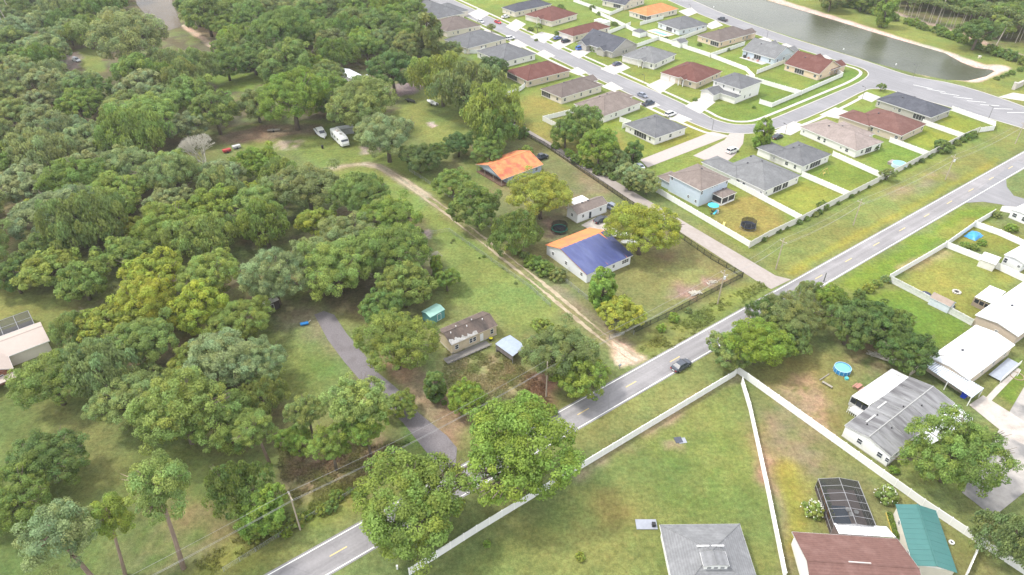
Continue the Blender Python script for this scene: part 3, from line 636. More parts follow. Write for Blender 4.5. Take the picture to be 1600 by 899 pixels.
def house(L, Nn, R, label, rm, wm, kind='hip', h=2.75, pitch=.42, wings=(), wins='auto', name='house', cat='house', lanai=None, garage=None, vents=2, ov=.4, fm=None, door=None, group=None, sz=None, portico=None):
    c, ang, a, b = frame_from(L, Nn, R, h)
    if sz: 
        n0 = G(*Nn, h); ux = Vector((math.cos(ang), math.sin(ang), 0)); uy = Vector((-ux.y, ux.x, 0)); a, b = sz[0] or a, sz[1] or b
        c = n0 + ux * a / 2 + uy * b / 2; c.z = 0
    fm = fm or MT_WHITE
    t = thing(name, c, ang, label, cat, group)
    x0, x1, y0, y1 = -a / 2, a / 2, -b / 2, b / 2
    MB().box(x0 + ov, x1 - ov, y0 + ov, y1 - ov, -.05, h - .12).build('wall', wm, t)
    MB().box(x0 + ov - .06, x1 - ov + .06, y0 + ov - .06, y1 - ov + .06, -.05, .14).build('foundation', MT_CONC, t)
    rf, zr = roof(t, x0, x1, y0, y1, h, kind, pitch, rm, fm, gm=wm, ov=ov)
    for wg in wings:
        side, c0, c1, dep, wk = wg[:5]; wh = h - .04 if len(wg) < 6 else wg[5]; inn = min(a, b) * .45
        if side in ('+y', '-y'):
            X0, X1 = x0 + a * c0, x0 + a * c1; Y0, Y1 = (y1 - inn, y1 + dep) if side == '+y' else (y0 - dep, y0 + inn)
            fk = 'gaby' if wk == 'gab' else 'hipy'
        else:
            Y0, Y1 = y0 + b * c0, y0 + b * c1; X0, X1 = (x1 - inn, x1 + dep) if side == '+x' else (x0 - dep, x0 + inn)
            fk = 'gabx' if wk == 'gab' else 'hipx'
        MB().box(X0 + ov, X1 - ov, Y0 + ov, Y1 - ov, -.045, wh - .14).build('wing_wall', wm, t)
        roof(t, X0, X1, Y0, Y1, wh, fk, pitch, rm, fm, gm=wm, ov=ov)
        if len(wg) > 6 and wg[6] == 'garage':
            garage_door(t, side, {'+y': Y1 - ov, '-y': Y0 + ov, '+x': X1 - ov, '-x': X0 + ov}[side], (X0 + X1) / 2 if side[1] == 'y' else (Y0 + Y1) / 2, w=min(4.6, ((X1 - X0) if side[1] == 'y' else (Y1 - Y0)) - 1.4))
    zw = h * .52
    used = {'-x': [], '-y': []}
    if lanai:
        for face, f0, f1 in lanai:
            ln_, o = (b, y0) if face == '-x' else (a, x0)
            s = o + ln_ * (f0 + f1) / 2; w_ = ln_ * (f1 - f0)
            window(t, face, (x0 if face[1] == 'x' else y0) + ov, s, h * .47, w_, h * .66, MT_SCREEN, 'screened_opening', mull=max(1, int(w_ / 1.4)))
            used[face].append((f0, f1))
    if garage:
        for face, f, w_ in garage:
            ln_, o = (b, y0) if face == '-x' else (a, x0); garage_door(t, face, (x0 if face[1] == 'x' else y0) + ov, o + ln_ * f, w_); used[face].append((f - w_ / 2 / ln_, f + w_ / 2 / ln_))
    if portico:
        face, f, w_ = portico; Y = y0 + b * f
        pr = MB(); X = x0 - 1.2
        for yy in (Y - w_ / 2 + .15, Y + w_ / 2 - .15): pr.box(X, X + .3, yy - .15, yy + .15, 0, h + .2)
        pr.build('porch_column', fm, t)
        MB().box(x0 + ov - .05, x0 + ov, Y - .55, Y + .55, .05, 2.1).build('front_door', mat('door_paint', (.12, .1, .11)), t)
        roof(t, X - .45, x0 + min(a, b) * .35, Y - w_ / 2 - .6, Y + w_ / 2 + .6, h + .25, 'gabx', .5, rm, fm, gm=wm, ov=.2)
        used['-x'].append((f - w_ / b, f + w_ / b))
    if wins == 'auto':
        for face, ln_, o, e in (('-x', b, y0, x0), ('-y', a, x0, y0)):
            n_ = max(2, int(ln_ / 4.2))
            for i in range(n_):
                f = (i + .6 + .25 * math.sin(3.1 * i + a)) / (n_ + .2)
                if any(u0 - .05 < f < u1 + .05 for u0, u1 in used[face]): continue
                window(t, face, e + ov, o + ln_ * f, zw, (.8, 1.1, .6)[(i + int(a)) % 3], (1.2, 1.1, .6)[(i + int(a)) % 3])
    elif wins:
        for face, f, z, w_, h_ in wins:
            window(t, face, (x0 if face[1] == 'x' else y0) + ov, (y0 + b * f if face[1] == 'x' else x0 + a * f), z, w_, h_)
    s = min(a, b) / 2
    for i in range(vents):   # near the ridge, on the far slopes' visible side
        fx = -.12 + .2 * i
        if (a >= b) or kind == 'gabx': p = (fx * a, s * .28, zr - pitch * s * .28)
        else: p = (-s * .28 if i % 2 else s * .2, (.05 + .12 * i) * b, zr - pitch * s * (.28 if i % 2 else .2))
        if kind != 'flat': inst('roof_vent', VENT, t, p)
    return t, (a, b, x0, x1, y0, y1, zr)

HS = []
def H_(*a, **k): r = house(*a, **k); HS.append(r); return r
sub = 'houses of the fenced subdivision'
# row on the near side of the subdivision street
H_((628, 8), (664, 33), (716, 17), 'blue grey hip roofed house behind the trees at the top end of the street', R_GREY, CREAM, wings=[('+x', .1, .6, 5, 'hip', 2.71, 'garage')], group=sub)
H_((676, 35), (698, 50), (748, 38), 'brown hip roofed house between two grey ones, near the street top', R_BROWN, CREAM, group=sub)
H_((694, 62), (730.5, 76), (792, 60), 'grey hip roofed house with pale walls, two doors up from the maroon roof', R_GREY, CREAM, group=sub)
H_((744, 80), (786, 97.4), (838, 84), 'grey roofed white house next to the maroon roofed house on the near side', R_GREY, WSTUC, group=sub)
H_((793, 110), (824, 127), (889.4, 109), 'maroon roofed beige house on the near side of the street', R_MAROON, BEIGE, lanai=[('-x', .5, .95)], group=sub)
H_((844.4, 139), (877.5, 153.2), (942, 133), 'brown roofed white house with a dark screened corner facing the lawn', R_BROWN, CREAM, lanai=[('-x', .55, .95)], wings=[('+x', .45, .95, 3, 'gab')], group=sub)
H_((895, 163), (944.6, 181.4), (1005, 160.3), 'tan brown roofed white house behind the white fenced corner yard', R_TAN, WSTUC, wings=[('+x', .4, .9, 2.5, 'hip')], group=sub)
H_((976.7, 193.4), (1024, 216), (1072.8, 198.5), 'small square house with slate grey hip roof beside the paved path', R_GREY, WSTUC, lanai=[('-x', .3, .68)], group=sub)
t, q = H_((1045.3, 272.6), (1095.4, 298.5), (1140.8, 279.6), 'two storey pale blue house with brown hip roof and screened porch', R_TAN, PALEB, h=5.5, pitch=.38, vents=1, group=sub,
   wins=[('-x', .9, 4.6, .7, .9), ('-x', .35, 1.6, .7, .8), ('-x', .12, 1.3, .7, .8), ('-y', .08, 4.4, .7, 1.1), ('-y', .42, 4.9, .5, .5), ('-y', .5, 4.9, .5, .5), ('-y', .58, 4.9, .5, .5), ('-y', .92, 4.6, .7, .9), ('-y', .82, 2.6, .7, .9)])
a, b, x0, x1, y0, y1, zr = q
roof(t, x0 + .6, x0 + 6.8, y1 - 1, y1 + 5.0, 2.7, 'hipy', .42, R_TAN, MT_WHITE); MB().box(x0 + 1, x0 + 6.4, y1 - 1.2, y1 + 4.6, 0, 2.6).build('wing_wall', PALEB, t)
roof(t, x0 + 6.0, x0 + 10.8, y1 - 1, y1 + 2.2, 2.66, 'gaby', .42, R_TAN, MT_WHITE)
px0, px1 = x0 + a * .47, x0 + a * .96   # the screened porch
roof(t, px0, px1, y0 - 3.4, y0 + .5, 2.7, 'hipx', .38, R_TAN, MT_WHITE)
pc = MB()
for xx in (px0 + .3, px1 - .3, (px0 + px1) / 2): pc.box(xx - .1, xx + .1, y0 - 3.2, y0 - 3.0, 0, 2.6)
pc.box(px0 + .2, px1 - .2, y0 - 3.2, y0 - 3.05, 0, .5).box(px0 + .2, px0 + .35, y0 - 3.1, y0 + .4, 0, .5).build('porch_frame', MT_WHITE, t)
MB().box(px0 + .32, px1 - .32, y0 - 3.1, y0 + .3, .5, 2.5).build('porch_screen', MT_SCREEN, t)
H_((1121, 264), (1195.6, 298.5), (1252.4, 274.4), 'large white house with wide grey roof and wing by the curved driveway', R_LGREY, WSTUC, pitch=.4, vents=3, wings=[('+y', -.02, .42, 6.5, 'hip', 2.71)], lanai=[('-y', .28, .5), ('-y', .53, .68)], group=sub)
H_((1201.4, 238.8), (1254.4, 260.5), (1300, 241.6), 'white house with grey hip roof right of the young conical tree', R_GREY, WSTUC, pitch=.4, wings=[('+y', .0, .5, 5, 'hip', 2.71)], lanai=[('-y', .32, .68)], group=sub)
H_((1253.5, 197), (1338.8, 236), (1376, 220), 'white house under a pale pinkish tan hip roof with a dark planted porch', R_PTAN, WSTUC, pitch=.38, wings=[('-y', .55, .95, -1, 'hip'), ('+x', .25, .8, 3.5, 'hip')], lanai=[('-y', .4, .62)], group=sub)
H_((1334, 184), (1408.7, 212.5), (1440, 191.7), 'beige house with long maroon brown hip roof between tan and dark roofs', shingle('maroon_brown_shingles', (0.152, 0.080, 0.068)), BEIGE, pitch=.42, wings=[('+y', -.05, .5, 4.5, 'hip', 2.71)], group=sub)
H_((1370, 154.8), (1455, 184), (1485.4, 170), 'pale grey house with dark slate blue hip roof beside the hatched street', R_DGREY, GREYW, pitch=.36, vents=2, lanai=[('-x', .1, .3)], group=sub)
# middle block, fronts towards the street
H_((750, -22), (766, -14), (820, -25), 'grey roofed house cut by the top edge above the dark roofed one', R_DGREY, CREAM, group=sub)
H_((788, 11), (805, 19), (859, 5.7), 'white house with dark slate hip roof, top of the middle block', R_DGREY, CREAM, group=sub)
H_((816, 24), (862, 34), (907, 22.7), 'beige house with maroon roof and white portico left of its palm, far end', R_MAROON, CREAM, garage=[('-x', .82, 4.4)], portico=('-x', .42, 2.6), wins='auto', group=sub)
H_((876.6, 48), (895.5, 57), (950.4, 41), 'maroon roofed cream house behind two parked cars', R_MAROON, CREAM, garage=[('-x', .55, 4.4)], group=sub)
H_((909, 64), (957, 82), (993, 69), 'grey house with dark slate gable roof and blue car on its drive', R_DGREY, GREYW, kind='gaby', pitch=.5, wings=[('-x', .68, .98, 2.2, 'gab'), ('-x', .18, .42, 1.6, 'gab')], garage=None, group=sub)
H_((964.5, 90), (1023, 100), (1067.6, 87), 'white house with light grey hip roof and dark car at its garage', R_LGREY, WSTUC, garage=[('-x', .86, 4.4), ('-x', .62, 2.6)], portico=('-x', .36, 2.4), group=sub)
H_((1027, 115.4), (1088.8, 129.5), (1136, 113.5), 'beige house with maroon hip roof and white portico next to the two storey white house', R_MAROON, BEIGE, garage=[('-x', .87, 4.4), ('-x', .65, 2.6)], portico=('-x', .38, 2.4), group=sub)
t, q = H_((1112, 126), (1157.8, 140), (1192.8, 127.7), 'two storey white house with grey roof on the corner lot', R_GREY, WSTUC, h=5.4, pitch=.42, vents=1, group=sub,
   wins=[('-x', .88, 4.5, .6, .9), ('-x', .6, 4.4, .6, 1.0), ('-x', .25, 4.4, .6, 1.0), ('-x', .03, 4.2, .5, 1.0), ('-y', .3, 1.4, .7, 1.1), ('-y', .55, 1.3, .7, 1.0)])
a, b, x0, x1, y0, y1, zr = q
for (Xa, Xb, Ya, Yb, kk) in ((x0 - 6.8, x0 + 1, y0 + b * .52, y0 + b * 1.02, 'gabx'), (x0 - 2.6, x0 + 1, y0 + .0, y0 + b * .6, 'hipy')):
    MB().box(Xa + .4, Xb - .3, Ya + .35, Yb - .35, 0, 2.55).build('wing_wall', WSTUC, t); roof(t, Xa, Xb, Ya, Yb, 2.7 if kk == 'gabx' else 2.66, kk, .4, R_GREY, MT_WHITE, gm=WSTUC)
garage_door(t, '-x', x0 - 6.4, y0 + b * .77)
# row with its back to us, fronts on the pond road
H_((942, 0), (976.8, 8.5), (1006, -2), 'dark slate gabled house with screened back porch at the top edge', R_DGREY, CREAM, kind='gaby', lanai=[('-x', .2, .5)], group=sub)
H_((985, -26), (1018, -18), (1050, -28), 'dark roofed house beyond the top edge by the pond road', R_GREY, CREAM, group=sub)
H_((982.5, 17), (1011, 25.5), (1060, 14), 'cream house with bright orange hip roof and corner screen porch', R_ORANGE, CREAM, lanai=[('-x', .03, .4), ('-y', .02, .14)], group=sub)
H_((1031.6, 34), (1062, 47.3), (1103, 37), 'pale house with grey hip roof and small swimming pool behind', R_GREY, mat('bluish_stucco', (.6, .64, .68)), lanai=[('-x', .35, .6)], group=sub)
H_((1089.7, 55), (1124.7, 66.2), (1175.8, 52), 'cream house with brown hip roof and dark screened corner behind the long fence', R_BROWN, PEACH, lanai=[('-x', .05, .4)], wings=[('+x', .0, .45, 3, 'gab')], group=sub)
H_((1160.6, 77.5), (1210.8, 92.7), (1241, 81.3), 'pale blue house with grey gable roof and furnished patio', R_LGREY, PALEB, kind='gaby', pitch=.5, lanai=[('-x', .42, .62)], wings=[('+x', .02, .35, 4, 'gab'), ('+x', .6, .95, 4, 'gab')], group=sub)
H_((1225.9, 99.3), (1279.8, 116.3), (1314, 104), 'peach house with maroon gable roof on the corner by the pond road', R_MAROON, PEACH, kind='gaby', pitch=.5, lanai=[('-x', .42, .68)], wings=[('+x', .0, .35, 4, 'gab'), ('+x', .6, .95, 4, 'gab')], group=sub)

# patio of the gabled blue house
MT_TARP = mat('blue_tarp', (.055, .07, .19), rough=.42, var=.18, scale=.5, bump=1.0, bscale=1.3, spec=.6, stretch=(1, .3, 1), col2=(.1, .125, .27), var2=.6, sc2=.35)
MT_TARP_O = mat('orange_underlay', (.66, .235, .085), rough=.7, var=.1, scale=.8, bump=.5, bscale=2, col2=(.6, .17, .1), var2=.7, sc2=.3)
# the house with the blue tarpaulin: ridge at a third of the depth, long front slope
c, ang, a, b = frame_from((852.6, 382.5), (917, 430), (988, 398.5), 2.8)
bt = thing('bungalow', c, ang, 'pale blue bungalow whose roof is half bare orange, half covered by a blue tarpaulin', 'house')
x0, x1, y0, y1 = -a / 2, a / 2, -b / 2, b / 2; zr = 4.9; yr = y1 - b * .36; o = .35
MB().box(x0 + o, x1 - o, y0 + o, y1 - o, -.05, 2.7).build('wall', WSIDE, bt)
g = MB()
for xx, s in ((x0 + o, 1), (x1 - o, 0)):
    qd = [(xx, y0 + o, 2.65), (xx, y1 - o, 2.65), (xx, yr, zr - .12)]; g.poly(qd[::-1] if s else qd)
g.build('gable', WSIDE, bt)
rb = MB().poly([(x1, y1, 2.8), (x0, y1, 2.8), (x0, yr, zr), (x1, yr, zr)]); rb.poly([(x1, y1, 2.68), (x1, yr, zr - .12), (x0, yr, zr - .12), (x0, y1, 2.68)]); rb.poly([(x0, y1, 2.68), (x0, yr, zr - .12), (x0, yr, zr), (x0, y1, 2.8)])
rb.build('roof', MT_TARP_O, bt)
rt = MB().poly([(x0, y0, 2.8), (x1, y0, 2.8), (x1, yr, zr), (x0, yr, zr)]).poly([(x0, y0, 2.68), (x0, yr, zr - .12), (x1, yr, zr - .12), (x1, y0, 2.68)]).poly([(x0, yr, zr), (x0, yr, zr - .12), (x0, y0, 2.68), (x0, y0, 2.8)])
inst('roof', rt.mesh('roof', MT_TARP_O), bt)
# tarpaulin draped over the front slope, with folds and a ragged strip of orange near the right end
tp = MB(); NX, NY = 40, 16
for i in range(NX + 1):
    for j in range(NY + 1):
        fx = i / NX * .86; fy = j / NY; X = x0 - .06 + (a + .1) * fx + (.5 * math.sin(fy * 4) if i == NX else 0); Yy = y0 - .08 + (yr - y0 + .5) * fy
        zz = 2.8 + (zr - 2.8) * min(1, (Yy - y0) / (yr - y0)) - max(0, Yy - yr) * .8 + .07 + .05 * math.sin(fx * 23 + fy * 3) * (1 - fy) + .03 * math.sin(fx * 61 + fy * 9)
        tp.v.append((X, Yy, zz))
for i in range(NX):
    for j in range(NY): k = i * (NY + 1) + j; tp.f.append((k, k + NY + 1, k + NY + 2, k + 1))
tp.build('tarpaulin', MT_TARP, bt, True)
tq = MB()
for i in range(7):
    for j in range(9):
        fx = .88 + .125 * i / 6; fy = j / 8; zz = 2.8 + (zr - 2.8) * fy + .07 + .03 * math.sin(i * 2 + j); tq.v.append((x0 + a * fx, y0 - .05 + (yr - y0) * fy, zz))
for i in range(6):
    for j in range(8): k = i * 9 + j; tq.f.append((k, k + 9, k + 10, k + 1))
tq.build('tarpaulin', mat('dark_blue_tarp', (.07, .08, .17), rough=.5, var=.2, bump=.6, bscale=2), bt, True)
f = MB().box(x0 - .03, x1 + .03, y0 - .04, y0 - .0, 2.62, 2.79).build('fascia', MT_WHITE, bt)
for s, z in ((.18, 1.6), (.5, 1.6), (.86, 1.6)): window(bt, '-x', x0 + o, y1 - b * s, z, .8, .9)
for s, w_ in ((.34, .9), (.6, .7)): window(bt, '-y', y0 + o, x0 + a * s, 1.6, w_, .8)
window(bt, '-y', y0 + o, x0 + a * .86, 1.6, 2.2, 1.0, mull=2)

# small house with orange roof
c, ang, a, b = frame_from((764, 266), (784, 281), (846, 255.5), 2.6)
a, b = a, max(b * 2.3, 11); n0 = G(784, 281, 2.6); ux = Vector((math.cos(ang), math.sin(ang), 0)); uy = Vector((-ux.y, ux.x, 0)); b = (G(795, 239, 2.6) - n0).dot(uy) * 1.0
b = max(b, 9); c = n0 + ux * a / 2 + uy * b / 2; c.z = 0
oh = thing('cottage', c, ang, 'small grey cottage with orange patched roof and open porch end', 'house')
x0, x1, y0, y1 = -a / 2, a / 2, -b / 2, b / 2
MB().box(x0 + 2.6, x1 - .4, y0 + .4, y1 - .4, -.05, 2.45).build('wall', mat('blue_grey_wall', (.36, .42, .5), var=.08), oh)
roof(oh, x0, x1, y0, y1, 2.6, 'gabx', .34, mat('patchy_orange_roof', (.6, .22, .09), var=.22, scale=.7, bump=.5, bscale=2.5, col2=(.42, .11, .07), var2=.85, sc2=.42, rough=.8), mat('pale_trim', (.6, .55, .5)), gm=mat('blue_grey_wall', (0, 0, 0)), ov=.4)
pc = MB(); [pc.box(x0 + .2, x0 + .35, yy - .07, yy + .07, 0, 2.5) for yy in (y0 + .5, y0 + b * .33, y0 + b * .66, y1 - .5)]; pc.build('porch_post', MT_WOOD, oh)
MB().box(x0 + .1, x0 + 2.6, y0 + .3, y1 - .3, 0, .3).build('porch_floor', mat('brown_boards', (.16, .1, .07)), oh)
for f_ in (.3, .55, .85): window(oh, '-y', y0 + .4, x0 + a * f_, 1.5, 1.0, .9)

# small grey-roofed trailer house
t, q = house((884, 325), (902.4, 336), (950.6, 318.4), 'narrow pale trailer home with brown grey gable roof beside the trampoline', R_TAN, WSIDE, kind='gabx', h=2.9, pitch=.5, ov=.2, name='trailer_home', cat='trailer home',
   wins=[('-x', .5, 1.7, .8, .9), ('-y', .2, 1.7, .7, .9), ('-y', .78, 1.7, .7, .9)])
MB().box(q[2] + q[0] * .4, q[2] + q[0] * .47, q[4] + .15, q[4] + .21, .1, 2.1).build('front_door', MT_GLASS, t)
st = thing('carport', G(898, 322), AU, 'small open shelter with flat white roof behind the trailer home', 'shelter')
def flat_roof_post(t, a, b, h, m, posts=True, n=0):
    if n: strip_panels(t, lambda f: (Vector((-a / 2 + a * f, -b / 2, h)), Vector((-a / 2 + a * f, b / 2, h + .25))), n, m)
    else: MB().box(-a / 2, a / 2, -b / 2, b / 2, h, h + .12).build('roof', m, t)
    if posts:
        for sx in (-1, 1):
            for sy in (-1, 1): MB().box(sx * (a / 2 - .2) - .06, sx * (a / 2 - .2) + .06, sy * (b / 2 - .2) - .06, sy * (b / 2 - .2) + .06, 0, h - .002).build('post', MT_WHITE, t)
st.location = G(905, 314, 2.4).xy.to_3d(); flat_roof_post(st, 5.5, 4.0, 2.4, MT_WHITE)

# abandoned house with the torn roof
MT_OLDR = mat('mouldy_brown_roof', (.13, .1, .085), rough=.95, var=.3, scale=1.2, bump=.6, bscale=6, stretch=(1, .35, 1), col2=(.045, .04, .038), var2=.9, sc2=.28)
t, q = house((686.3, 514.7), (705, 540), (775, 506), 'run down beige mobile home with mouldy dark roof torn open at the corner', MT_OLDR, YBEIGE, kind='gabx', h=2.75, pitch=.42, ov=.2, name='mobile_home', cat='mobile home', fm=mat('dirty_trim', (.5, .42, .32)), vents=0,
   wins=[('-y', .12, 1.5, .8, 1.1), ('-y', .42, 1.5, .7, 1.1), ('-y', .50, 1.5, .7, 1.1), ('-y', .88, 1.5, .75, 1.2)])
a, b, x0, x1, y0, y1, zr = q
tm = MB(); K = 22                                     # torn sheathing: a ragged grey patch 3 cm over the slope
for i in range(K + 1):
    f_ = i / K; X = x0 + .05 + a * .57 * f_; top = .36 + .05 * math.sin(i * 1.3) + .07 * math.sin(i * i * 2.3) - .16 * f_
    for fy in (0, top): Yy = y0 - .02 + (b / 2) * fy; tm.v.append((X, Yy, 2.75 + .42 * (Yy - y0) + .05))
for i in range(K): tm.f.append((2 * i, 2 * i + 2, 2 * i + 3, 2 * i + 1))
tm.build('torn_sheathing', mat('bare_grey_sheathing', (.36, .355, .345), rough=.9, var=.28, scale=2.5, bump=.6, bscale=6, col2=(.25, .24, .22), var2=.8, sc2=1.1), t)
MB().box(x0 + a * .62, x0 + a * .69, y0 + .14, y0 + .19, .1, 2.15).build('front_door', MT_WHITE, t)
rng2 = random.Random(4)
for i in range(5): 
    pv = MB().lathe([(0, .35), (.11, .35), (.11, 0)], 8).mesh('vent_pipe', MT_WHITE); X = x0 + a * (.12 + .17 * i); s_ = .1 * b * (1 if i % 2 else -1); inst('vent_pipe', pv, t, (X, s_, 2.7 + .42 * (b / 2 - abs(s_))))
MB().box(x0 + a * .0, x0 + a * .05, y0 + .1, y0 + .18, 0, .5).build('skirting', MT_WOOD, t)
dk = thing('deck', G(744, 548), AU, 'low weathered timber ramp running in front of the run down mobile home', 'deck')
n0, r0 = G(700, 571), G(768, 541); dk.location = n0; L_ = (r0 - n0).length; dk.rotation_euler[2] = math.atan2((r0 - n0).y, (r0 - n0).x)
bd = MB().box(0, .3, 0, 2.0, .32, .37).mesh('board', mat('grey_boards', (.2, .19, .18), rough=.95, var=.35, scale=2, col2=(.09, .085, .08), var2=.7, sc2=.8))
for i in range(int(L_ / .33)): inst('board', bd, dk, (i * .33, .0, .01 * math.sin(i * 2.1)))
rl = MB().box(0, L_, -.05, .03, .75, .85); [rl.box(k * L_ / 8, k * L_ / 8 + .09, -.05, .03, 0, .75) for k in range(9)]; rl.build('railing', MT_WOOD, dk)

# sheds
def shed(L, Nn, R, h, label, rm, wm, kind='gabx', pitch=.35, n=0, open_=False, name='shed', cat='shed', ov=.12, door=True, fm=None):
    c, ang, a, b = frame_from(L, Nn, R, h); t = thing(name, c, ang, label, cat); x0, x1, y0, y1 = -a / 2, a / 2, -b / 2, b / 2
    if open_:
        for xx in (x0 + .15, x1 - .15):
            for yy in (y0 + .15, y1 - .15): MB().box(xx - .07, xx + .07, yy - .07, yy + .07, 0, h - .05).build('post', MT_GREYM, t)
        MB().box(x0 + .1, x1 - .1, y1 - .3, y1 - .2, 0, h - .1).build('wall', wm, t); MB().box(x0 + .1, x0 + .2, y0 + .3, y1 - .3, .9, h - .1).build('wall', wm, t)
    else: MB().box(x0 + ov, x1 - ov, y0 + ov, y1 - ov, -.05, h - .05).build('wall', wm, t)
    roof(t, x0, x1, y0, y1, h, kind, pitch, rm, fm or wm, th=.1, gm=wm, ov=ov, cap=False)
    if n:
        zr = h + pitch * b / 2
        for sg in (-1, 1): strip_panels(t, lambda f: (Vector((x0 + a * f, sg * b / 2, h + .05)), Vector((x0 + a * f, 0, zr + .05))), n, rm)
    if door and not open_: window(t, '-y', y0 + ov, x0 + a * .6, h * .45, 1.0, h * .7, wm, 'shed_door')
    return t, (a, b, x0, x1, y0, y1)
TEALR = mat('pale_teal_metal', (.3, .5, .43), rough=.5, var=.1, scale=.8); TEALW = mat('teal_metal_wall', (.1, .27, .28), rough=.6, var=.1)
shed((655, 489), (672, 497), (698, 485.5), 2.3, 'teal metal shed with pale green gable roof beside the mobile home', TEALR, TEALW, n=9, pitch=.3)
SILV = mat('silver_metal_roof', (.3, .35, .42), rough=.5, var=.1, metal=.0)
shed((776, 536), (801, 557), (822, 541), 2.3, 'open silver roofed metal carport in front of the run down mobile home', SILV, mat('rusty_sheet', (.2, .18, .17), var=.3), kind='gaby', pitch=.14, n=0, open_=True, name='carport', cat='carport')
shed((528, 112), (548, 123), (566, 118), 3.6, 'white metal barn among the trees left of the round tree', mat('white_metal_roof', (.76, .79, .83), rough=.4, var=.04), WSIDE, kind='gaby', pitch=.3, name='barn', cat='barn')
shed((566, 118), (569, 124), (579, 121), 2.4, 'low grey lean-to against the white metal barn', mat('grey_sheet_roof', (.38, .4, .41), var=.1), WSIDE, kind='flat', name='lean_to')
shed((398, 478), (404, 484), (436, 468), 2.4, 'grey weathered shed roof half hidden under the trees by the gravel drive', mat('grey_old_sheet', (.4, .39, .35), var=.2), mat('dark_wood', (.06, .05, .045)), kind='gabx', pitch=.25)
shed((992, 47), (1000, 52), (1007, 48), 2.3, 'small grey roofed white garden shed behind the dark slate gabled house', R_GREY, MT_WHITE, kind='hip', pitch=.5)
shed((1052, 63), (1063, 68), (1073, 64), 2.2, 'low white garden shed with grey roof next to the swimming pool yard', R_GREY, MT_WHITE)
shed((929, 31), (945, 36), (953, 33), 2.3, 'flat white patio roof behind the maroon roofed house', MT_WHITE, WSTUC, kind='flat')
# brown gambrel shed in the mobile-home garden and the red-topped one
shed((1453, 464.5), (1485, 480), (1494, 473), 2.0, 'long white shed with rounded brown roof against the white fence', mat('brown_felt', (.3, .24, .2), var=.12), mat('bluish_white_panel', (.6, .65, .72)), kind='gaby', pitch=.6)
shed((1531, 404), (1556, 414), (1563, 402), 2.2, 'white garden shed with a red strip along its roof', mat('white_panel', (.72, .7, .66)), mat('white_panel', (0, 0, 0)), kind='gaby', pitch=.4)
mb = MB().box(-1.1, 1.1, -.35, .35, 0, .05)

# mobile homes at the right
MT_WROOF = mat('white_roof_coating', (.66, .675, .69), rough=.5, var=.05, scale=.4, bump=.15, bscale=1.5)
MT_STAIN = mat('stained_grey_roof', (.215, .215, .22), rough=.85, var=.3, scale=.8, bump=.2, bscale=6, stretch=(1.5, .22, 1), col2=(.085, .08, .085), var2=.75, sc2=.3)
t, q = house((1319, 665.4), (1392.7, 713.6), (1493.9, 631.3), 'white double wide mobile home with large stained grey roof and pale seams', MT_STAIN, mat('white_home_siding', (.76, .76, .74), var=.05, bump=.15, bscale=4), kind='gabx', h=2.9, pitch=.2, ov=.15, name='mobile_home', cat='mobile home', vents=0,
   wins=[('-x', .63, 1.5, .9, 1.1), ('-x', .2, 1.5, .9, 1.1), ('-x', .04, 1.5, .7, .9), ('-y', .12, 1.6, .9, .9), ('-y', .3, 1.6, .9, .9)])
a, b, x0, x1, y0, y1, zr = q; sm = MB(); W_ = mat('pale_seam', (.38, .38, .37), rough=.7, var=.25, scale=2)
def sl(X, s, f0, f1, w_=.09): 
    Ya, Yb = s * b / 2 * f0, s * b / 2 * f1; za, zb = zr - .2 * abs(Ya) + .03, zr - .2 * abs(Yb) + .03
    q_ = [(X - w_, Ya, za), (X + w_, Ya, za), (X + w_, Yb, zb), (X - w_, Yb, zb)]; sm.poly(q_ if s < 0 else q_[::-1]); sm.poly(q_[::-1] if s < 0 else q_)
for k in range(1, 6): sl(x0 + a * k / 6 + .3 * math.sin(k), 1, .02, .8); sl(x0 + a * (k - .3) / 6, -1, .02, .7 + .1 * math.sin(k * 3))
sm.build('roof_seam', W_, t)
MB().tube([(x0, 0, zr + .03), (x1, 0, zr + .03)], .12, 5).build('ridge_seam', W_, t)
for (fx, fy) in ((.13, .45), (.3, .5), (.55, .1), (.7, -.3), (.25, -.25)):
    X, Yy = x0 + a * fx, b / 2 * fy; inst('vent_pipe', MB().lathe([(0, .3), (.12, .3), (.12, -.1)], 8).mesh('vent_pipe', MT_DARK), t, (X, Yy, zr - .2 * abs(Yy)))
sk = MB().box(-1.5, 1.5, -.14, .14, 0, .16).mesh('roof_curb', mat('pale_roof_metal', (.5, .5, .49)))
for fx, fy in ((.22, .55), (.45, .72)): inst('roof_curb', sk, t, (x0 + a * fx, b / 2 * fy, zr - .2 * b / 2 * fy))
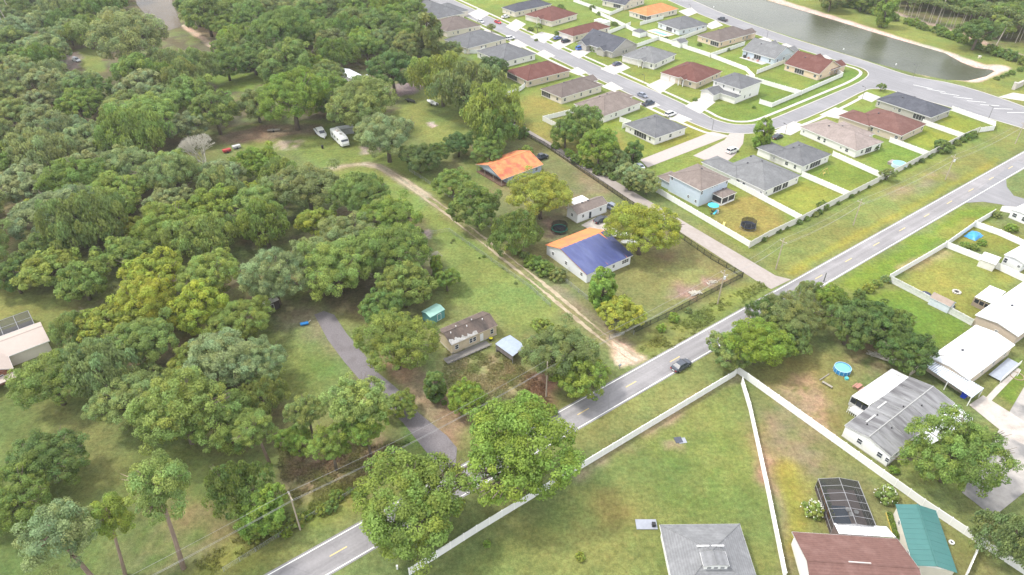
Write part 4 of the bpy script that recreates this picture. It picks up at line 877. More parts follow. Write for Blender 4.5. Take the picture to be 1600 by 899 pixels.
# white-roofed lean-to on its left and the one on its right
def leanto(pts, h0, h1, label, m, n, name='patio_cover', cat='patio cover', gap=.04, base=None):
    """pts: photograph corners a,b (low edge) c,d (high edge)"""
    A_, B_, C_, D_ = G(*pts[0], h0), G(*pts[1], h0), G(*pts[2], h1), G(*pts[3], h1)
    c = (A_ + B_ + C_ + D_) / 4; c.z = 0; ang = math.atan2((B_ - A_).y, (B_ - A_).x); t = thing(name, c, ang, label, cat)
    M = Matrix.Rotation(-ang, 4, 'Z') @ Matrix.Translation(-c); A_, B_, C_, D_ = [M @ p for p in (A_, B_, C_, D_)]
    strip_panels(t, lambda f: (A_.lerp(B_, f), D_.lerp(C_, f)), n, m, gap=gap)
    if base: bm_ = MB(); dz_ = Vector((0, 0, -.06)); bm_.poly([A_ + dz_, B_ + dz_, C_ + dz_, D_ + dz_]); bm_.f.append((3, 2, 1, 0)); bm_.build('base_sheet', base, t)  # added sheet below the strips, its darker colour imitates shade in the grooves
    for P in (A_, B_, A_.lerp(B_, .5), C_, D_):
        Pp = P.lerp((A_ + C_) / 2, .03); MB().box(Pp.x - .07, Pp.x + .07, Pp.y - .07, Pp.y + .07, 0, P.z - .06).build('post', MT_WHITE, t)
    return t, (A_, B_, C_, D_)
t, (A_, B_, C_, D_) = leanto([(1331, 619), (1394, 576), (1422, 590), (1358, 634)], 2.5, 2.75, 'white panelled sun room roof with dark stains along the stained grey mobile home', mat('stained_white_panel', (.64, .64, .645), rough=.5, var=.1, col2=(.3, .3, .31), var2=.5, sc2=.25, stretch=(.3, 1, 1)), 12, 'sun_room', 'sun room')
wl = MB(); 
for k in range(3):
    P, Q = A_.lerp(D_, k / 3 + .02), A_.lerp(D_, k / 3 + .31); wl.v += [(P.x, P.y, 1.0), (Q.x, Q.y, 1.0), (Q.x, Q.y, 2.3), (P.x, P.y, 2.3)]; n_ = len(wl.v); wl.f += [(n_ - 4, n_ - 3, n_ - 2, n_ - 1), (n_ - 1, n_ - 2, n_ - 3, n_ - 4)]
wl.build('window', MT_GLASS, t)
P, Q = A_, D_; w2 = MB(); w2.v += [(P.x, P.y, 0), (Q.x, Q.y, 0), (Q.x, Q.y, .98), (P.x, P.y, .98)]; w2.f += [(0, 1, 2, 3), (3, 2, 1, 0)]; w2.build('wall', MT_WHITE, t)
w3 = MB(); w3.v += [(A_.x, A_.y + .1, 0), (B_.x, B_.y + .1, 0), (B_.x, B_.y + .1, 2.4), (A_.x, A_.y + .1, 2.4)]; w3.f += [(0, 1, 2, 3), (3, 2, 1, 0)]; w3.build('wall', MT_WHITE, t)
dkk = thing('deck', G(1345, 648), AU, 'small white railed deck at the corner of the stained grey mobile home', 'deck')
for i in range(8): MB().box(-1.6 + i * .42, -1.2 + i * .42, -2.0, 2.0, .6, .66).build('board', mat('pale_boards', (.55, .55, .54), var=.12), dkk)
rl = MB().box(-1.7, -1.62, -2, 2, 1.5, 1.6).box(-1.7, 1.7, -2.05, -1.97, 1.5, 1.6); [rl.box(-1.7, -1.62, -2 + k * .4, -1.94 + k * .4, 0, 1.5) for k in range(11)]; [rl.box(-1.7 + k * .4, -1.64 + k * .4, -2.05, -1.97, 0, 1.5) for k in range(9)]; rl.build('railing', MT_WHITE, dkk)
leanto([(1455, 695), (1522, 654), (1494, 632), (1432, 680)], 2.4, 2.7, 'white carport cover along the right side of the stained grey mobile home', MT_WROOF, 5, 'carport_cover', 'carport')
# middle and upper white mobile homes
t, q = house((1453, 558), (1514, 594), (1584, 538), 'beige mobile home with plain white roof and ribbed carport in front', MT_WROOF, mat('beige_home_siding', (.58, .5, .4), var=.05), kind='gabx', h=2.9, pitch=.16, ov=.2, name='mobile_home', cat='mobile home', vents=1, wins=[('-y', .35, 1.5, .9, 1.0), ('-y', .6, 1.5, .9, 1.0), ('-y', .85, 1.5, .9, 1.0)])
a, b, x0, x1, y0, y1, zr = q
t, q_ = leanto([(1445, 572), (1519, 622), (1538, 607), (1460, 562)], 2.35, 2.6, 'ribbed white aluminium carport roof with a blue bin beneath', mat('white_aluminium', (.66, .7, .76), rough=.35, var=.04), 24, 'carport', 'carport', gap=.2, base=mat('grey_aluminium', (.28, .32, .38), rough=.5))  # dark blue grey under the strips is groove shade put into colour
t2, q2 = house((1527, 490), (1591, 526), (1664, 462), 'beige mobile home with broad white roof at the right edge behind the sun porch', MT_WROOF, mat('tan_home_siding', (.5, .42, .34), var=.05), kind='gabx', h=2.95, pitch=.17, ov=.25, name='mobile_home', cat='mobile home', vents=1, wins=[('-y', .2, 1.5, .9, 1.0), ('-x', .45, 1.5, .6, .5)])
t, (A_, B_, C_, D_) = leanto([(1523, 464), (1547, 446), (1572, 456), (1550, 475)], 2.4, 2.7, 'white roofed sun porch with dark windows on the white roofed mobile home', MT_WROOF, 6, 'sun_porch', 'sun porch')
w2 = MB(); P, Q = A_, D_; w2.v += [(P.x, P.y, 0), (Q.x, Q.y, 0), (Q.x, Q.y, 2.3), (P.x, P.y, 2.3)]; w2.f += [(0, 1, 2, 3), (3, 2, 1, 0)]; w2.build('wall', mat('tan_home_siding', (0, 0, 0)), t)
nrm = Vector(((Q - P).y, -(Q - P).x, 0)).normalized() * .04
if nrm.dot(P - (B_)) < 0: nrm = -nrm
for k in range(3):
    a0, b0 = P.lerp(Q, .08 + k * .3) + nrm, P.lerp(Q, .32 + k * .3) + nrm; ww = MB(); ww.v += [(a0.x, a0.y, 1.1), (b0.x, b0.y, 1.1), (b0.x, b0.y, 2.1), (a0.x, a0.y, 2.1)]; ww.f += [(0, 1, 2, 3), (3, 2, 1, 0)]; ww.build('window', MT_GLASS, t)
house((1571, 397), (1600, 412), (1650, 380), 'white mobile home cut by the right edge above the red striped shed', MT_WROOF, WSIDE, kind='gabx', h=2.9, pitch=.16, ov=.2, name='mobile_home', cat='mobile home', vents=1)
house((1584, 326), (1610, 340), (1650, 315), 'white trailer cut by the right edge beside the side street', MT_WROOF, WSIDE, kind='gabx', h=2.6, pitch=.12, ov=.1, name='mobile_home', cat='mobile home', vents=0)
dk = thing('deck', G(1568, 580), AU, 'raised grey deck with white railings behind the beige mobile home', 'deck')
for i in range(22): MB().box(-4.4 + i * .4, -4.04 + i * .4, -1.2, 1.2, .5, .56).build('board', mat('blue_grey_boards', (.34, .37, .42), var=.1), dk)
rl = MB().box(-4.4, 4.4, -1.25, -1.18, 1.4, 1.5); [rl.box(-4.4 + k * .8, -4.32 + k * .8, -1.25, -1.18, 0, 1.4) for k in range(12)]; rl.build('railing', MT_WHITE, dk)

# bottom row: grey hip roof with dormer, red-brown roof with pool cage, green roof
def free_rect(c3, ang, a, b, label, name, cat):
    return thing(name, c3, ang, label, cat)
TL, TR = G(1030.6, 820, 2.7), G(1155.7, 818.7, 2.7); a = (TR - TL).length; b = a
ang = math.atan2((TR - TL).y, (TR - TL).x); uy = Vector((-math.sin(ang), math.cos(ang), 0)); c = (TL + TR) / 2 - uy * b / 2; c.z = 0
t = thing('house', c, ang, 'white house with grey hip roof and small dormer at the bottom edge', 'house'); x0, x1, y0, y1 = -a / 2, a / 2, -b / 2, b / 2
MB().box(x0 + .4, x1 - .4, y0 + .4, y1 - .4, -.05, 2.6).build('wall', WSTUC, t); rf, zr = roof(t, x0, x1, y0, y1, 2.7, 'hipy', .42, shingle('warm_grey_shingles', (0.196, 0.199, 0.206)), MT_WHITE)
yd = -2.5; zd = zr - .42 * 2.5                              # dormer on the slope that faces the camera
MB().box(-1.75, 1.75, yd, -.4, zd - .2, zd + .85).build('dormer_wall', MT_WHITE, t)
roof(t, -1.95, 1.95, yd - .06, -.2, zd + .95, 'gaby', .16, shingle('warm_grey_shingles', (0, 0, 0)), MT_WHITE, gm=MT_WHITE, ov=.05, th=.08)
for k in (-1, 0, 1): window(t, '-y', yd, k * 1.0, zd + .42, .62, .5)
for k in (-1, 1): MB().box(k * 1.15 - .95, k * 1.15 + .95, .9, 1.1, zr - .42 * 1.0 - .1, zr - .42 + .14).build('ridge_vent', MT_WHITE, t)
ac = thing('equipment_pad', G(1015, 820), 0, 'grey concrete pad with a dark air conditioning box left of the grey hip roof', 'concrete pad')
MB().box(-2.3, 1.2, -.95, .95, 0, .14).build('slab', mat('grey_slab', (.3, .315, .36), var=.1), ac); MB().box(.3, .9, -.6, 0, .14, .8).build('unit', MT_DARK, ac)
tr = thing('yard_slab', G(1062, 687), R_(10), 'dark solar panel lying on a pale board in the back lawn', 'panel')
MB().box(-1.0, .4, -.8, .6, .02, .1).build('dark_panel', mat('dark_panel_face', (.07, .075, .1), rough=.4), tr); MB().box(-.4, 1.1, -1.0, .3, 0, .05).build('board', mat('grey_slab', (0, 0, 0)), tr)

A1, A2 = G(1237.5, 831, 2.8), G(1402, 842, 2.8); ang = math.atan2((A2 - A1).y, (A2 - A1).x); a = (A2 - A1).length * 1.0; b = 13.5
uy = Vector((-math.sin(ang), math.cos(ang), 0)); c = (A1 + A2) / 2 - uy * b / 2; c.z = 0
t = thing('house', c, ang, 'white house with reddish brown gable roof behind the pool enclosure at the bottom edge', 'house'); x0, x1, y0, y1 = -a / 2, a / 2, -b / 2, b / 2
MB().box(x0 + .4, x1 - .4, y0 + .4, y1 - .4, -.05, 2.7).build('wall', WSTUC, t); rf, zr = roof(t, x0, x1, y0, y1, 2.8, 'gabx', .36, R_RBROWN, MT_WHITE, gm=WSTUC)
MB().box(x0 + a * .38, x0 + a * .58, .25, .45, zr - .1, zr + .06).build('ridge_vent', mat('pale_vent', (.5, .45, .42)), t)
HB = (c, ang, a, b)
# pool enclosure behind it: aluminium frame, screens, pool and deck
pc_ = thing('pool_enclosure', c + uy * (b / 2), ang, 'long dark screened pool enclosure with white ribs over a blue pool', 'pool enclosure')
q_ = [G(1281, 747, 2.9), G(1343, 750, 2.9), G(1369, 822, 2.9), G(1303, 820, 2.9)]
M = Matrix.Rotation(-ang, 4, 'Z') @ Matrix.Translation(-(c + uy * (b / 2))); q_ = [M @ p for p in q_]
X0 = (q_[0].x + q_[3].x) / 2; X1 = (q_[1].x + q_[2].x) / 2; Y1 = (q_[0].y + q_[1].y) / 2; Y0 = 2.0
MB().box(X0, X1, Y0, Y1, 0, .06).build('pool_deck', mat('pinkish_deck', (.3, .23, .2), var=.1), pc_)
MB().box(X0 + 1.3, X0 + (X1 - X0) * .62, Y0 + 1, Y1 - 3.5, .04, .1).build('pool', mat('pool_water', (.02, .07, .14), rough=.05, spec=.6, var=.1), pc_)
fr = MB(); NF = 6
for i in range(NF + 1):
    Yy = Y0 + (Y1 - Y0) * i / NF; fr.tube([(X0, Yy, 0), (X0, Yy, 2.6), ((X0 + X1) / 2, Yy, 3.2), (X1, Yy, 2.6), (X1, Yy, 0)], .04, 4)
for X in (X0, X1): fr.tube([(X, Y0, 2.6), (X, Y1, 2.6)], .06, 4); fr.tube([(X, Y0, 1.0), (X, Y1, 1.0)], .04, 4)
fr.tube([((X0 + X1) / 2, Y0, 3.2), ((X0 + X1) / 2, Y1, 3.2)], .05, 4)
fr.build('frame', mat('pale_frame', (.3, .3, .31), rough=.4), pc_)
sc = bpy.data.materials.new('insect_screen'); sc.use_nodes = True; n = sc.node_tree.nodes; l = sc.node_tree.links; p = n['Principled BSDF']; p.inputs['Base Color'].default_value = (.02, .02, .022, 1); p.inputs['Roughness'].default_value = .6; p.inputs['Alpha'].default_value = .66
for X in (X0, X1): MB().poly([(X, Y0, .05), (X, Y1, .05), (X, Y1, 2.6), (X, Y0, 2.6)]).build('screen_panel', sc, pc_)
MB().poly([(X0, Y1, .05), (X1, Y1, .05), (X1, Y1, 2.6), ((X0 + X1) / 2, Y1, 3.2), (X0, Y1, 2.6)]).build('screen_panel', sc, pc_)
for i in range(NF):
    ya, yb = Y0 + (Y1 - Y0) * i / NF, Y0 + (Y1 - Y0) * (i + 1) / NF; XM = (X0 + X1) / 2
    MB().poly([(X0, ya, 2.6), (XM, ya, 3.2), (XM, yb, 3.2), (X0, yb, 2.6)]).build('screen_panel', sc, pc_); MB().poly([(XM, ya, 3.2), (X1, ya, 2.6), (X1, yb, 2.6), (XM, yb, 3.2)]).build('screen_panel', sc, pc_)
tb = thing('garden_table', pc_.matrix_basis @ Vector((X0 + (X1 - X0) * .66, (Y0 + Y1) / 2 - .8, 0)), 0, 'round white table and floats inside the pool enclosure', 'table')
for i, (dx, dy) in enumerate(((0, 0), (1.0, .4), (-.2, .9))): MB().lathe([(0, .72), (.42, .72), (.42, .66), (.05, .64), (.05, .0), (.25, 0)], 12, (dx, dy)).build('round_top', MT_WHITE, tb)
pr = thing('porch_roof', c + uy * (b / 2 + 1.1), ang, 'stained white corrugated porch roof between the reddish brown roof and the pool enclosure', 'porch roof')
strip_panels(pr, lambda f: (Vector((X0 + .1 + (X1 - X0 + 2.2) * f, -1.0, 2.95)), Vector((X0 + .0 + (X1 - X0 + 1.6) * f, 1.2, 2.65))), 14, mat('stained_white_panel', (0, 0, 0)))
GRN = mat('green_metal_roof', (.05, .155, .145), rough=.5, var=.06, scale=.6, spec=.4)
B1, B2, B3 = G(1399, 788, 2.7), G(1462.5, 798, 2.7), G(1418, 886, 2.7); ang = math.atan2((B2 - B1).y, (B2 - B1).x); a = (B2 - B1).length; uy = Vector((-math.sin(ang), math.cos(ang), 0)); b = 11.5
c = (B1 + B2) / 2 - uy * b / 2; c.z = 0
t = thing('workshop', c, ang, 'cream workshop with green metal gable roof beside the diagonal fence', 'workshop'); x0, x1, y0, y1 = -a / 2, a / 2, -b / 2, b / 2
MB().box(x0 + .3, x1 - .3, y0 + .3, y1 - .3, -.05, 2.6).build('wall', mat('cream_siding', (.66, .62, .54), var=.06), t)
g = MB().poly([(x0 + .2, y0 + .3, 2.55), (x1 - .2, y0 + .3, 2.55), (0, y0 + .3, 2.65 + .25 * a / 2)]).build('gable', MT_WHITE, t)
for sg in (-1, 1): strip_panels(t, lambda f: (Vector((sg * a / 2, y0 + b * f, 2.72)), Vector((0, y0 + b * f, 2.72 + .25 * a / 2))), 12, GRN, gap=.012, lift=(0, .008))
MB().tube([(0, y0, 2.8 + .25 * a / 2), (0, y1, 2.8 + .25 * a / 2)], .1, 5).build('ridge_cap', GRN, t)
for f_ in (.25, .75): window(t, '-x', x0 + .3, y0 + b * f_, 1.6, .8, .8)
# house at the left edge with its screened pool
B1, B2 = G(0, 522, 3.0), G(62, 507, 3.0)
c, ang, a, b = frame_from((0, 590), (14, 600), (72, 525), 3.0)
A0, Bc = G(2, 520, 3.0), G(70, 523, 3.0); 
e0, e1 = G(0, 527, 3.6), G(62.6, 504, 3.6); ang = math.atan2((e1 - e0).y, (e1 - e0).x); uxh = Vector((math.cos(ang), math.sin(ang), 0)); uyh = Vector((-uxh.y, uxh.x, 0))
rf_, rn_ = G(63, 503, 3.0), G(73, 530, 3.0); bw = max((rf_ - rn_).dot(uyh), 8.5); aw = 24.0; c = rf_ - uyh * bw / 2 - uxh * aw / 2; c.z = 0
t = thing('house', c, ang, 'large cream house with pale pinkish roof and brick gable at the left edge', 'house')
BRK = mat('brick_wall', (.3, .14, .1), var=.2, scale=3); PINKR = mat('pale_pink_metal_roof', (.42, .35, .31), rough=.6, var=.05)
MB().box(-aw / 2 + .4, aw / 2 - .4, -bw / 2 + .4, bw / 2 - .4, -.05, 2.9).build('wall', CREAM, t)
roof(t, -aw / 2, aw / 2, -bw / 2, bw / 2, 3.0, 'gabx', .34, PINKR, MT_WHITE, gm=CREAM)
MB().box(-1.6, 3.6, -bw / 2 - 4.6, -bw / 2 + 1, -.04, 2.8).build('wing_wall', BRK, t); roof(t, -2.2, 4.2, -bw / 2 - 5, .0, 2.97, 'gaby', .55, PINKR, MT_WHITE, gm=BRK)
window(t, '-y', -bw / 2 - 4.6, 1.0, 1.5, 2.2, 1.6, mull=1)
MB().box(-4.6, 4.4, -bw / 2 - 7.4, -bw / 2 - 5.2, 2.3, 2.42).build('porch_awning', PINKR, t); MB().box(-4.4, -4.2, -bw / 2 - 7.2, -bw / 2 - 7, 0, 2.3).box(4.0, 4.2, -bw / 2 - 7.2, -bw / 2 - 7, 0, 2.3).build('porch_post', MT_WHITE, t)
d_ = (G(46, 485, 2.8) - rf_).dot(uyh)
pe = thing('pool_enclosure', rf_.xy.to_3d() - uxh * 1.2 + uyh * .25, ang, 'dark screened lanai with white ribs behind the house at the left edge', 'pool enclosure')
fr = MB(); d_ = max(3.5, d_)
for i in range(8): X = -i * 3.0; fr.tube([(X, 0, 2.9), (X, d_, 2.7), (X, d_ + .1, 0)], .06, 4)
for yy, zz in ((0, 2.9), (d_ / 2, 2.8), (d_, 2.7)): fr.tube([(-21, yy, zz), (0, yy, zz)], .06, 4)
fr.build('frame', mat('pale_frame', (0, 0, 0)), pe)
for i in range(7): X = -i * 3.0; MB().poly([(X - 3.0, 0, 2.9), (X, 0, 2.9), (X, d_, 2.7), (X - 3.0, d_, 2.7)]).build('screen_panel', sc, pe)
MB().poly([(0, 0, 0), (0, d_, 0), (0, d_, 2.7), (0, 0, 2.9)]).build('screen_panel', sc, pe)
MB().box(-21, 0, 0, d_, 0, .08).build('floor', mat('dark_deck', (.1, .095, .1)), pe)
# entrance gatehouse walls at far right
sg = thing('entrance_wall', G(1590, 137), AU, 'pale stone entrance wall of the subdivision behind a dark hedge, right edge', 'wall')
MB().box(-4, 4, -.4, .4, 0, 2.2).box(-4.2, -3.4, -.6, .6, 0, 2.8).build('wall', mat('pale_stone', (.5, .46, .42), var=.12), sg); MB().box(-4.3, -3.3, -.7, .7, 2.8, 2.95).build('cap', MT_CONC, sg)
# ------------------------------------------------------------------ trees
def leaf_material(name, trans=.42):
    m = bpy.data.materials.new(name); m.use_nodes = True; t = m.node_tree; n = t.nodes; l = t.links; p = n['Principled BSDF']; out = n['Material Output']
    p.inputs['Roughness'].default_value = .65; p.inputs['Specular IOR Level'].default_value = .2
    oi = n.new('ShaderNodeObjectInfo'); at = n.new('ShaderNodeVertexColor'); at.layer_name = 'tone'
    mu = n.new('ShaderNodeMix'); mu.data_type = 'RGBA'; mu.blend_type = 'MULTIPLY'; mu.inputs[0].default_value = 1
    l.new(oi.outputs['Color'], mu.inputs[6]); l.new(at.outputs[0], mu.inputs[7]); l.new(mu.outputs[2], p.inputs['Base Color'])
    tr = n.new('ShaderNodeBsdfTranslucent'); l.new(mu.outputs[2], tr.inputs[0]); mx = n.new('ShaderNodeMixShader'); mx.inputs[0].default_value = trans
    l.new(p.outputs[0], mx.inputs[1]); l.new(tr.outputs[0], mx.inputs[2]); l.new(mx.outputs[0], out.inputs[0]); return m
LEAF = leaf_material('foliage')
def fib(n, r):
    i = np.arange(n) + .5; ph = np.arccos(1 - 2 * i / n); th = math.pi * (1 + 5 ** .5) * i + r.random() * 6
    return np.stack([np.cos(th) * np.sin(ph), np.sin(th) * np.sin(ph), np.cos(ph)], 1)
def crown(name, seed, nclump, nleaf, leaf, style='oak', H=1.0):
    """crown of radius 1 around a trunk top; leaf clumps over a lumpy volume. origin at the tree's foot, height unit = crown radius"""
    r = np.random.default_rng(seed); cs = []
    if style in ('oak', 'high', 'willow'):
        # several overlapping domes, so that the outline is uneven
        nl = r.integers(4, 8); lob = [(np.array([0, 0, 0.]), r.uniform(.55, .72))]; a0 = r.random() * 6.28
        for k in range(nl): a_ = a0 + k * 6.28 / nl + r.normal(0, .35); q = r.uniform(.42, .68); lob.append((np.array([math.cos(a_) * q, math.sin(a_) * q, r.uniform(-.35, .2)]), r.uniform(.3, .52)))
        Ps = []
        for ci, (lc, lr) in enumerate(lob):
            d = fib(int(nclump * lr * lr * 1.15) + 6, r) + r.normal(0, .16, (int(nclump * lr * lr * 1.15) + 6, 3)); d /= np.linalg.norm(d, axis=1)[:, None]; d = d[d[:, 2] > -.5]
            p_ = lc + d * (lr * (1 + r.normal(0, .11, len(d))))[:, None]
            for cj, (oc, orr) in enumerate(lob):
                if cj != ci: p_ = p_[np.linalg.norm(p_ - oc, axis=1) > orr * .88]
            Ps.append(p_)
        zq = {'oak': .8, 'high': .85, 'willow': .95}[style]
        P = np.concatenate(Ps) * np.array([1, 1, zq]); P[:, 2] += {'oak': 1.0, 'high': 1.95, 'willow': 1.05}[style]; P = P[P[:, 2] > .22]
        cr_ = (r.uniform(.095, .165, len(P)) if nclump > 150 else r.uniform(.11, .19, len(P))); n2 = nclump // 5; Q = r.normal(0, .34, (n2, 3)) * np.array([1, 1, .6]); Q[:, 2] += {'oak': 1.05, 'high': 1.95, 'willow': 1.05}[style]; P = np.concatenate([P, Q]); cr_ = np.concatenate([cr_, r.uniform(.14, .22, n2)])
        squash = .75 if style != 'willow' else 1.15
    elif style == 'pine':
        n_ = nclump; z = r.uniform(2.2, 3.15, n_); rr = np.sqrt(r.random(n_)) * (1.0 - .35 * np.clip((z - 2.7) / .5, 0, 1)) * .9; th = r.random(n_) * 6.28
        P = np.stack([rr * np.cos(th), rr * np.sin(th), z], 1); cr_ = r.uniform(.14, .26, n_); squash = .6
    elif style == 'bush':
        d = fib(nclump, r); d = d[d[:, 2] > -.25]; rad = 1 + r.normal(0, .13, len(d)); P = d * rad[:, None] * np.array([.8, .8, .75]); P[:, 2] += .35; cr_ = r.uniform(.16, .3, len(P)); squash = .9
    elif style == 'tall':
        n_ = nclump; z = r.uniform(.3, 3.0, n_); w_ = np.sin(np.clip((z - .1) / 3.1, 0, 1) * math.pi) ** .6; th = r.random(n_) * 6.28; rr = w_ * r.uniform(.55, .95, n_)
        P = np.stack([rr * np.cos(th), rr * np.sin(th), z], 1); cr_ = r.uniform(.2, .34, n_); squash = 1.0
    co = []; no = []; tone = []; cen = np.array([0, 0, P[:, 2].mean() - .25])
    for c, cr1 in zip(P, cr_):
        n_ = max(8, int(nleaf * (cr1 / .18) ** 2 * r.uniform(.75, 1.2))); d = r.normal(0, 1, (n_, 3)); o = (c - cen) / (np.linalg.norm(c - cen) + 1e-6); o[2] += .45
        d += o * .55; d /= np.linalg.norm(d, axis=1)[:, None]; q = c + d * cr1 * r.uniform(.55, 1.12, n_)[:, None] ** .8 * np.array([1, 1, squash])
        nn = d * .9 + r.normal(0, .32, (n_, 3)); nn[:, 2] += .45; nn /= np.linalg.norm(nn, axis=1)[:, None]
        co.append(q); no.append(nn); tc = r.uniform(.78, 1.2); warm = r.uniform(-.1, .16); tt = tc * r.uniform(.7, 1.3, n_)
        tone.append(np.stack([tt * (1 + warm), tt, tt * (1 - warm)], 1))
    co = np.concatenate(co); no = np.concatenate(no); tone = np.concatenate(tone); n_ = len(co)
    a = np.cross(no, r.normal(0, 1, (n_, 3))); a /= np.linalg.norm(a, axis=1)[:, None] + 1e-9; b = np.cross(no, a)
    s = leaf * r.uniform(.65, 1.35, n_)[:, None]; el = 1.35 if style != 'pine' else 1.6
    if style == 'willow': a = a * .5; a[:, 2] -= .8; el = 1.7
    V_ = np.stack([co - a * s * el * .5, co + b * s * .5, co + a * s * el * .5, co - b * s * .5], 1).reshape(-1, 3)
    me = bpy.data.meshes.new(name); me.vertices.add(len(V_)); me.vertices.foreach_set('co', V_.astype(np.float32).ravel())
    me.loops.add(len(V_)); me.loops.foreach_set('vertex_index', np.arange(len(V_), dtype=np.int32)); me.polygons.add(n_); me.polygons.foreach_set('loop_start', (np.arange(n_) * 4).astype(np.int32))
    ca = me.color_attributes.new('tone', 'FLOAT_COLOR', 'POINT'); cc = np.ones((n_, 4, 4), np.float32); cc[..., :3] = tone[:, None, :]; ca.data.foreach_set('color', cc.ravel())
    me.update(); me.validate(); me.materials.append(LEAF); return me, P
def trunk(name, P, seed, style, top, rad=.055, m=None):
    r = random.Random(seed); mb = MB(); bend = (r.uniform(-.08, .08), r.uniform(-.08, .08))
    mb.tube([(0, 0, -.05), (bend[0] * .3, bend[1] * .3, top * .35), (bend[0], bend[1], top * .7), (bend[0] * 1.2, bend[1] * 1.2, top)], [rad * 1.35, rad, rad * .8, rad * .5], 7)
    idx = list(range(len(P))); r.shuffle(idx)
    for i in idx[:11 if style != 'bush' else 3]:
        p = Vector(P[i]); p = p + Vector((p.x, p.y, .25)) * (.22 if r.random() < .3 else 0); z0 = top * r.uniform(.45, .9) if style != 'pine' else p.z - r.uniform(.0, .2); b0 = Vector((bend[0] * z0 / top, bend[1] * z0 / top, min(z0, top)))
        mid = b0.lerp(p, .5) + Vector((r.uniform(-.08, .08), r.uniform(-.08, .08), .02)); mb.tube([b0, mid, p], [rad * .5, rad * .32, rad * .12], 5)
        if style != 'bush':
            for k in range(2): e = p + Vector((r.uniform(-.2, .2), r.uniform(-.2, .2), r.uniform(-.05, .15))); mb.tube([mid, e], [rad * .25, rad * .08], 4)
    return mb.mesh(name, m or MT_BARK, True)
PROTO = {}
def mk(key, n, *args, **kw):
    L = []
    for i in range(n):
        me, P = crown('crown', 100 * len(PROTO) + i, *args, **kw); st = kw.get('style', 'oak')
        top = {'high': 1.9, 'oak': 1.0, 'pine': 2.95, 'willow': 1.1, 'bush': .4, 'tall': 2.6}[st]
        L.append((me, trunk('trunk', P, i, st, top, {'high': .06, 'oak': .06, 'pine': .07, 'willow': .06, 'bush': .04, 'tall': .08}[st], MT_PBARK if st == 'pine' else MT_BARK)))
    PROTO[key] = L
mk('big', 5, 200, 260, .029)
mk('mid', 6, 120, 150, .047)
mk('small', 4, 50, 70, .095)
mk('high', 3, 130, 150, .042, style='high')
mk('pine', 4, 90, 130, .036, style='pine')
mk('willow', 4, 130, 130, .048, style='willow')
mk('bush', 4, 42, 70, .1, style='bush')
mk('tall', 3, 60, 60, .11, style='tall')
def bare(seed):
    r = random.Random(seed); mb = MB()
    def br(p, d, L_, rd, k):
        q = p + d * L_; mb.tube([p, p.lerp(q, .5) + Vector((r.uniform(-.04, .04), r.uniform(-.04, .04), 0)), q], [rd, rd * .8, rd * .6], 4)
        if k == 0: return
        for _ in range(4 if k > 1 else 5):
            dd = (d + Vector((r.uniform(-.8, .8), r.uniform(-.8, .8), r.uniform(-.3, .5)))).normalized(); br(q, dd, L_ * .72, rd * .55, k - 1)
    for i in range(5): br(Vector((0, 0, .2)), Vector((r.uniform(-.7, .7), r.uniform(-.7, .7), .8)).normalized(), .5, .035, 4)
    mb.tube([(0, 0, -.05), (0, 0, .25)], [.07, .05], 6)
    return mb.mesh('bare_branches', mat('grey_bare_wood', (.5, .47, .4), var=.15))
BARE = bare(3)
COLS = {'g': (.19, .28, .07), 'd': (.13, .205, .058), 'b': (.23, .34, .064), 'y': (.265, .345, .075), 'Y': (.32, .38, .066), 'o': (.24, .305, .105), 's': (.27, .34, .145), 'l': (.265, .355, .1), 't': (.2, .19, .12)}
NAMES = {'g': 'mid green', 'd': 'dark green', 'b': 'fresh green', 'y': 'yellow green', 'Y': 'bright yellow green', 'o': 'olive', 's': 'grey green', 'l': 'light green', 't': 'greyish'}
TREES = []
tr_rng = random.Random(11)
def put_tree(c, R, col, style, label=None, group=None, zs=None, leaf_cat='tree', name=None, yaw=None):
    px = R / max(depth_w(c), 1) * FPX
    if style == 'oak': key = 'big' if px > 44 else ('mid' if px > 19 else 'small')
    else: key = style
    me, tk = tr_rng.choice(PROTO[key])
    nm = name or {'high': 'broadleaf_tree', 'oak': 'broadleaf_tree', 'pine': 'pine_tree', 'willow': 'willow_tree', 'bush': 'shrub', 'tall': 'slender_tree'}[style]
    t = thing(nm, c, 0, label, leaf_cat if style != 'bush' else 'shrub', group)
    z_ = zs or tr_rng.uniform(.9, 1.12)
    yw = tr_rng.uniform(0, 6.28) if yaw is None else yaw
    cr_ = inst('crown', me, t, (0, 0, 0), yw, (R, R * tr_rng.uniform(.92, 1.06), R * z_))
    k = COLS[col]; j = tr_rng.uniform(.88, 1.12); cr_.color = (k[0] * j * tr_rng.uniform(.93, 1.07), k[1] * j, k[2] * j * tr_rng.uniform(.85, 1.15), 1)
    inst('trunk', tk, t, (0, 0, 0), yw, (R, R, R * z_)); TREES.append((c.x, c.y, R)); return t
def depth_w(c): return c.y * math.cos(PITCH) + (CAMH - c.z) * math.sin(PITCH)
KZ = {'high': 1.95, 'oak': 1.0, 'pine': 2.65, 'willow': 1.05, 'bush': .4, 'tall': 1.65}
def tree(cx, cy, rp, col='g', style='oak', label=None, group=None, **kw):
    if style in ('oak', 'willow', 'high'): rp *= 1.08
    R = rp / FPX * depth(cx, cy, 5) ; 
    for _ in range(6): z = KZ[style] * R * (kw.get('zs') or 1); R = rp / FPX * depth(cx, cy, z)
    c = G(cx, cy, KZ[style] * R * (kw.get('zs') or 1)); c.z = 0
    return put_tree(c, R, col, style, label, group, **kw)
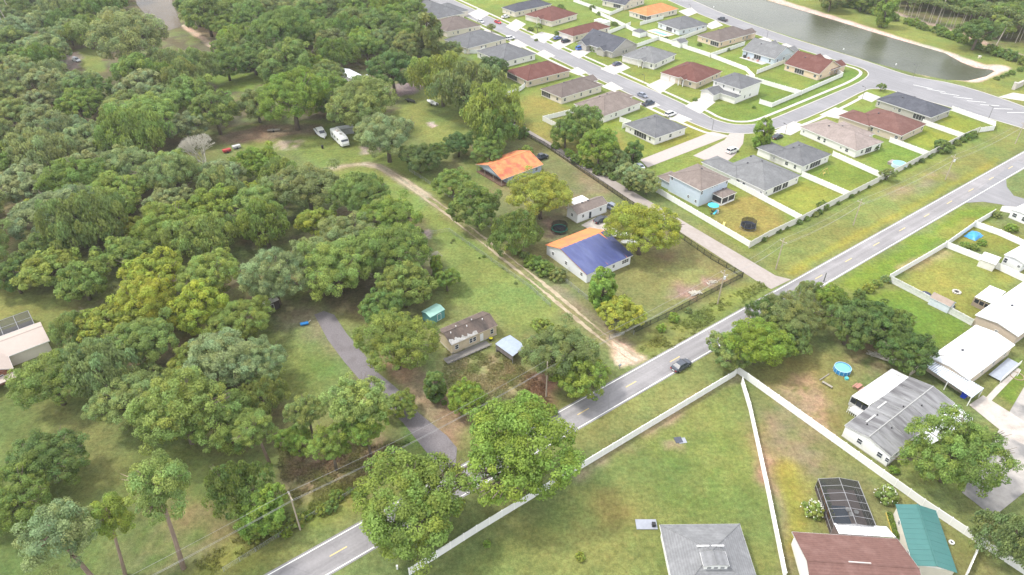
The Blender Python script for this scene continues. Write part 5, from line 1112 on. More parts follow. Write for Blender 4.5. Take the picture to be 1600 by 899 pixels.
# trees the photograph lets one point at
LT = [
 (196, 62, 52, 's', 'oak', 'broad grey green tree beside the murky brown pond'), (436, 45, 43, 'g', 'oak', 'dome shaped mid green tree at the top, right of the brown pond'),
 (322, 20, 34, 'g', 'oak', 'dark leafed tree on the far bank right of the brown pond'), (381, 107, 10, 'b', 'bush', 'small bright round bush at the edge of the far green clearing'),
 (107, 206, 15, 'Y', 'oak', 'small vivid yellow green crown in the middle of the grey green canopy'), (234, 178, 42, 'l', 'oak', 'rounded light green crown left of the bare grey tree'),
 (57, 330, 28, 'Y', 'oak', 'golden green crown near the left edge in the upper woods'), (203, 356, 20, 'Y', 'oak', 'small golden crown between dark gaps in the middle woods'),
 (192, 256, 42, 's', 'oak', 'pale feathery domed tree left of the bare grey tree'), (264, 275, 42, 's', 'oak', 'pale domed tree in front of the bare grey tree'),
 (396, 248, 34, 'b', 'oak', 'fresh green tree in front of the bare earth strip'), (479, 286, 52, 'o', 'oak', 'wide dull olive tree at the left end of the curved track'),
 (388, 300, 18, 'Y', 'oak', 'small mustard coloured crown beside the wide olive tree'), (240, 430, 40, 'Y', 'oak', 'topmost of the large golden green crowns in the lower left woods'),
 (172, 498, 40, 'Y', 'oak', 'golden crown reaching towards the pink roofed house lawn'), (316, 480, 40, 'Y', 'oak', 'golden green crown at the right end of the golden group'),
 (226, 472, 46, 'Y', 'oak', 'widest golden green crown, centre of the golden group'), (126, 436, 38, 'y', 'oak', 'mottled yellow green tree standing alone at the edge of the left lawn'),
 (20, 432, 30, 'd', 'oak', 'dark rounded tree at the left edge above the screened lanai'), (111, 512, 32, 'o', 'willow', 'wispy olive tree just right of the pink roofed house'),
 (156, 575, 48, 's', 'willow', 'drooping grey green tree in front of the golden group'), (80, 594, 49, 'g', 'oak', 'large green tree overhanging the pink roofed house'),
 (232, 588, 26, 'o', 'oak', 'narrow olive crown in front of the dark gap in the lower woods'), (282, 645, 64, 'l', 'oak', 'huge pale green oak with deep shadows in the lower left woods'),
 (342, 648, 52, 'g', 'oak', 'deep green oak touching the right side of the huge pale green one'), (338, 562, 54, 's', 'oak', 'wide sage oak behind the huge pale green one'), (415, 615, 34, 'o', 'willow', 'thin crowned olive tree with bare limbs beside the left clearing'), (300, 560, 34, 'y', 'oak', 'yellow tinted crown between the sage oak and the golden group'),
 (400, 565, 42, 's', 'oak', 'grey green tree left of the gravel drive clearing'), (68, 715, 54, 'd', 'oak', 'dark green oak alone on the lower left lawn'),
 (12, 775, 52, 'g', 'oak', 'yellow tinted oak cut by the left edge below the dark oak'), (372, 765, 46, 'g', 'willow', 'ragged vine covered tree left of the leaning utility pole'),
 (414, 800, 38, 'b', 'oak', 'dense green undergrowth tree at the foot of the left utility pole'),
 (455, 152, 50, 'b', 'oak', 'bright green oak behind the parked camper'), (451, 100, 40, 'g', 'oak', 'rounded oak above the bright one, left of the white barn'),
 (613, 108, 37, 'd', 'oak', 'neat round dark green tree with bare ground beneath it'), (560, 158, 48, 'o', 'oak', 'dull tree between the camper and the white barn'),
 (604, 208, 46, 's', 'oak', 'grey green tree right of the parked camper'), (670, 57, 22, 'o', 'tall', 'slim tree behind the brown roofed house'),
 (705, 76, 18, 'o', 'oak', 'small tree against the wall of the grey roofed house'), (690, 120, 42, 'y', 'willow', 'feathery yellowish tree left of the white boat'),
 (732, 138, 45, 'o', 'willow', 'feathery olive tree above the white boat'), (772, 170, 50, 'y', 'willow', 'biggest feathery tree at the upper end of the concrete lane'),
 (768, 104, 24, 'd', 'oak', 'compact dark tree left of the maroon roofed beige house'), (774, 200, 36, 'g', 'willow', 'lower feathery tree at the start of the concrete lane'),
 (716, 223, 22, 'd', 'oak', 'small dense dark tree left of the orange roofed cottage'), (655, 244, 26, 'd', 'oak', 'dark bushy tree at the top of the sandy track bend'),
 (682, 241, 20, 'd', 'oak', 'dark bushy tree between two others above the sandy track'), (764, 234, 24, 'g', 'oak', 'small tree touching the orange roofed cottage'),
 (707, 282, 27, 'g', 'oak', 'green tree beside the sandy track opposite the orange roofed cottage'), (746, 320, 36, 'g', 'oak', 'branchy tree at the middle of the row along the sandy track'),
 (803, 357, 38, 'g', 'willow', 'lowest tree of the row along the sandy track, left of the tarp roofed bungalow'), (845, 298, 47, 'Y', 'oak', 'vivid yellow green tree in front of the orange roofed cottage'),
 (608, 335, 44, 'b', 'oak', 'bright oak at the tip of the wood beside the sandy track'), (500, 348, 34, 'Y', 'oak', 'golden crown on the wood edge facing the open field'),
 (542, 368, 46, 's', 'oak', 'grey green oak behind the golden crown facing the field'), (524, 410, 56, 'l', 'oak', 'massive light oak above the gravel drive'),
 (614, 395, 48, 'g', 'oak', 'dark sided oak left of the bare limb with vines'), (480, 402, 36, 's', 'oak', 'paler crown left of the massive light oak'),
 (657, 440, 18, 'g', 'oak', 'small round tree behind the teal shed'), (698, 437, 20, 'g', 'oak', 'small round tree on the edge of the bright pasture above the run down home'), (682, 415, 11, 'b', 'tall', 'slim vine covered snag at the pasture edge'),
 (618, 536, 50, 'y', 'oak', 'large yellow tinted oak left of the run down mobile home'), (596, 482, 30, 'g', 'oak', 'green crown above the gravel drive beside the yellow tinted oak'), (680, 604, 18, 'g', 'tall', 'narrow green tree below the yellow tinted oak'),
 (556, 632, 46, 'l', 'high', 'light green tree leaning over the gravel drive'), (622, 632, 24, 'y', 'oak', 'outer crown hanging over the gravel drive'), (480, 645, 30, 'o', 'high', 'olive crown left of the light green leaning tree'),
 (515, 688, 34, 'b', 'high', 'ivy wrapped tree on the bare earth, left one of the pair'), (572, 668, 32, 'b', 'high', 'ivy wrapped tree on the bare earth, right one of the pair'), (462, 688, 26, 'b', 'oak', 'small bright crown beside the grey pine'),
 (728, 620, 27, 'b', 'oak', 'bushy green tree in the rough grass below the run down mobile home'), (650, 785, 86, 'g', 'oak', 'huge oak covering the main road, the lower left of the roadside pair'),
 (803, 708, 88, 'b', 'oak', 'huge bright oak covering the main road and the white fence'), (874, 546, 52, 'o', 'oak', 'wide olive tree between the metal carport and the sandy track'), (907, 588, 37, 'y', 'oak', 'yellowish tree on the road verge left of the sandy track entrance'), (847, 508, 17, 'y', 'oak', 'small yellowish crown behind the wide olive tree'),
 (941, 452, 22, 'b', 'tall', 'fresh green tree at the near corner of the tarp roofed bungalow'), (973, 488, 30, 'Y', 'oak', 'mustard yellow tree inside the black fence corner'), (1004, 352, 50, 'Y', 'oak', 'large golden tree between the bungalow and the concrete lane'),
 (1187, 532, 44, 'b', 'oak', 'dense dark oak by the main road, nearest to the white fence corner'), (1142, 542, 32, 'o', 'oak', 'leftmost olive tree overhanging the main road edge'), (1240, 488, 42, 'o', 'oak', 'tall olive oak in the middle of the roadside clump'), (1232, 525, 34, 'g', 'oak', 'green crown on the garden side of the roadside clump'),
 (1296, 465, 25, 'b', 'oak', 'upright fresh green tree at the right end of the roadside clump'), (1203, 490, 28, 'd', 'oak', 'dark crown behind the roadside clump over the main road'), (1266, 456, 20, 's', 'willow', 'sparse grey tree rising from the back of the roadside clump'),
 (1330, 508, 36, 'd', 'oak', 'dark oak starting the curved row above the round pool'), (1364, 494, 36, 'd', 'oak', 'dark oak at the top of the curved row above the round pool'), (1395, 505, 30, 'd', 'oak', 'dark crown on the right shoulder of the curved row'), (1416, 540, 38, 'd', 'oak', 'dark oak touching the ribbed carport roof'),
 (1495, 708, 62, 'g', 'oak', 'large round green tree beside the stained grey mobile home'), (1582, 838, 44, 'o', 'willow', 'olive feathery tree in the lower right corner'),
 (1192, 211, 15, 'b', 'tall', 'young bright green conical tree at the street bend'), (1378, 135, 7, 'g', 'oak', 'tiny street tree at the corner by the slate blue roof'), (1388, 271, 11, 'o', 'oak', 'small olive tree on the subdivision wall by the round blue pool'), (1472, 231, 13, 'g', 'bush', 'round green shrub over the subdivision wall'),
 (1286, 322, 9, 'g', 'bush', 'little bush on the subdivision wall behind the empty lawn'), (912, 190, 30, 'g', 'oak', 'leafy tree against the tan brown roofed house'), (937, 230, 30, 'b', 'oak', 'bright tree over the verge of the concrete lane'), (884, 208, 24, 'g', 'oak', 'green tree at the lane side of the white fenced corner yard'),
 (962, 250, 20, 'o', 'oak', 'brownish crown at the low end of the lane side thicket'), (990, 236, 14, 'g', 'tall', 'thin dark tree next to the paved path'), (988, 272, 26, 's', 'oak', 'grey green tree at the foot of the paved path'), (1012, 284, 20, 's', 'oak', 'grey green tree against the two storey blue house'),
 (1385, 17, 15, 'b', 'tall', 'bright ivy covered tree on the far bank of the retention pond'), (1531, 48, 28, 'd', 'oak', 'large dark tree right of the far path above the pond tip'), (1566, 40, 18, 'y', 'oak', 'yellowish tree beside the large dark one in the top right'),
 (768, 43, 7, 'o', 'oak', 'small rounded street tree beside the brown roofed house drive'), (815, 210, 12, 'g', 'bush', 'shrubs where the black fence begins'),
 (822, 240, 13, 'y', 'bush', 'yellowish bush behind the orange roofed cottage'), (833, 410, 14, 'g', 'bush', 'upper green bush along the left wall of the tarp roofed bungalow'), (850, 420, 16, 'g', 'bush', 'middle green bush along the left wall of the tarp roofed bungalow'), (872, 432, 14, 'o', 'bush', 'olive bush at the gate near the tarp roofed bungalow'),
 (1053, 498, 9, 'b', 'bush', 'low green bush on the verge outside the black fence'), (1033, 514, 8, 'b', 'bush', 'smaller green bush on the verge outside the black fence'), (1075, 486, 6, 'o', 'bush', 'reddish low bush against the black fence'),
 (1385, 775, 17, 'l', 'bush', 'white flowering bush right of the pool enclosure'), (1270, 797, 17, 'l', 'bush', 'white flowering bush left of the pool enclosure'), (907, 871, 8, 'Y', 'bush', 'tiny yellow green bush on the back lawn by the grey hip roof'), (761, 851, 7, 'b', 'bush', 'tiny green bush just inside the white fence below the huge oak'), (1397, 735, 8, 'b', 'bush', 'small bush at the corner of the stained grey mobile home'),
 (1343, 462, 10, 'g', 'bush', 'dark hedge end near the roadside clump'), (1357, 452, 10, 'Y', 'bush', 'bright hedge section along the verge'), (1371, 444, 9, 'y', 'bush', 'mottled hedge section along the verge'), (1384, 437, 8, 'o', 'bush', 'dark hedge section touching the white fence corner'),
 (1557, 336, 8, 'o', 'bush', 'rounded bush at the end of the side street fence'), (1580, 358, 9, 'b', 'bush', 'small leafy bush on the yellowish lawn at the right'), (1508, 384, 8, 'b', 'bush', 'banana plants left of the red striped shed'), (1523, 387, 7, 'y', 'bush', 'yellowish banana plants behind the red striped shed'), (1535, 380, 7, 'b', 'bush', 'leafy shrub beside the blue tarpaulin heap'),
 (868, 47, 0.1, 'g', 'bush', None)]
for e in LT:
    if e[5]: tree(*e)
# white blossom on the two flowering bushes, pale flower heads all over the crown
for o in [o for o in bpy.data.objects if str(o.get('label', '')).startswith('white flowering bush')]:
    R = o.children[0].scale.x; mb = MB(); r_ = random.Random(8)
    for k in range(42):
        a_, e_ = r_.uniform(0, 6.28), r_.uniform(-.1, 1.5); q = Vector((math.cos(a_) * math.cos(e_), math.sin(a_) * math.cos(e_), math.sin(e_))) * R * r_.uniform(.9, 1.12) + Vector((0, 0, R * .35))
        s_ = r_.uniform(.08, .16); mb.v += [tuple(q + Vector(v) * s_) for v in ((1, 0, 0), (0, 1, 0), (-1, 0, 0), (0, -1, 0), (0, 0, 1), (0, 0, -1))]; b_ = len(mb.v) - 6
        mb.f += [(b_, b_ + 1, b_ + 4), (b_ + 1, b_ + 2, b_ + 4), (b_ + 2, b_ + 3, b_ + 4), (b_ + 3, b_, b_ + 4), (b_ + 1, b_, b_ + 5), (b_ + 2, b_ + 1, b_ + 5), (b_ + 3, b_ + 2, b_ + 5), (b_, b_ + 3, b_ + 5)]
    tag(mb.build('blossom', mat('white_petals', (.75, .74, .66)), o), kind='stuff')
# pines with bare trunks: foot and crown centre read from the photograph
def pine(foot, top, rp, col, label):
    f = G(*foot); 
    # height at which the trunk line meets the crown centre: closest point of the ray to the vertical through the foot
    d = ray(*top); t_ = (f.x * d.x + f.y * d.y) / (d.x ** 2 + d.y ** 2); z = CAMH + d.z * t_; R = rp / FPX * t_
    off = Vector((d.x * t_ - f.x, d.y * t_ - f.y, 0)); zs = z / (2.65 * R)
    t = put_tree(f, R, col, 'pine', label, zs=zs)
    for ch in t.children: 
        sh = Matrix.Identity(4); sh[0][2] = off.x / z; sh[1][2] = off.y / z   # the trunk leans a little
        ch.rotation_euler = (0, 0, ch.rotation_euler.z)
    t.rotation_euler = Vector((off.x, off.y, z)).to_track_quat('Z', 'Y').to_euler()
    return t
pine((287, 888), (250, 758), 50, 'l', 'tall sparse pine with a long bare trunk, alone on the lower left grass')
pine((196, 899), (171, 805), 34, 'y', 'yellowish pine with a bare trunk left of the tall sparse one')
pine((168, 930), (84, 834), 54, 's', 'wide grey green pine with dead branches in the lower left corner')
pine((422, 726), (397, 668), 33, 'l', 'pale slender pine in front of the huge pale green oak')
# woodland fill: individual crowns packed where the photograph shows closed canopy
FILL = [
 ([(-40, -60), (150, -60), (230, 20), (240, 60), (160, 60), (150, 75), (90, 90), (110, 115), (170, 118), (320, 90), (330, 112), (420, 140), (420, 185), (350, 195), (280, 240), (200, 300), (40, 300), (-60, 330)], ['s', 's', 'o', 'g', 'o', 's', 'g', 'g'], 'woods upper left', 'of the upper left woods'),
 ([(285, -50), (640, -50), (650, 40), (640, 95), (590, 60), (560, 100), (480, 70), (420, 110), (330, 100), (340, 60), (290, 30)], ['g', 'g', 'b', 'o', 'g'], 'woods upper middle', 'of the woods behind the white barn'),
 ([(420, 130), (500, 90), (530, 140), (590, 150), (590, 185), (520, 190), (430, 175)], ['g', 'o', 'g', 'b'], 'trees behind the camper', 'packed behind the parked camper'),
 ([(-60, 330), (40, 290), (200, 290), (280, 240), (380, 250), (480, 270), (470, 320), (440, 360), (370, 380), (330, 400), (450, 400), (460, 440), (440, 450), (340, 440), (150, 400), (60, 440), (-60, 440)], ['g', 's', 'o', 'l', 'y', 'g', 'g', 'y', 's'], 'woods centre left', 'of the middle left woods'),
 ([(200, 400), (340, 410), (450, 430), (440, 460), (330, 520), (340, 580), (440, 560), (430, 600), (380, 700), (330, 700), (230, 690), (200, 620), (180, 560), (150, 520)], ['y', 'l', 'g', 's', 'o', 'g', 'y'], 'woods lower left', 'of the lower left woods'),
 ([(480, 330), (600, 300), (650, 340), (650, 400), (690, 430), (650, 460), (570, 470), (470, 450), (460, 400)], ['g', 'l', 's', 'g', 'g'], 'wood beside the track', 'of the wood beside the sandy track'),
 ([(1440, -50), (1660, -50), (1660, 60), (1600, 50), (1510, 5), (1440, 5)], ['g', 'o', 'g', 'y', 'g'], 'forest beyond the pond', 'of the forest beyond the far path'),
 ([(1290, -60), (1440, -60), (1440, -4), (1340, 0), (1295, 5)], ['g', 'b', 'g', 'o'], 'trees at the pond end', 'massed at the top above the pond'),
]
def proj(p):
    zc = depth_w(p); return 800 + p.x / zc * FPX, 449.5 - (p.y * math.sin(PITCH) - (CAMH - p.z) * math.cos(PITCH)) / zc * FPX
# spots the photograph shows between the crowns
KEEP = [(678, 484, 20), (660, 490, 12), (314, 232, 22), (240, 25, 22), (258, 38, 14), (225, 8, 20), (105, 92, 13), (122, 85, 14), (132, 100, 12), (148, 112, 10), (335, 130, 10), (365, 130, 14), (395, 128, 14), (545, 113, 18), (613, 108, 30), (440, 208, 14), (470, 205, 14), (505, 205, 16), (530, 215, 20), (400, 205, 10), (300, 55, 10), (325, 65, 10), (282, 42, 10),
 (640, 95, 10), (630, 145, 20), (480, 490, 14), (505, 500, 14), (500, 520, 20), (440, 505, 12), (410, 475, 8), (275, 650, 24), (222, 484, 22), (172, 503, 16), (316, 484, 18), (130, 444, 16), (345, 398, 12), (380, 395, 10), (235, 245, 8), (18, 345, 12), (10, 400, 6), (192, 66, 26), (436, 50, 24), (455, 155, 22), (500, 352, 14)]
def in_view(x, y):
    zc = y * math.cos(PITCH) + (CAMH - 8) * math.sin(PITCH); u = 800 + x / zc * FPX
    v = 449.5 - (y * math.sin(PITCH) - (CAMH - 8) * math.cos(PITCH)) / zc * FPX
    return -45 < u < 1645 and -40 < v < 960
def pip(x, y, P):
    I = False
    for i in range(len(P)):
        (x1, y1), (x2, y2) = P[i], P[(i + 1) % len(P)]
        if (y1 > y) != (y2 > y) and x < (x2 - x1) * (y - y1) / (y2 - y1) + x1: I = not I
    return I
for poly, cols, grp, where in FILL:
    Pw = [tuple(G(*p, 6.5)[:2]) for p in poly]; xs = [p[0] for p in Pw]; ys = [p[1] for p in Pw]
    for _ in range(5000):
        x = tr_rng.uniform(min(xs), max(xs)); y = tr_rng.uniform(min(ys), max(ys))
        if not pip(x, y, Pw) or not in_view(x, y): continue
        R = tr_rng.uniform(6.2, 9.5)
        pv = proj(Vector((x, y, R))); rp_ = R / depth_w(Vector((x, y, 0))) * FPX
        if any((pv[0] - kx) ** 2 + ((pv[1] - ky) * 1.15) ** 2 < (kr + rp_ * .75) ** 2 for kx, ky, kr in KEEP): continue
        if any((x - a_) ** 2 + (y - b_) ** 2 < (.70 * (R + c_)) ** 2 for a_, b_, c_ in TREES): continue
        k = tr_rng.choice(cols); put_tree(Vector((x, y, 0)), R, k, 'oak' if tr_rng.random() > .15 else 'willow', f'{NAMES[k]} crown in the closed canopy {where}', f'{NAMES[k]} trees of the {grp}')
# understory along the woods and the far bank
def shrubs(px, n, r0, r1, cols, label, group, wob=1.0):
    L = smooth_line([G(*p) for p in px], 1); seg = [(a, b) for a, b in zip(L, L[1:])]
    tot = sum((b - a).length for a, b in seg)
    for i in range(n):
        d = tot * min(.999, max(0, (i + tr_rng.uniform(-.1, 1.1)) / n))
        for a, b in seg:
            if d <= (b - a).length: break
            d -= (b - a).length
        p = a.lerp(b, min(1, d / max((b - a).length, 1e-6))) + Vector((tr_rng.uniform(-wob, wob), tr_rng.uniform(-wob, wob), 0)); k = tr_rng.choice(cols)
        put_tree(p, tr_rng.uniform(r0, r1), k, 'bush', f'{NAMES[k]} {label}', f'{NAMES[k]} {group}')
shrubs([(1290, 12), (1340, 12), (1380, 28), (1430, 40), (1480, 58), (1540, 80), (1620, 108)], 34, 1.4, 3.2, ['b', 'g', 'y', 'b', 'g'], 'scrub on the bank between the far path and the pond', 'scrub above the pond', 1.6)
shrubs([(1180, 382), (1240, 352), (1320, 312), (1400, 272), (1440, 252), (1500, 226), (1526, 208)], 36, .5, 1.1, ['g', 'o', 'g', 'd'], 'weeds growing along the outside of the subdivision wall', 'weeds along the wall', .4)
shrubs([(1494, 226), (1510, 219), (1524, 211)], 5, 1.3, 1.7, ['g'], 'clipped hedge bushes outside the subdivision wall corner', 'hedge at the wall corner', .2)
shrubs([(395, 830), (440, 830), (480, 815), (520, 790), (560, 770)], 16, .6, 1.5, ['y', 'g', 'b', 'y'], 'roadside weeds below the left utility pole', 'roadside weeds', 1.2)
shrubs([(655, 360), (700, 372), (760, 410), (830, 450)], 7, .3, .7, ['g', 'o'], 'small weeds along the pasture fence line', 'weeds in the pasture', 1.8)
shrubs([(780, 385), (830, 405), (870, 430)], 7, .8, 1.7, ['g', 'o'], 'bushes along the near side of the sandy track', 'bushes by the track', .8)
shrubs([(690, 620), (760, 640), (820, 640), (870, 640)], 9, .6, 1.5, ['o', 'y', 'g'], 'scrub in the rough grass behind the roadside oak', 'rough scrub', 1.4)
shrubs([(870, 230), (905, 255), (960, 280), (1000, 300)], 14, 1.2, 2.4, ['b', 'g', 'g', 'o'], 'thicket bushes along the concrete lane', 'lane side thicket', 1.0)
shrubs([(640, 95), (660, 110), (690, 90), (700, 100)], 8, 1.2, 2.4, ['b', 'g'], 'bushes behind the houses beside the barn clearing', 'bushes behind the first houses', 1.5)
shrubs([(1548, 128), (1570, 120), (1600, 108)], 6, 1.0, 1.5, ['g'], 'dark clipped hedge beside the entrance wall', 'entrance hedge', .2)
for (x, y, r_) in ((876, 42), (866, 50)) and ((829, 46, 5), (871, 52, 5), (842, 41, 5), (1137, 78, 4), (1093, 70, 4), (930, 76, 8), (1086, 156, 4), (838, 63, 3), (1061, 108, 5), (1178, 168, 3), (936, 22, 4), (943, 36, 5), (960, 38, 5), (1041, 60, 3), (925, 13, 5), (876, 12, 6)):
    tree(x, y, r_, 'g', 'bush', 'little garden shrub in the subdivision front yards and patios', 'garden shrubs of the subdivision')
for (x, y) in ((1362, 229), (1367, 232), (1371, 226)): tree(x, y, 6, 'd', 'bush', 'dark potted plants at the porch of the pinkish tan roofed house', 'porch plants')
# palms: small crowns of arching fronds
def palm(x, y, r_, label, ht=3.5):
    c = G(x, y, ht); c.z = 0; R = r_ / FPX * depth(x, y, ht); t = thing('palm_tree', c, tr_rng.uniform(0, 6), label, 'palm tree')
    MB().tube([(0, 0, 0), (.1, 0, ht * .5), (0, 0, ht)], [.16, .13, .12], 6).build('trunk', MT_BARK, t)
    for i in range(13):
        a = i * 2.4; up = .5 + .5 * math.sin(i * 1.7); mb = MB(); P = []
        for k in range(6):
            f = k / 5; P.append(Vector((math.cos(a) * R * f, math.sin(a) * R * f, ht + R * (.55 * up * f - .75 * f * f))))
        for k in range(5):
            s = Vector((-math.sin(a), math.cos(a), 0)) * R * .16 * math.sin((k + .6) / 5.4 * math.pi); s2 = Vector((-math.sin(a), math.cos(a), 0)) * R * .16 * math.sin((k + 1.6) / 5.4 * math.pi) if k < 4 else Vector()
            dz = Vector((0, 0, -.12 * R)); mb.poly([P[k], P[k] + s + dz, P[k + 1] + s2 + dz, P[k + 1]]); mb.poly([P[k], P[k + 1], P[k + 1] - s2 + dz, P[k] - s + dz])
        mb.build('frond', mat('palm_green', (.13, .18, .05), var=.15), t)
palm(840, 40, 7, 'small palm in the front yard of the far maroon roofed house'); palm(172, 42, 12, 'dark palm at the left of the broad grey green tree', 9); palm(148, 40, 14, 'palm with drooping fronds among the upper left canopy', 10)
# bare grey trees
for (x, y, rp, lb) in ((314, 232, 36, 'bare grey tree with fine pale branches in the upper woods'), (748, 228, 13, 'small leafless grey tree left of the orange roofed cottage'), (683, 402, 14, 'leafless grey snag with broken limbs at the pasture edge'), (1276, 462, 14, 'leafless twiggy tree at the back of the roadside clump')):
    R = rp / FPX * depth(x, y, 6); c = G(x, y, R * 1.0); c.z = 0; t = thing('bare_tree', c, 0, lb, 'tree'); inst('branches', BARE, t, None, 0, (R * .95, R * .95, R * 1.0))
# slender pine trunks left edge top, and the row of stems in the far forest
def stem(name, foot, h, lean, label, rad=.22, m=None):
    c = G(*foot); t = thing(name, c, 0, label, 'tree', 'stems: ' + label); MB().tube([(0, 0, 0), (lean[0] * .5, lean[1] * .5, h * .5), (*lean, h)], [rad, rad * .8, rad * .5], 7).build('trunk', m or mat('pale_trunk', (.42, .37, .32), var=.2), t)
    me, tk = PROTO['small'][0]; cr_ = inst('crown', me, t, (lean[0], lean[1], h - 2.4), 0, (2.6, 2.6, 2.2)); cr_.color = (*COLS['o'], 1)
for (x, y, h, lx) in ((22, 68, 22, -3), (34, 75, 24, -4), (30, 42, 24, -4)): stem('tall_pine', (x, y), h, (lx, 0), 'tall pale trunked pine at the upper left edge')
sr = random.Random(9)
for i in range(16):
    f = i / 15; x = 1402 + 100 * f + sr.uniform(-3, 3); y = 24 + 25 * f; stem('slender_tree', (x, y), sr.uniform(9, 12), (sr.uniform(-.5, .5), 0), 'thin pale stemmed tree in the row along the far path', .13)
stem('forked_tree', (1462, 38), 19, (1.5, 0), 'tall pale forked tree standing out of the stem row', .3); stem('forked_tree', (1556, 72), 10, (1.6, 0), 'pale branching tree below the yellowish crown', .25)
for i in range(14):
    f = i / 13; x = 1510 + 90 * f; y = 48 + 24 * f - sr.uniform(0, 8); stem('slender_tree', (x, y), sr.uniform(8, 12), (sr.uniform(-.5, .5), 0), 'thin stem in the shade of the right hand forest', .12)

# ------------------------------------------------------------------ fences
def corner(p): return G(*p) if not isinstance(p, Vector) else p
PANEL = {}
def fence(pts, label, m, h=1.8, step=2.44, th=.06, name='fence', group=None, cap=True, style='panel', postw=.13):
    P = [corner(p) for p in pts]; t = thing(name, P[0].copy(), 0, label, 'fence', group); o = P[0]
    key = (m.name, h, style, th)
    if key not in PANEL:
        mb = MB()
        if style == 'panel': mb.box(0, 1, -th / 2, th / 2, .06, h - .08).box(0, 1, -th / 2 - .03, th / 2 + .03, h - .12, h + .0).box(0, 1, -th / 2 - .03, th / 2 + .03, .04, .2)
        elif style == 'rail':   # black aluminium: two rails, thin pickets
            mb.box(0, 1, -.03, .03, h - .2, h - .12).box(0, 1, -.03, .03, .12, .2)
            for k in range(14): mb.box((k + .5) / 14 - .007, (k + .5) / 14 + .007, -.02, .02, .05, h)
        elif style == 'mesh':
            for k in range(7): mb.box(0, 1, -.004, .004, h * k / 6.3 - .004 + .05, h * k / 6.3 + .004 + .05)
            mb.box(0, 1, -.014, .014, h - .014, h + .014)
            for k in range(12): mb.box((k + .5) / 12 - .003, (k + .5) / 12 + .003, -.006, .006, .03, h)
        po = MB().box(-postw / 2, postw / 2, -postw / 2, postw / 2, 0, h + .06)
        if style == 'panel': po.box(-postw * .65, postw * .65, -postw * .65, postw * .65, h + .06, h + .11)
        PANEL[key] = (mb.mesh('panel', m), po.mesh('post', mat('post_vinyl', (.88, .88, .86), rough=.5, var=.03) if m is MT_VINYL else m))
    pm, po = PANEL[key]; n_post = 0
    for a, b in zip(P, P[1:]):
        L_ = (b - a).length; n_ = max(1, round(L_ / step)); ang = math.atan2((b - a).y, (b - a).x)
        for i in range(n_):
            q = a.lerp(b, i / n_) - o; inst('panel', pm, t, (q.x, q.y, 0), ang, (L_ / n_, 1, 1)); inst('post', po, t, (q.x, q.y, 0), ang)
    q = P[-1] - o; inst('post', po, t, (q.x, q.y, 0), ang); return t
W = MT_VINYL
fence([(640, 899), (745, 832), (893, 742), (1148, 588), (1154, 580)], 'long white fence running along the main road from the bottom edge', W)
fence([(1148, 581), (1167, 594), (1300, 690), (1440, 791), (1600, 898)], 'white diagonal fence from the roadside corner down to the right past the green roof', W)
fence([(1158, 600), (1170, 640), (1196, 760), (1225, 905)], 'white fence dividing the two back lawns, running down to the bottom edge', W)
fence([(1532, 846), (1506, 905)], 'short white fence beside the green roofed workshop', W)
fence([(1025, 300.5), (1170, 386)], 'white fence from the two storey blue house down to the corner by the lane', W)
fence([(1170, 388), (1200, 371), (1250, 347), (1325, 309), (1378, 282), (1448, 246), (1504, 217), (1528, 207)], 'long weathered cream wall with a mouldy base behind the subdivision gardens', MT_VINYL_OLD, h=2.0)
fence([(1138, 285), (1250, 344.5)], 'white fence between the blue house garden and the big grey roofed house', W)
fence([(1252, 276), (1326, 308)], 'white fence right of the big grey roofed house, beside the yellow swing', W)
fence([(1300, 244), (1378, 279)], 'white fence left of the round blue pool garden', W)
fence([(1389, 222), (1450, 245)], 'white fence between maroon brown roofed house lawn and the pool garden', W)
fence([(1440, 194), (1505, 216.5)], 'white fence between the slate blue and maroon brown roofed houses', W)
fence([(1486, 173), (1553, 197), (1552, 204), (1530, 207)], 'white fence right of the slate blue roof with its entrance return', W)
fence([(1186, 162), (1205, 168), (1252, 148), (1316, 120), (1305, 114)], 'white fence around the corner lot of the two storey white house and peach house', W)
fence([(1165, 123), (1200, 134), (1252, 149)], 'white fence behind the two storey white house', W)
fence([(925, 18), (960, 35), (990, 50), (1048, 69), (1108, 89), (1165, 111), (1178, 124)], 'long white back fence down the middle of the subdivision block', W, step=3)
fence([(1108, 90), (1163, 71)], 'white fence between the brown roofed cream house and the grey gabled house', W)
fence([(1182, 116), (1226, 99)], 'white fence between the grey gabled house and peach house', W)
fence([(1048, 69), (1103, 48)], 'white fence between the pool yard and the brown roofed cream house', W)
fence([(952, 25), (990, 9)], 'white fence beside the orange roofed cream house', W)
fence([(1000, 40), (1036, 30)], 'white fence between the orange roofed house and the pool yard', W)
fence([(968, 84), (1030, 62)], 'white fence between the slate gabled house and the light grey roofed house', W)
fence([(950, 54), (985, 40)], 'white fence behind the maroon roofed cream house', W)
fence([(896, 3), (955, 24)], 'white fence behind the top houses of the middle block', W)
fence([(945, 165), (848, 189), (882, 206), (905, 200)], 'white fence around the corner yard beside the lane thicket', W)
fence([(968, 190), (985, 196), (972, 201)], 'short white return fence by the slate grey square house', W)
fence([(788, 152), (812, 143), (820, 137)], 'short white fence below the maroon roofed beige house', W)
fence([(653, 73), (672, 88), (700, 97), (735, 108)], 'white fence behind the trees at the backs of the first houses', W)
fence([(725, 84), (750, 84), (758, 78)], 'white fence between the two grey roofed houses', W)
fence([(1390, 441), (1440, 467), (1517, 509)], 'mottled white fence left of the brown roofed shed', mat('mottled_vinyl', (.62, .63, .6), rough=.6, var=.2, col2=(.3, .32, .25), var2=.5, sc2=.8))
fence([(1388, 438), (1440, 408), (1477, 386), (1523, 353), (1552, 336)], 'white fence along the verge in front of the right hand gardens', W)
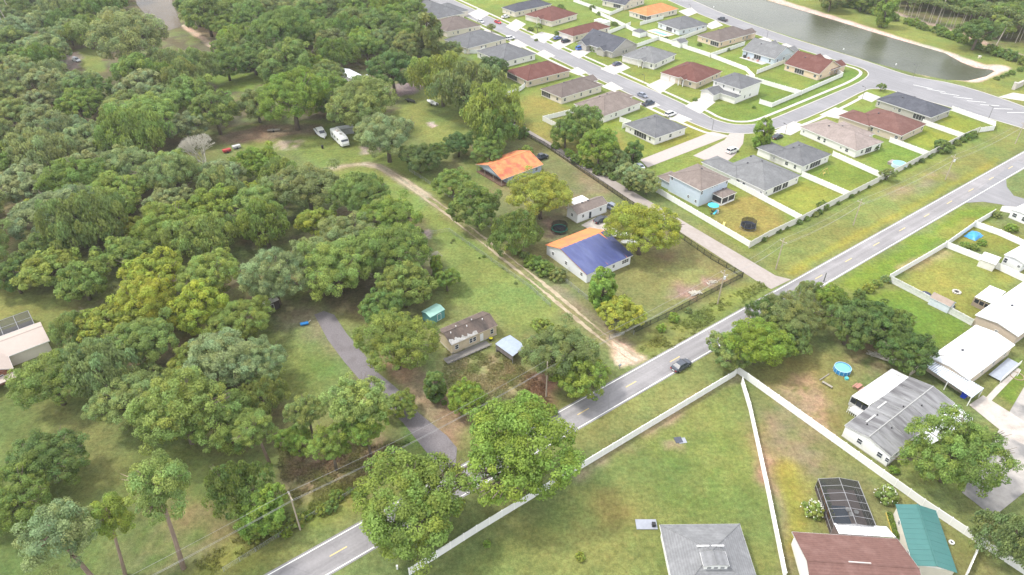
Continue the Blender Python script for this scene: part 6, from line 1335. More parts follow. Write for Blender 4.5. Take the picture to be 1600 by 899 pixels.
fence([(1475, 386), (1528, 407), (1600, 441)], 'white fence behind the red striped shed', W)
fence([(1520, 354), (1560, 368), (1600, 386)], 'white fence between the yellowish lawn and banana plants', W)
fence([(1420, 588), (1440, 575), (1512, 622)], 'beige board fence between the grey and ribbed carport mobile homes', mat('beige_boards', (.5, .44, .36), var=.1), h=1.6)
BK = mat('black_fence_metal', (.022, .024, .022), rough=.5)
fence([(990, 521), (1040, 497), (1100, 465), (1160, 434)], 'black picket fence along the main road verge', BK, style='rail', h=1.6, postw=.09)
fence([(1160, 434), (1110, 405), (1060, 370), (980, 317), (900, 262), (850, 228), (812, 208)], 'black picket fence along the concrete lane', BK, style='rail', h=1.6, postw=.09)
CL = mat('galvanised_mesh', (.36, .37, .36), rough=.5, metal=.3)
fence([(990, 523), (940, 487), (870, 430), (800, 385), (720, 320), (640, 268)], 'thin wire fence along the right side of the sandy track', CL, style='mesh', h=1.2, postw=.07, step=3.2)
fence([(870, 432), (912, 415)], 'short wire fence joining the tarp roofed bungalow to the track fence', CL, style='mesh', h=1.2, postw=.07)
fence([(640, 372), (702, 362), (830, 452), (860, 480)], 'wire fence around the bright green pasture', CL, style='mesh', h=1.1, postw=.06, step=3.2)
fence([(350, 893), (400, 862), (470, 818), (560, 765), (640, 715)], 'low wire fence along the road verge at lower left', CL, style='mesh', h=1.0, postw=.07, step=3.2)
fence([(530, 80), (570, 90), (600, 92)], 'wooden paddock fence by the white barn', MT_WOOD, style='rail', h=1.3)
gt = thing('gate', G(952, 530), math.atan2((G(975, 524) - G(952, 530)).y, (G(975, 524) - G(952, 530)).x), 'open tubular farm gate across the sandy track entrance', 'gate')
L_ = (G(975, 524) - G(952, 530)).length; g = MB(); [g.tube([(0, 0, z), (L_, 0, z)], .03, 5) for z in (.25, .5, .8, 1.1)]; [g.tube([(x, 0, .25), (x, 0, 1.1)], .03, 5) for x in (0, L_ / 2, L_)]; g.build('gate_frame', MT_GREYM, gt); MB().tube([(-.1, 0, 0), (-.1, 0, 1.6)], .07, 6).build('post', MT_WOOD, gt)
for (q, lb) in (([(1279, 752), (1296, 812)], 'orange edged flower border left of the pool enclosure'), ([(1384, 802), (1396, 842)], 'yellow edged flower border by the green roofed workshop')):
    a, b = G(*q[0]), G(*q[1]); t = thing('flower_border', a, math.atan2((b - a).y, (b - a).x), lb, 'flower bed'); Lb = (b - a).length
    MB().box(0, Lb, -.06, .06, 0, .2).build('edging', mat('orange_edging', (.55, .25, .1)) if 'orange' in lb else mat('yellow_edging', (.5, .4, .1)), t); MB().box(0, Lb, .06, .9, 0, .06).build('soil', mat('brown_mulch', (.09, .055, .035), var=.3), t)
    for i in range(7):
        me, tk = PROTO['bush'][i % 4]; cr_ = inst('plant', me, t, (Lb * (i + .5) / 7, .5, 0), i, (.5, .5, .55)); cr_.color = (*COLS['b' if i % 2 else 'g'], 1)

# ------------------------------------------------------------------ cars
def loft(secs):
    """secs: list of closed rings with the same number of points"""
    mb = MB(); k = len(secs[0])
    for s in secs: mb.v += [tuple(p) for p in s]
    for i in range(len(secs) - 1):
        for j in range(k):
            j2 = (j + 1) % k; mb.f.append((i * k + j, i * k + j2, (i + 1) * k + j2, (i + 1) * k + j))
    mb.f.append(tuple(reversed(range(k)))); mb.f.append(tuple((len(secs) - 1) * k + j for j in range(k))); return mb
CARM = {}
SHAPES = {  # (x, half width, bottom, shoulder height) along the body; cabin (x0,x1 low, x0,x1 top, height)
 'sedan': ([(-2.3, .62, .42, .72), (-2.2, .82, .28, .9), (-1.5, .9, .22, .95), (0, .92, .2, .93), (1.2, .9, .22, .9), (2.0, .84, .26, .78), (2.32, .62, .4, .62)], (-1.75, 1.25, -1.1, .45, 1.42)),
 'suv': ([(-2.3, .8, .42, .95), (-2.25, .9, .32, 1.05), (-1.5, .95, .28, 1.08), (0, .96, .26, 1.05), (1.2, .94, .28, 1.02), (2.1, .88, .32, .92), (2.35, .7, .45, .75)], (-2.2, 1.25, -2.0, .5, 1.72)),
 'pickup': ([(-2.8, .9, .5, 1.0), (-2.7, .95, .42, 1.05), (-1.5, .97, .38, 1.08), (0, .98, .36, 1.1), (1.4, .96, .38, 1.1), (2.4, .9, .42, 1.0), (2.7, .72, .52, .8)], (-.9, 1.5, -.6, .8, 1.85)),
}
for kk, (S, cab) in SHAPES.items():
    secs = []
    for x, hw, zb, zt in S:
        secs.append([(x, -hw, zb), (x, hw, zb), (x, hw * 1.03, (zb + zt) / 2), (x, hw * .94, zt - .06), (x, hw * .8, zt), (x, -hw * .8, zt), (x, -hw * .94, zt - .06), (x, -hw * 1.03, (zb + zt) / 2)])
    x0, x1, X0, X1, zc = cab; zt = S[3][3] - .03; W1, W2 = .84, .66
    glass = MB(); v = [(x0, -W1, zt), (x1, -W1, zt), (x1, W1, zt), (x0, W1, zt), (X0, -W2, zc - .04), (X1, -W2, zc - .04), (X1, W2, zc - .04), (X0, W2, zc - .04)]
    def face(idx, sc=.0): mb = MB(); mb.v = [v[i] for i in idx]; mb.f = [(0, 1, 2, 3)]; return mb
    roof_ = MB(); e = .02
    ro = [(X0, -W2, zc), (X1, -W2, zc), (X1, W2, zc), (X0, W2, zc)]; lo = [(p[0], p[1], zc - .07) for p in ro]; roof_.v = ro + lo; roof_.f = [(0, 1, 2, 3), (7, 6, 5, 4), (0, 4, 5, 1), (1, 5, 6, 2), (2, 6, 7, 3), (3, 7, 4, 0)]
    for (a, b) in ((0, 4), (1, 5), (2, 6), (3, 7)): roof_.tube([v[a], v[b]], .045, 4)
    xm = (x0 + x1) / 2; 
    for s in (-1, 1): roof_.tube([(xm, s * W1, zt), ((X0 + X1) / 2, s * W2, zc - .03)], .04, 4)
    CARM[kk] = dict(body=loft(secs), roof=roof_, windshield=face((1, 2, 6, 5)), rear_window=face((3, 0, 4, 7)), sw=[face((0, 1, 5, 4)), face((2, 3, 7, 6))], S=S)
    lwr = MB().box(-S[0][1], 0, 0, 0, 0, 0) if 0 else None
wheel = MB().lathe([(0, -.1), (.2, -.1), (.32, -.09), (.34, 0), (.32, .09), (.2, .1), (0, .1)], 14)
WH = MB(); WH.v = [(x, z, y) for x, y, z in wheel.v]; WH.f = [tuple(reversed(f)) for f in wheel.f]; WHM = WH.mesh('wheel', MT_TYRE)
rim = MB().lathe([(0, -.115), (.2, -.11), (.2, .11), (0, .115)], 10); RM = MB(); RM.v = [(x, z, y) for x, y, z in rim.v]; RM.f = [tuple(reversed(f)) for f in rim.f]; RMM = RM.mesh('rim', MT_RIM)
HLM = MB().box(-.05, .05, -.2, .2, -.07, .07).mesh('headlight', MT_LAMP); TLM = MB().box(-.05, .05, -.2, .2, -.08, .08).mesh('taillight', MT_RED)
PL = MB().box(-.03, .03, -.26, .26, -.06, .06).mesh('number_plate', MT_WHITE)
MESHC = {}
def car(px, ang, kind, col, cname, label, z=.02, scale=1.05, cat='car', detail=True):
    p = G(*px) if not isinstance(px, Vector) else px; t = thing('parked_car' if kind != 'pickup' else 'pickup_truck', (p.x, p.y, z), ang, label, cat if kind != 'pickup' else 'pickup truck'); t.scale = (scale,) * 3
    pm = mat('car_paint_' + cname, col, rough=.28, var=.03, spec=.6); D = CARM[kind]
    def g(k, mb, m, nm, sm=False):
        key = (kind, k, m.name)
        if key not in MESHC: MESHC[key] = mb.mesh(nm, m, sm)
        return inst(nm, MESHC[key], t)
    b = g('body', D['body'], pm, 'body'); 
    g('roof', D['roof'], pm, 'roof'); g('ws', D['windshield'], MT_GLASS, 'windshield'); g('rw', D['rear_window'], MT_GLASS, 'rear_window'); g('s0', D['sw'][0], MT_GLASS, 'side_window'); g('s1', D['sw'][1], MT_GLASS, 'side_window')
    S = D['S']; hw = S[3][1]
    for sx in (S[-2][0] - .62, S[1][0] + .75):
        for sy in (-1, 1): w_ = inst('wheel', WHM, t, (sx, sy * (hw - .06), .34)); inst('rim', RMM, w_)
    for sy in (-1, 1):
        inst('headlight', HLM, t, (S[-1][0] - .04, sy * .52, S[-1][3] - .08)); inst('taillight', TLM, t, (S[0][0] + .02, sy * .58, S[0][3] - .12))
        MB().box(.55 if kind != 'pickup' else 1.1, .75 if kind != 'pickup' else 1.3, sy * (hw + .02), sy * (hw + .2), .95, 1.1).build('side_mirror', pm, t)
    inst('number_plate', PL, t, (S[0][0] - .02, 0, .5))
    if kind == 'pickup':
        MB().box(-2.6, -1.0, -.78, .78, 1.06, 1.105).build('cargo_bed', MT_DARK, t)
    return t
AV = AU - R_(92)   # down the subdivision street
car((1064, 574), AU, 'sedan', (.06, .07, .09), 'slate', 'dark grey saloon car driving on the main road near the white fence', z=.02, scale=1.08)
car((713.5, 24), AU, 'suv', (.75, .75, .75), 'white', 'white car on the drive at the top of the near side of the street')
car((751, 35.5), AV, 'sedan', (.5, .51, .53), 'silver', 'silver car parked on the street near the brown roof')
car((778, 36.5), AV, 'sedan', (.5, .03, .04), 'red', 'bright red car parked on the subdivision street')
car((790, 28), AU, 'sedan', (.75, .75, .75), 'white', 'white car on the drive of the dark slate roofed house')
car((797, 62), AU, 'suv', (.75, .75, .75), 'white', 'white car in front of the grey roofed houses')
car((871, 61.5), AU, 'sedan', (.08, .12, .3), 'navy', 'navy car behind the darker one by the maroon roofed cream house')
car((884, 66.5), AU, 'suv', (.03, .035, .05), 'black', 'black car on the drive of the maroon roofed cream house')
car((906.5, 77.5), AU, 'suv', (.05, .16, .5), 'blue', 'vivid blue car in front of the slate gabled house')
car((964, 102), AU, 'sedan', (.06, .07, .13), 'midnight', 'dark blue saloon at the light grey roofed house garage')
car((1003.5, 151), AV, 'sedan', (.2, .22, .28), 'steel', 'steel blue car parked on the street by the tan brown roof')
car((1013, 164), AU, 'pickup', (.03, .05, .08), 'dark_teal', 'dark pickup truck on the drive of the tan brown roofed house')
car((1047, 181), AU, 'suv', (.75, .75, .75), 'white', 'white car beyond the slate grey square house')
car((1128.5, 32.5), AV + R_(180), 'pickup', (.02, .02, .025), 'black', 'black pickup parked on the pond road')
car((998, 262.5), AU + R_(80), 'sedan', (.6, .66, .7), 'pale_silver', 'pale silver car at the low end of the paved path')
car((1214.5, 216), AU, 'sedan', (.04, .045, .06), 'black', 'dark car on the drive behind the mid sized grey roof')
car((1144, 238), AU, 'suv', (.75, .75, .75), 'white', 'white car at the end of the curved driveway')
car((954, 326), AU + R_(95), 'suv', (.2, .26, .33), 'steel', 'blue grey car at the right end of the trailer home')
car((939, 346), AU, 'sedan', (.02, .022, .025), 'black', 'black car in front of the trailer home')
car((845, 249), AU, 'pickup', (.03, .03, .03), 'black', 'dark pickup behind the orange roofed cottage')
car((804, 275), AU + R_(20), 'suv', (.06, .1, .2), 'navy', 'small dark blue vehicle under the orange roofed cottage eaves', scale=.75)
car((1247, 182 + 20), AU, 'sedan', (.5, .51, .53), 'silver', 'silver car on the drive of the pinkish tan roofed house') if False else None

# ------------------------------------------------------------------ boats and the camper
def boat(p, ang, L_, Wd, label, col=MT_WHITE, cover=None, console=True):
    t = thing('boat', G(*p), ang, label, 'boat'); secs = []
    for f in [0, .15, .4, .65, .85, 1]:
        x = -L_ / 2 + L_ * f; w_ = Wd / 2 * (1 if f < .5 else math.sqrt(max(0.0004, 1 - ((f - .5) / .5) ** 2.2))) * (.9 if f == 0 else 1); k = .55 + .25 * f * f
        secs.append([(x, 0, .35 + .3 * max(0, f - .6)), (x, w_ * .7, .5 + .2 * max(0, f - .6)), (x, w_, .65 + k * .5), (x, w_ * .86, .66 + k * .5), (x, w_ * .6, .75), (x, -w_ * .6, .75), (x, -w_ * .86, .66 + k * .5), (x, -w_, .65 + k * .5), (x, -w_ * .7, .5 + .2 * max(0, f - .6))])
    loft(secs).build('hull', col, t, True); tr_ = MB().box(-L_ * .45, L_ * .55, -.06, .06, .28, .36).box(-L_ * .2, -L_ * .1, -Wd * .45, Wd * .45, .25, .33)
    tr_.build('trailer', MT_GREYM, t)
    for sy in (-1, 1): inst('wheel', WHM, t, (-L_ * .15, sy * Wd * .48, .32))
    if console: MB().box(-.5, .4, -.35, .35, .8, 1.5).build('console', MT_WHITE, t); MB().box(-L_ / 2 - .4, -L_ / 2 + .05, -.2, .2, .5, 1.3).build('outboard_motor', MT_DARK, t)
    if cover: loft([[(x, -w_ * Wd, .8), (x, w_ * Wd, .8), (x, w_ * Wd * .85, z_), (x, -w_ * Wd * .85, z_)] for x, w_, z_ in ((-L_ * .3, .38, 1.9), (-L_ * .1, .4, 2.3), (L_ * .12, .38, 2.2), (L_ * .24, .32, 1.35), (L_ * .42, .12, 1.15))]).build('cabin', cover, t); MB().poly([(L_ * .135, -Wd * .3, 2.14), (L_ * .235, -Wd * .26, 1.45), (L_ * .235, Wd * .26, 1.45), (L_ * .135, Wd * .3, 2.14)]).build('windshield', MT_GLASS, t); [MB().box(-L_ * .25, L_ * .05, s_ * Wd * .37 - .02, s_ * Wd * .37 + .02, 1.5, 1.9).build('window', MT_GLASS, t) for s_ in (-1, 1)]
    return t
boat((675, 163), R_(-48) + R_(180), 6.2, 2.1, 'small white motor boat on a trailer in the meadow')
boat((642, 160), R_(-40), 5.0, 1.6, 'dark little boat lying beside the white motor boat', mat('dark_hull', (.06, .06, .05)), console=False)
boat((502, 211), R_(-62), 9.6, 3.3, 'white cabin cruiser parked left of the camper at the wood edge', cover=MT_WHITE, console=False)
c = G(532, 222); t = thing('camper', c, R_(-58), 'long white camper vehicle parked at the wood edge beside the cabin cruiser', 'camper')
L_, Wd, Hh = 9.5, 2.6, 3.0; secs = []; t.scale = (1.15, 1.15, 1.15)
for x, z0, z1, w_ in ((-L_ / 2, .7, 2.5, 1.15), (-L_ / 2 + .3, .5, 2.95, 1.3), (L_ / 2 - 2.4, .5, 3.0, 1.3), (L_ / 2 - 1.0, .5, 2.7, 1.28), (L_ / 2 - .3, .5, 1.7, 1.2), (L_ / 2, .6, 1.2, 1.05)):
    secs.append([(x, -w_, z0), (x, w_, z0), (x, w_ * 1.0, z1 - .25), (x, w_ * .85, z1), (x, -w_ * .85, z1), (x, -w_, z1 - .25)])
loft(secs).build('body', MT_WHITE, t); 
for sx in (-2.6, 3.0):
    for sy in (-1, 1): inst('wheel', WHM, t, (sx, sy * 1.2, .4), 0, (1.2, 1, 1.2))
MB().box(-2, -.9, -.4, .4, 3.0, 3.25).build('roof_unit', mat('pale_vent', (0, 0, 0)), t); MB().box(1, 1.6, -.3, .3, 2.98, 3.15).build('roof_hatch', mat('pale_vent', (0, 0, 0)), t)
for sx in (-3.2, -1, 1.2): MB().box(sx, sx + .9, 1.27, 1.33, 1.5, 2.1).box(sx, sx + .9, -1.33, -1.27, 1.5, 2.1).build('window', MT_GLASS, t)
MB().poly([(3.75, -1.1, 2.64), (4.42, -1.05, 1.82), (4.42, 1.05, 1.82), (3.75, 1.1, 2.64)]).build('windshield', MT_GLASS, t)
t = thing('awning_tent', G(540, 208), R_(20), 'grey framed greenhouse shelter behind the white camper', 'shelter'); roof(t, -3, 3, -1.6, 1.6, 2.2, 'gabx', .4, mat('grey_slats', (.4, .41, .42), var=.15), MT_GREYM, cap=False); MB().box(-2.8, 2.8, -1.4, 1.4, 0, 2.15).build('wall', mat('grey_slats', (0, 0, 0)), t)
t = thing('rubbish_bin', G(504, 232), 0, 'small black bin on the grass in front of the camper', 'bin'); MB().lathe([(0, 1.0), (.38, 1.0), (.42, .95), (.36, 0)], 10).build('bin_body', MT_DARK, t); MB().lathe([(0, 1.12), (.3, 1.1), (.44, 1.0)], 10).build('lid', MT_DARK, t)
for (p, lb, cc) in (((355, 238), 'red tarpaulin covered heap by the bare grey tree', (.4, .06, .06)), ((370, 232), 'pale trailer half hidden behind the fresh green tree', (.5, .5, .5))):
    t = thing('covered_trailer', G(*p), AU, lb, 'trailer'); MB().box(-1.3, 1.3, -.7, .7, .4, 1.1).build('cover', mat('cover_' + ('red' if cc[0] < .45 else 'grey'), cc, var=.15), t); [inst('wheel', WHM, t, (0, s * .95, .34)) for s in (-1, 1)]
t = thing('old_trailer', G(428, 205), R_(10), 'flat trailer of scrap wood under the trees left of the cabin cruiser', 'trailer'); MB().box(-2.2, 2.2, -.8, .8, .4, .55).build('bed', MT_WOOD, t); [inst('wheel', WHM, t, (0, s * .9, .34)) for s in (-1, 1)]
for (p, lb) in (((967.5, 371), 'white boat hull left of the golden tree'), ((982, 382), 'second white boat hull nearer the bungalow wall')): boat(p, AU + R_(150), 4.6, 1.8, lb, console=False)
t = thing('parked_car', G(120, 96), R_(-35), 'pale vehicle half hidden in the upper left clearing', 'car'); CM = CARM['suv']; pm = mat('car_paint_pale', (.6, .62, .66), rough=.3, var=.03); inst('body', CM['body'].mesh('body', pm), t); inst('roof', CM['roof'].mesh('roof', pm), t); inst('windshield', CM['windshield'].mesh('windshield', MT_GLASS), t)
for sx in (-1.5, 1.5):
    for sy in (-1, 1): inst('wheel', WHM, t, (sx, sy * .9, .34))

# ------------------------------------------------------------------ trampolines and pools
def trampoline(p, R, label, ring, padm, net=2.4):
    t = thing('trampoline', G(*p), 0, label, 'trampoline')
    MB().lathe([(0, .88), (R * .86, .88), (R * .86, .84), (0, .84)], 28).build('jumping_mat', mat('black_mat', (.02, .025, .035)), t)
    MB().lathe([(R * .85, .92), (R, .92), (R * 1.02, .84), (R * .85, .84)], 28).build('pad', padm, t)
    for i in range(8):
        a = i * math.pi / 4; x, y = R * 1.02 * math.cos(a), R * 1.02 * math.sin(a)
        MB().tube([(x, y, .0), (x, y, .85), (x * 1.02, y * 1.02, net)], .035, 5).build('pole', ring, t)
    mb = MB(); k = 28
    for i in range(k):
        a = i * 2 * math.pi / k; x, y = R * .97 * math.cos(a), R * .97 * math.sin(a); mb.v += [(x, y, .9), (x, y, net - .15 + .12 * math.cos(a * 4) ** 2)]
    for i in range(k): j = (i + 1) % k; mb.f.append((2 * i, 2 * j, 2 * j + 1, 2 * i + 1))
    mb.build('safety_net', sc, t)
    MB().lathe([(R * 1.0, .03), (R * 1.04, .03), (R * 1.04, .08), (R * 1.0, .08)], 28).build('base_ring', ring, t)
trampoline((1168.5, 356), 2.1, 'round trampoline with dark net on the garden lawn of the two storey blue house', MT_GREYM, mat('dark_blue_pad', (.03, .04, .09)))
trampoline((874, 361), 2.2, 'round trampoline with green rim beside the trailer home', MT_DARK, mat('green_pad', (.03, .22, .14)))
t = thing('above_ground_pool', G(1315, 580), 0, 'round blue above ground pool with pale green water by the stained roof mobile home', 'pool'); R = 1.6
BLU = mat('pool_blue', (.03, .24, .55), rough=.4, var=.25, scale=2)
MB().lathe([(R * 1.02, 0), (R * 1.04, .6), (R, 1.05), (R * .95, 1.05), (R * .94, .8)], 28).build('pool_wall', BLU, t); MB().lathe([(0, .95), (R * .95, .95)], 28).build('water', mat('green_pool_water', (.2, .5, .42), rough=.1, var=.05), t)
for i in range(14):
    a = i * 2 * math.pi / 14; MB().tube([(R * 1.08 * math.cos(a), R * 1.08 * math.sin(a), 0), (R * 1.05 * math.cos(a), R * 1.05 * math.sin(a), 1.1)], .06, 5).build('leg', mat('pale_blue_leg', (.35, .55, .7)), t)
tt = MB().lathe([(R * .98, 1.04), (R * 1.07, 1.04), (R * 1.07, 1.12), (R * .98, 1.12)], 28).build('rim', mat('pale_blue_leg', (0, 0, 0)), t)
MB().box(-.3, .3, -R - 1.2, -R - .6, 0, .5).build('pump', mat('cyan_plastic', (.1, .5, .55)), t)
t = thing('above_ground_pool', G(1404, 260), 0, 'round pale blue pool in the garden behind the cream wall', 'pool'); R = 2.3
MB().lathe([(R, 0), (R, 1.1), (R * .95, 1.1), (R * .95, .9)], 24).build('pool_wall', mat('white_blue_wall', (.5, .6, .68)), t); MB().lathe([(0, .95), (R * .95, .95)], 24).build('water', mat('light_pool_water', (.2, .5, .62), rough=.12, var=.1), t)
t = thing('pool_deck', G(1396, 256), AU, 'small grey deck beside the round pale blue pool', 'deck'); [MB().box(-2 + i * .5, -1.55 + i * .5, -1.2, 1.2, .8, .86).build('board', mat('greyish_boards', (.33, .27, .26), var=.15), t) for i in range(6)]; MB().box(-1.9, .9, -1.1, 1.1, 0, .78).build('base', MT_WOOD, t)
# swimming pool in the row behind
t = thing('swimming_pool', G(1033, 52), AU - R_(90), 'in-ground swimming pool with pale surround behind the grey roofed pool house', 'pool'); MB().box(-7, 6, -3.2, 3.5, 0, .07).build('surround', mat('peach_paving', (.6, .5, .42)), t); MB().box(-5.5, 4.0, -2, .8, .05, .09).build('water', mat('teal_pool_water', (.2, .42, .46), rough=.1, var=.05), t)
t = thing('blue_tarpaulin', G(1521, 369), AU, 'crumpled bright blue tarpaulin heap behind the verge fence', 'tarpaulin')
mb = MB(); r_ = random.Random(5)
for i in range(9):
    for j in range(7): mb.v.append((-2.4 + i * .6 + r_.uniform(-.1, .1), -1.6 + j * .53 + r_.uniform(-.1, .1), (.2 + 1.0 * math.exp(-((i - 4) ** 2 / 9 + (j - 3) ** 2 / 6)) + r_.uniform(0, .25)) if 0 < i < 8 and 0 < j < 6 else .03))
for i in range(8):
    for j in range(6): k = i * 7 + j; mb.f.append((k, k + 7, k + 8, k + 1))
mb.build('sheet', mat('bright_blue_sheet', (.06, .3, .62), rough=.4, var=.15), t)
# garden odds and ends
def item(name, p, ang, label, cat, parts):
    t = thing(name, G(*p), ang, label, cat)
    for nm, mb, m in parts: mb.build(nm, m, t)
    return t
CY = mat('cyan_fabric', (.08, .45, .6), var=.15)
item('garden_umbrella', (1113, 330), 0, 'turquoise garden umbrella on the lawn beside the screened porch', 'umbrella', [('canopy', MB().lathe([(0, 2.5), (.8, 2.3), (1.7, 1.95), (1.65, 1.95), (0, 2.35)], 8), CY), ('pole', MB().tube([(0, 0, 0), (0, 0, 2.5)], .04, 5), MT_WHITE), ('base', MB().lathe([(0, .12), (.3, .1), (.32, 0)], 10), MT_DARK)])
item('play_house', (1118, 334), AU, 'small blue play slide on the lawn below the turquoise umbrella', 'play equipment', [('slide', MB().poly([(-.9, -.3, .1), (.3, -.3, 1.0), (.3, .3, 1.0), (-.9, .3, .1)]), CY), ('frame', MB().box(.3, .9, -.35, .35, 0, 1.0), mat('light_plastic', (.6, .6, .62)))])
item('barbecue', (1111, 338), AU, 'small dark barbecue on the lawn edge by the white fence', 'barbecue', [('body', MB().lathe([(0, 1.05), (.3, .95), (.35, .8), (.25, .6), (0, .55)], 10), MT_DARK), ('leg', MB().tube([(.2, 0, 0), (.1, 0, .6)], .03, 4).tube([(-.2, .1, 0), (-.1, 0, .6)], .03, 4).tube([(-.1, -.2, 0), (-.05, -.1, .6)], .03, 4), MT_DARK)])
item('toy_slide', (1131, 351), R_(70), 'yellow toy slide leaning by the white fence', 'toy', [('slide', MB().box(-1.1, 1.1, -.25, .25, .1, .2).box(-1.1, 1.1, -.3, -.25, .1, .35).box(-1.1, 1.1, .25, .3, .1, .35), mat('toy_yellow', (.7, .6, .2)))])
sw = item('swing_frame', (1287, 273), AU, 'yellow wooden swing frame on the lawn left of the white fence', 'swing', [('frame', MB().tube([(-1.3, -.8, 0), (-1.2, 0, 1.9)], .06, 5).tube([(-1.3, .8, 0), (-1.2, 0, 1.9)], .06, 5).tube([(1.3, -.8, 0), (1.2, 0, 1.9)], .06, 5).tube([(1.3, .8, 0), (1.2, 0, 1.9)], .06, 5).tube([(-1.3, 0, 1.9), (1.3, 0, 1.9)], .07, 5), mat('yellow_wood', (.5, .38, .12))), ('seat', MB().box(-.6, .6, -.2, .2, .5, .56), mat('yellow_wood', (0, 0, 0))), ('chain', MB().tube([(-.55, 0, .56), (-.55, 0, 1.9)], .02, 4).tube([(.55, 0, .56), (.55, 0, 1.9)], .02, 4), MT_GREYM)])
item('fire_pit', (1494.5, 457), 0, 'pale ring of stones around a fire pit on the mown lawn', 'fire pit', [('stone', MB().box(-.2 + .8 * math.cos(i * .63), .2 + .8 * math.cos(i * .63), -.2 + .8 * math.sin(i * .63), .2 + .8 * math.sin(i * .63), 0, .3), mat('pit_stone', (.5, .47, .42), var=.15)) for i in range(10)] + [('ash', MB().lathe([(0, .05), (.6, .04)], 12), MT_DARK)])
item('spare_trampoline', (1445, 463), 0, 'dark round covered tub left of the long white shed', 'tub', [('tub', MB().lathe([(0, 1.0), (.9, .9), (1.2, .7), (1.25, 0)], 16), mat('dark_cover', (.05, .055, .09)))])
item('storage_box', (1487, 483), AU, 'small dark blue box at the right end of the long white shed', 'box', [('box', MB().box(-.5, .5, -.4, .4, 0, .8), mat('dark_cover', (0, 0, 0))), ('lid', MB().box(-.53, .53, -.43, .43, .8, .87), MT_DARK)])
item('rubbish_bin', (1505, 621), AU, 'bright blue wheeled bin under the ribbed carport', 'bin', [('bin_body', MB().prism([(-.45, -.4), (.45, -.4), (.5, .45), (-.5, .45)], .08, 1.15), mat('bin_blue', (.02, .06, .5))), ('lid', MB().box(-.52, .52, -.45, .5, 1.15, 1.25), mat('bin_blue', (0, 0, 0)))])
item('picnic_table', (1340, 607), AU, 'reddish picnic table beside the sun room of the stained roof mobile home', 'table', [('top', MB().box(-.9, .9, -.4, .4, .7, .76), mat('reddish_wood', (.4, .2, .16), var=.15)), ('bench', MB().box(-.9, .9, .6, .85, .42, .47), mat('reddish_wood', (0, 0, 0))), ('bench', MB().box(-.9, .9, -.85, -.6, .42, .47), mat('reddish_wood', (0, 0, 0))), ('leg', MB().tube([(-.7, -.7, 0), (-.7, .2, .7)], .05, 4).tube([(.7, -.7, 0), (.7, .2, .7)], .05, 4).tube([(-.7, .7, 0), (-.7, -.2, .7)], .05, 4).tube([(.7, .7, 0), (.7, -.2, .7)], .05, 4), mat('reddish_wood', (0, 0, 0)))])
item('garden_bench', (1292, 603), R_(-50), 'weathered wooden bench on the bare patch left of the round pool', 'bench', [('seat', MB().box(-1.1, 1.1, -.25, .25, .4, .46), MT_WOOD), ('leg', MB().box(-1, -.9, -.2, .2, 0, .4).box(.9, 1, -.2, .2, 0, .4), MT_WOOD)])
item('log', (1288, 590), R_(35), 'old timber lying left of the round pool', 'timber', [('timber', MB().tube([(-1.6, 0, .12), (1.6, 0, .14)], .12, 7), MT_WOOD)])
item('brush_pile', (1376, 560), R_(-35), 'pile of dead branches under the curved row of dark oaks', 'brush pile', [('branches', (lambda mb: [mb.tube([(r_.uniform(-3, 3), r_.uniform(-.8, .8), r_.uniform(0, .5)), (r_.uniform(-3, 3), r_.uniform(-1, 1), r_.uniform(.1, .8))], .05, 4) for _ in range(40)] and mb)(MB()), mat('grey_bare_wood', (0, 0, 0)))])
item('brush_pile', (1086, 459), R_(20), 'heap of grey logs on the reddish bare patch by the black fence', 'brush pile', [('branches', (lambda mb: [mb.tube([(r_.uniform(-1.6, 1.6), r_.uniform(-.9, .9), r_.uniform(.1, .4)), (r_.uniform(-1.6, 1.6), r_.uniform(-.9, .9), r_.uniform(.1, .7))], .11, 5) for _ in range(26)] and mb)(MB()), mat('grey_bare_wood', (0, 0, 0)))])
item('brush_pile', (1113, 442), R_(20), 'smaller heap of grey branches near the black fence corner', 'brush pile', [('branches', (lambda mb: [mb.tube([(r_.uniform(-1.6, 1.6), r_.uniform(-.8, .8), r_.uniform(.0, .2)), (r_.uniform(-1.6, 1.6), r_.uniform(-.8, .8), r_.uniform(.1, .4))], .06, 5) for _ in range(16)] and mb)(MB()), mat('grey_bare_wood', (0, 0, 0)))])
item('yellow_tub', (767, 532), 0, 'yellow topped black tub between the mobile home and the metal carport', 'tub', [('tub', MB().lathe([(.42, .7), (.36, 0)], 12), MT_DARK), ('lid', MB().lathe([(0, .72), (.44, .7)], 12), mat('lid_yellow', (.55, .5, .02)))])
item('blue_cart', (476, 508), R_(20), 'blue wheeled cart lying by the top of the gravel drive', 'cart', [('tray', MB().box(-.9, .9, -.4, .4, .3, .6), mat('cart_blue', (.03, .2, .5))), ('handle', MB().tube([(.9, 0, .5), (1.5, .2, .9)], .04, 4), MT_WHITE)])
item('postbox', (968, 577), AU, 'grey roadside letterbox by the sandy track entrance', 'letterbox', [('post', MB().box(-.06, .06, -.06, .06, 0, 1.0), MT_WOOD), ('box', MB().box(-.3, .3, -.15, .15, 1.0, 1.35), mat('box_grey', (.25, .28, .3)))])
item('white_basin', (1528, 845), 0, 'white ring planter on the grass right of the green roofed workshop', 'planter', [('planter', MB().lathe([(.25, .2), (.45, .35), (.5, .3), (.4, 0)], 12), MT_WHITE)]) if False else item('planter', (1486, 849), 0, 'small white planter on the grass right of the green roofed workshop', 'planter', [('planter', MB().lathe([(.2, .3), (.4, .38), (.46, .3), (.36, 0)], 12), MT_WHITE), ('soil', MB().lathe([(0, .3), (.38, .3)], 12), MT_DARK)])
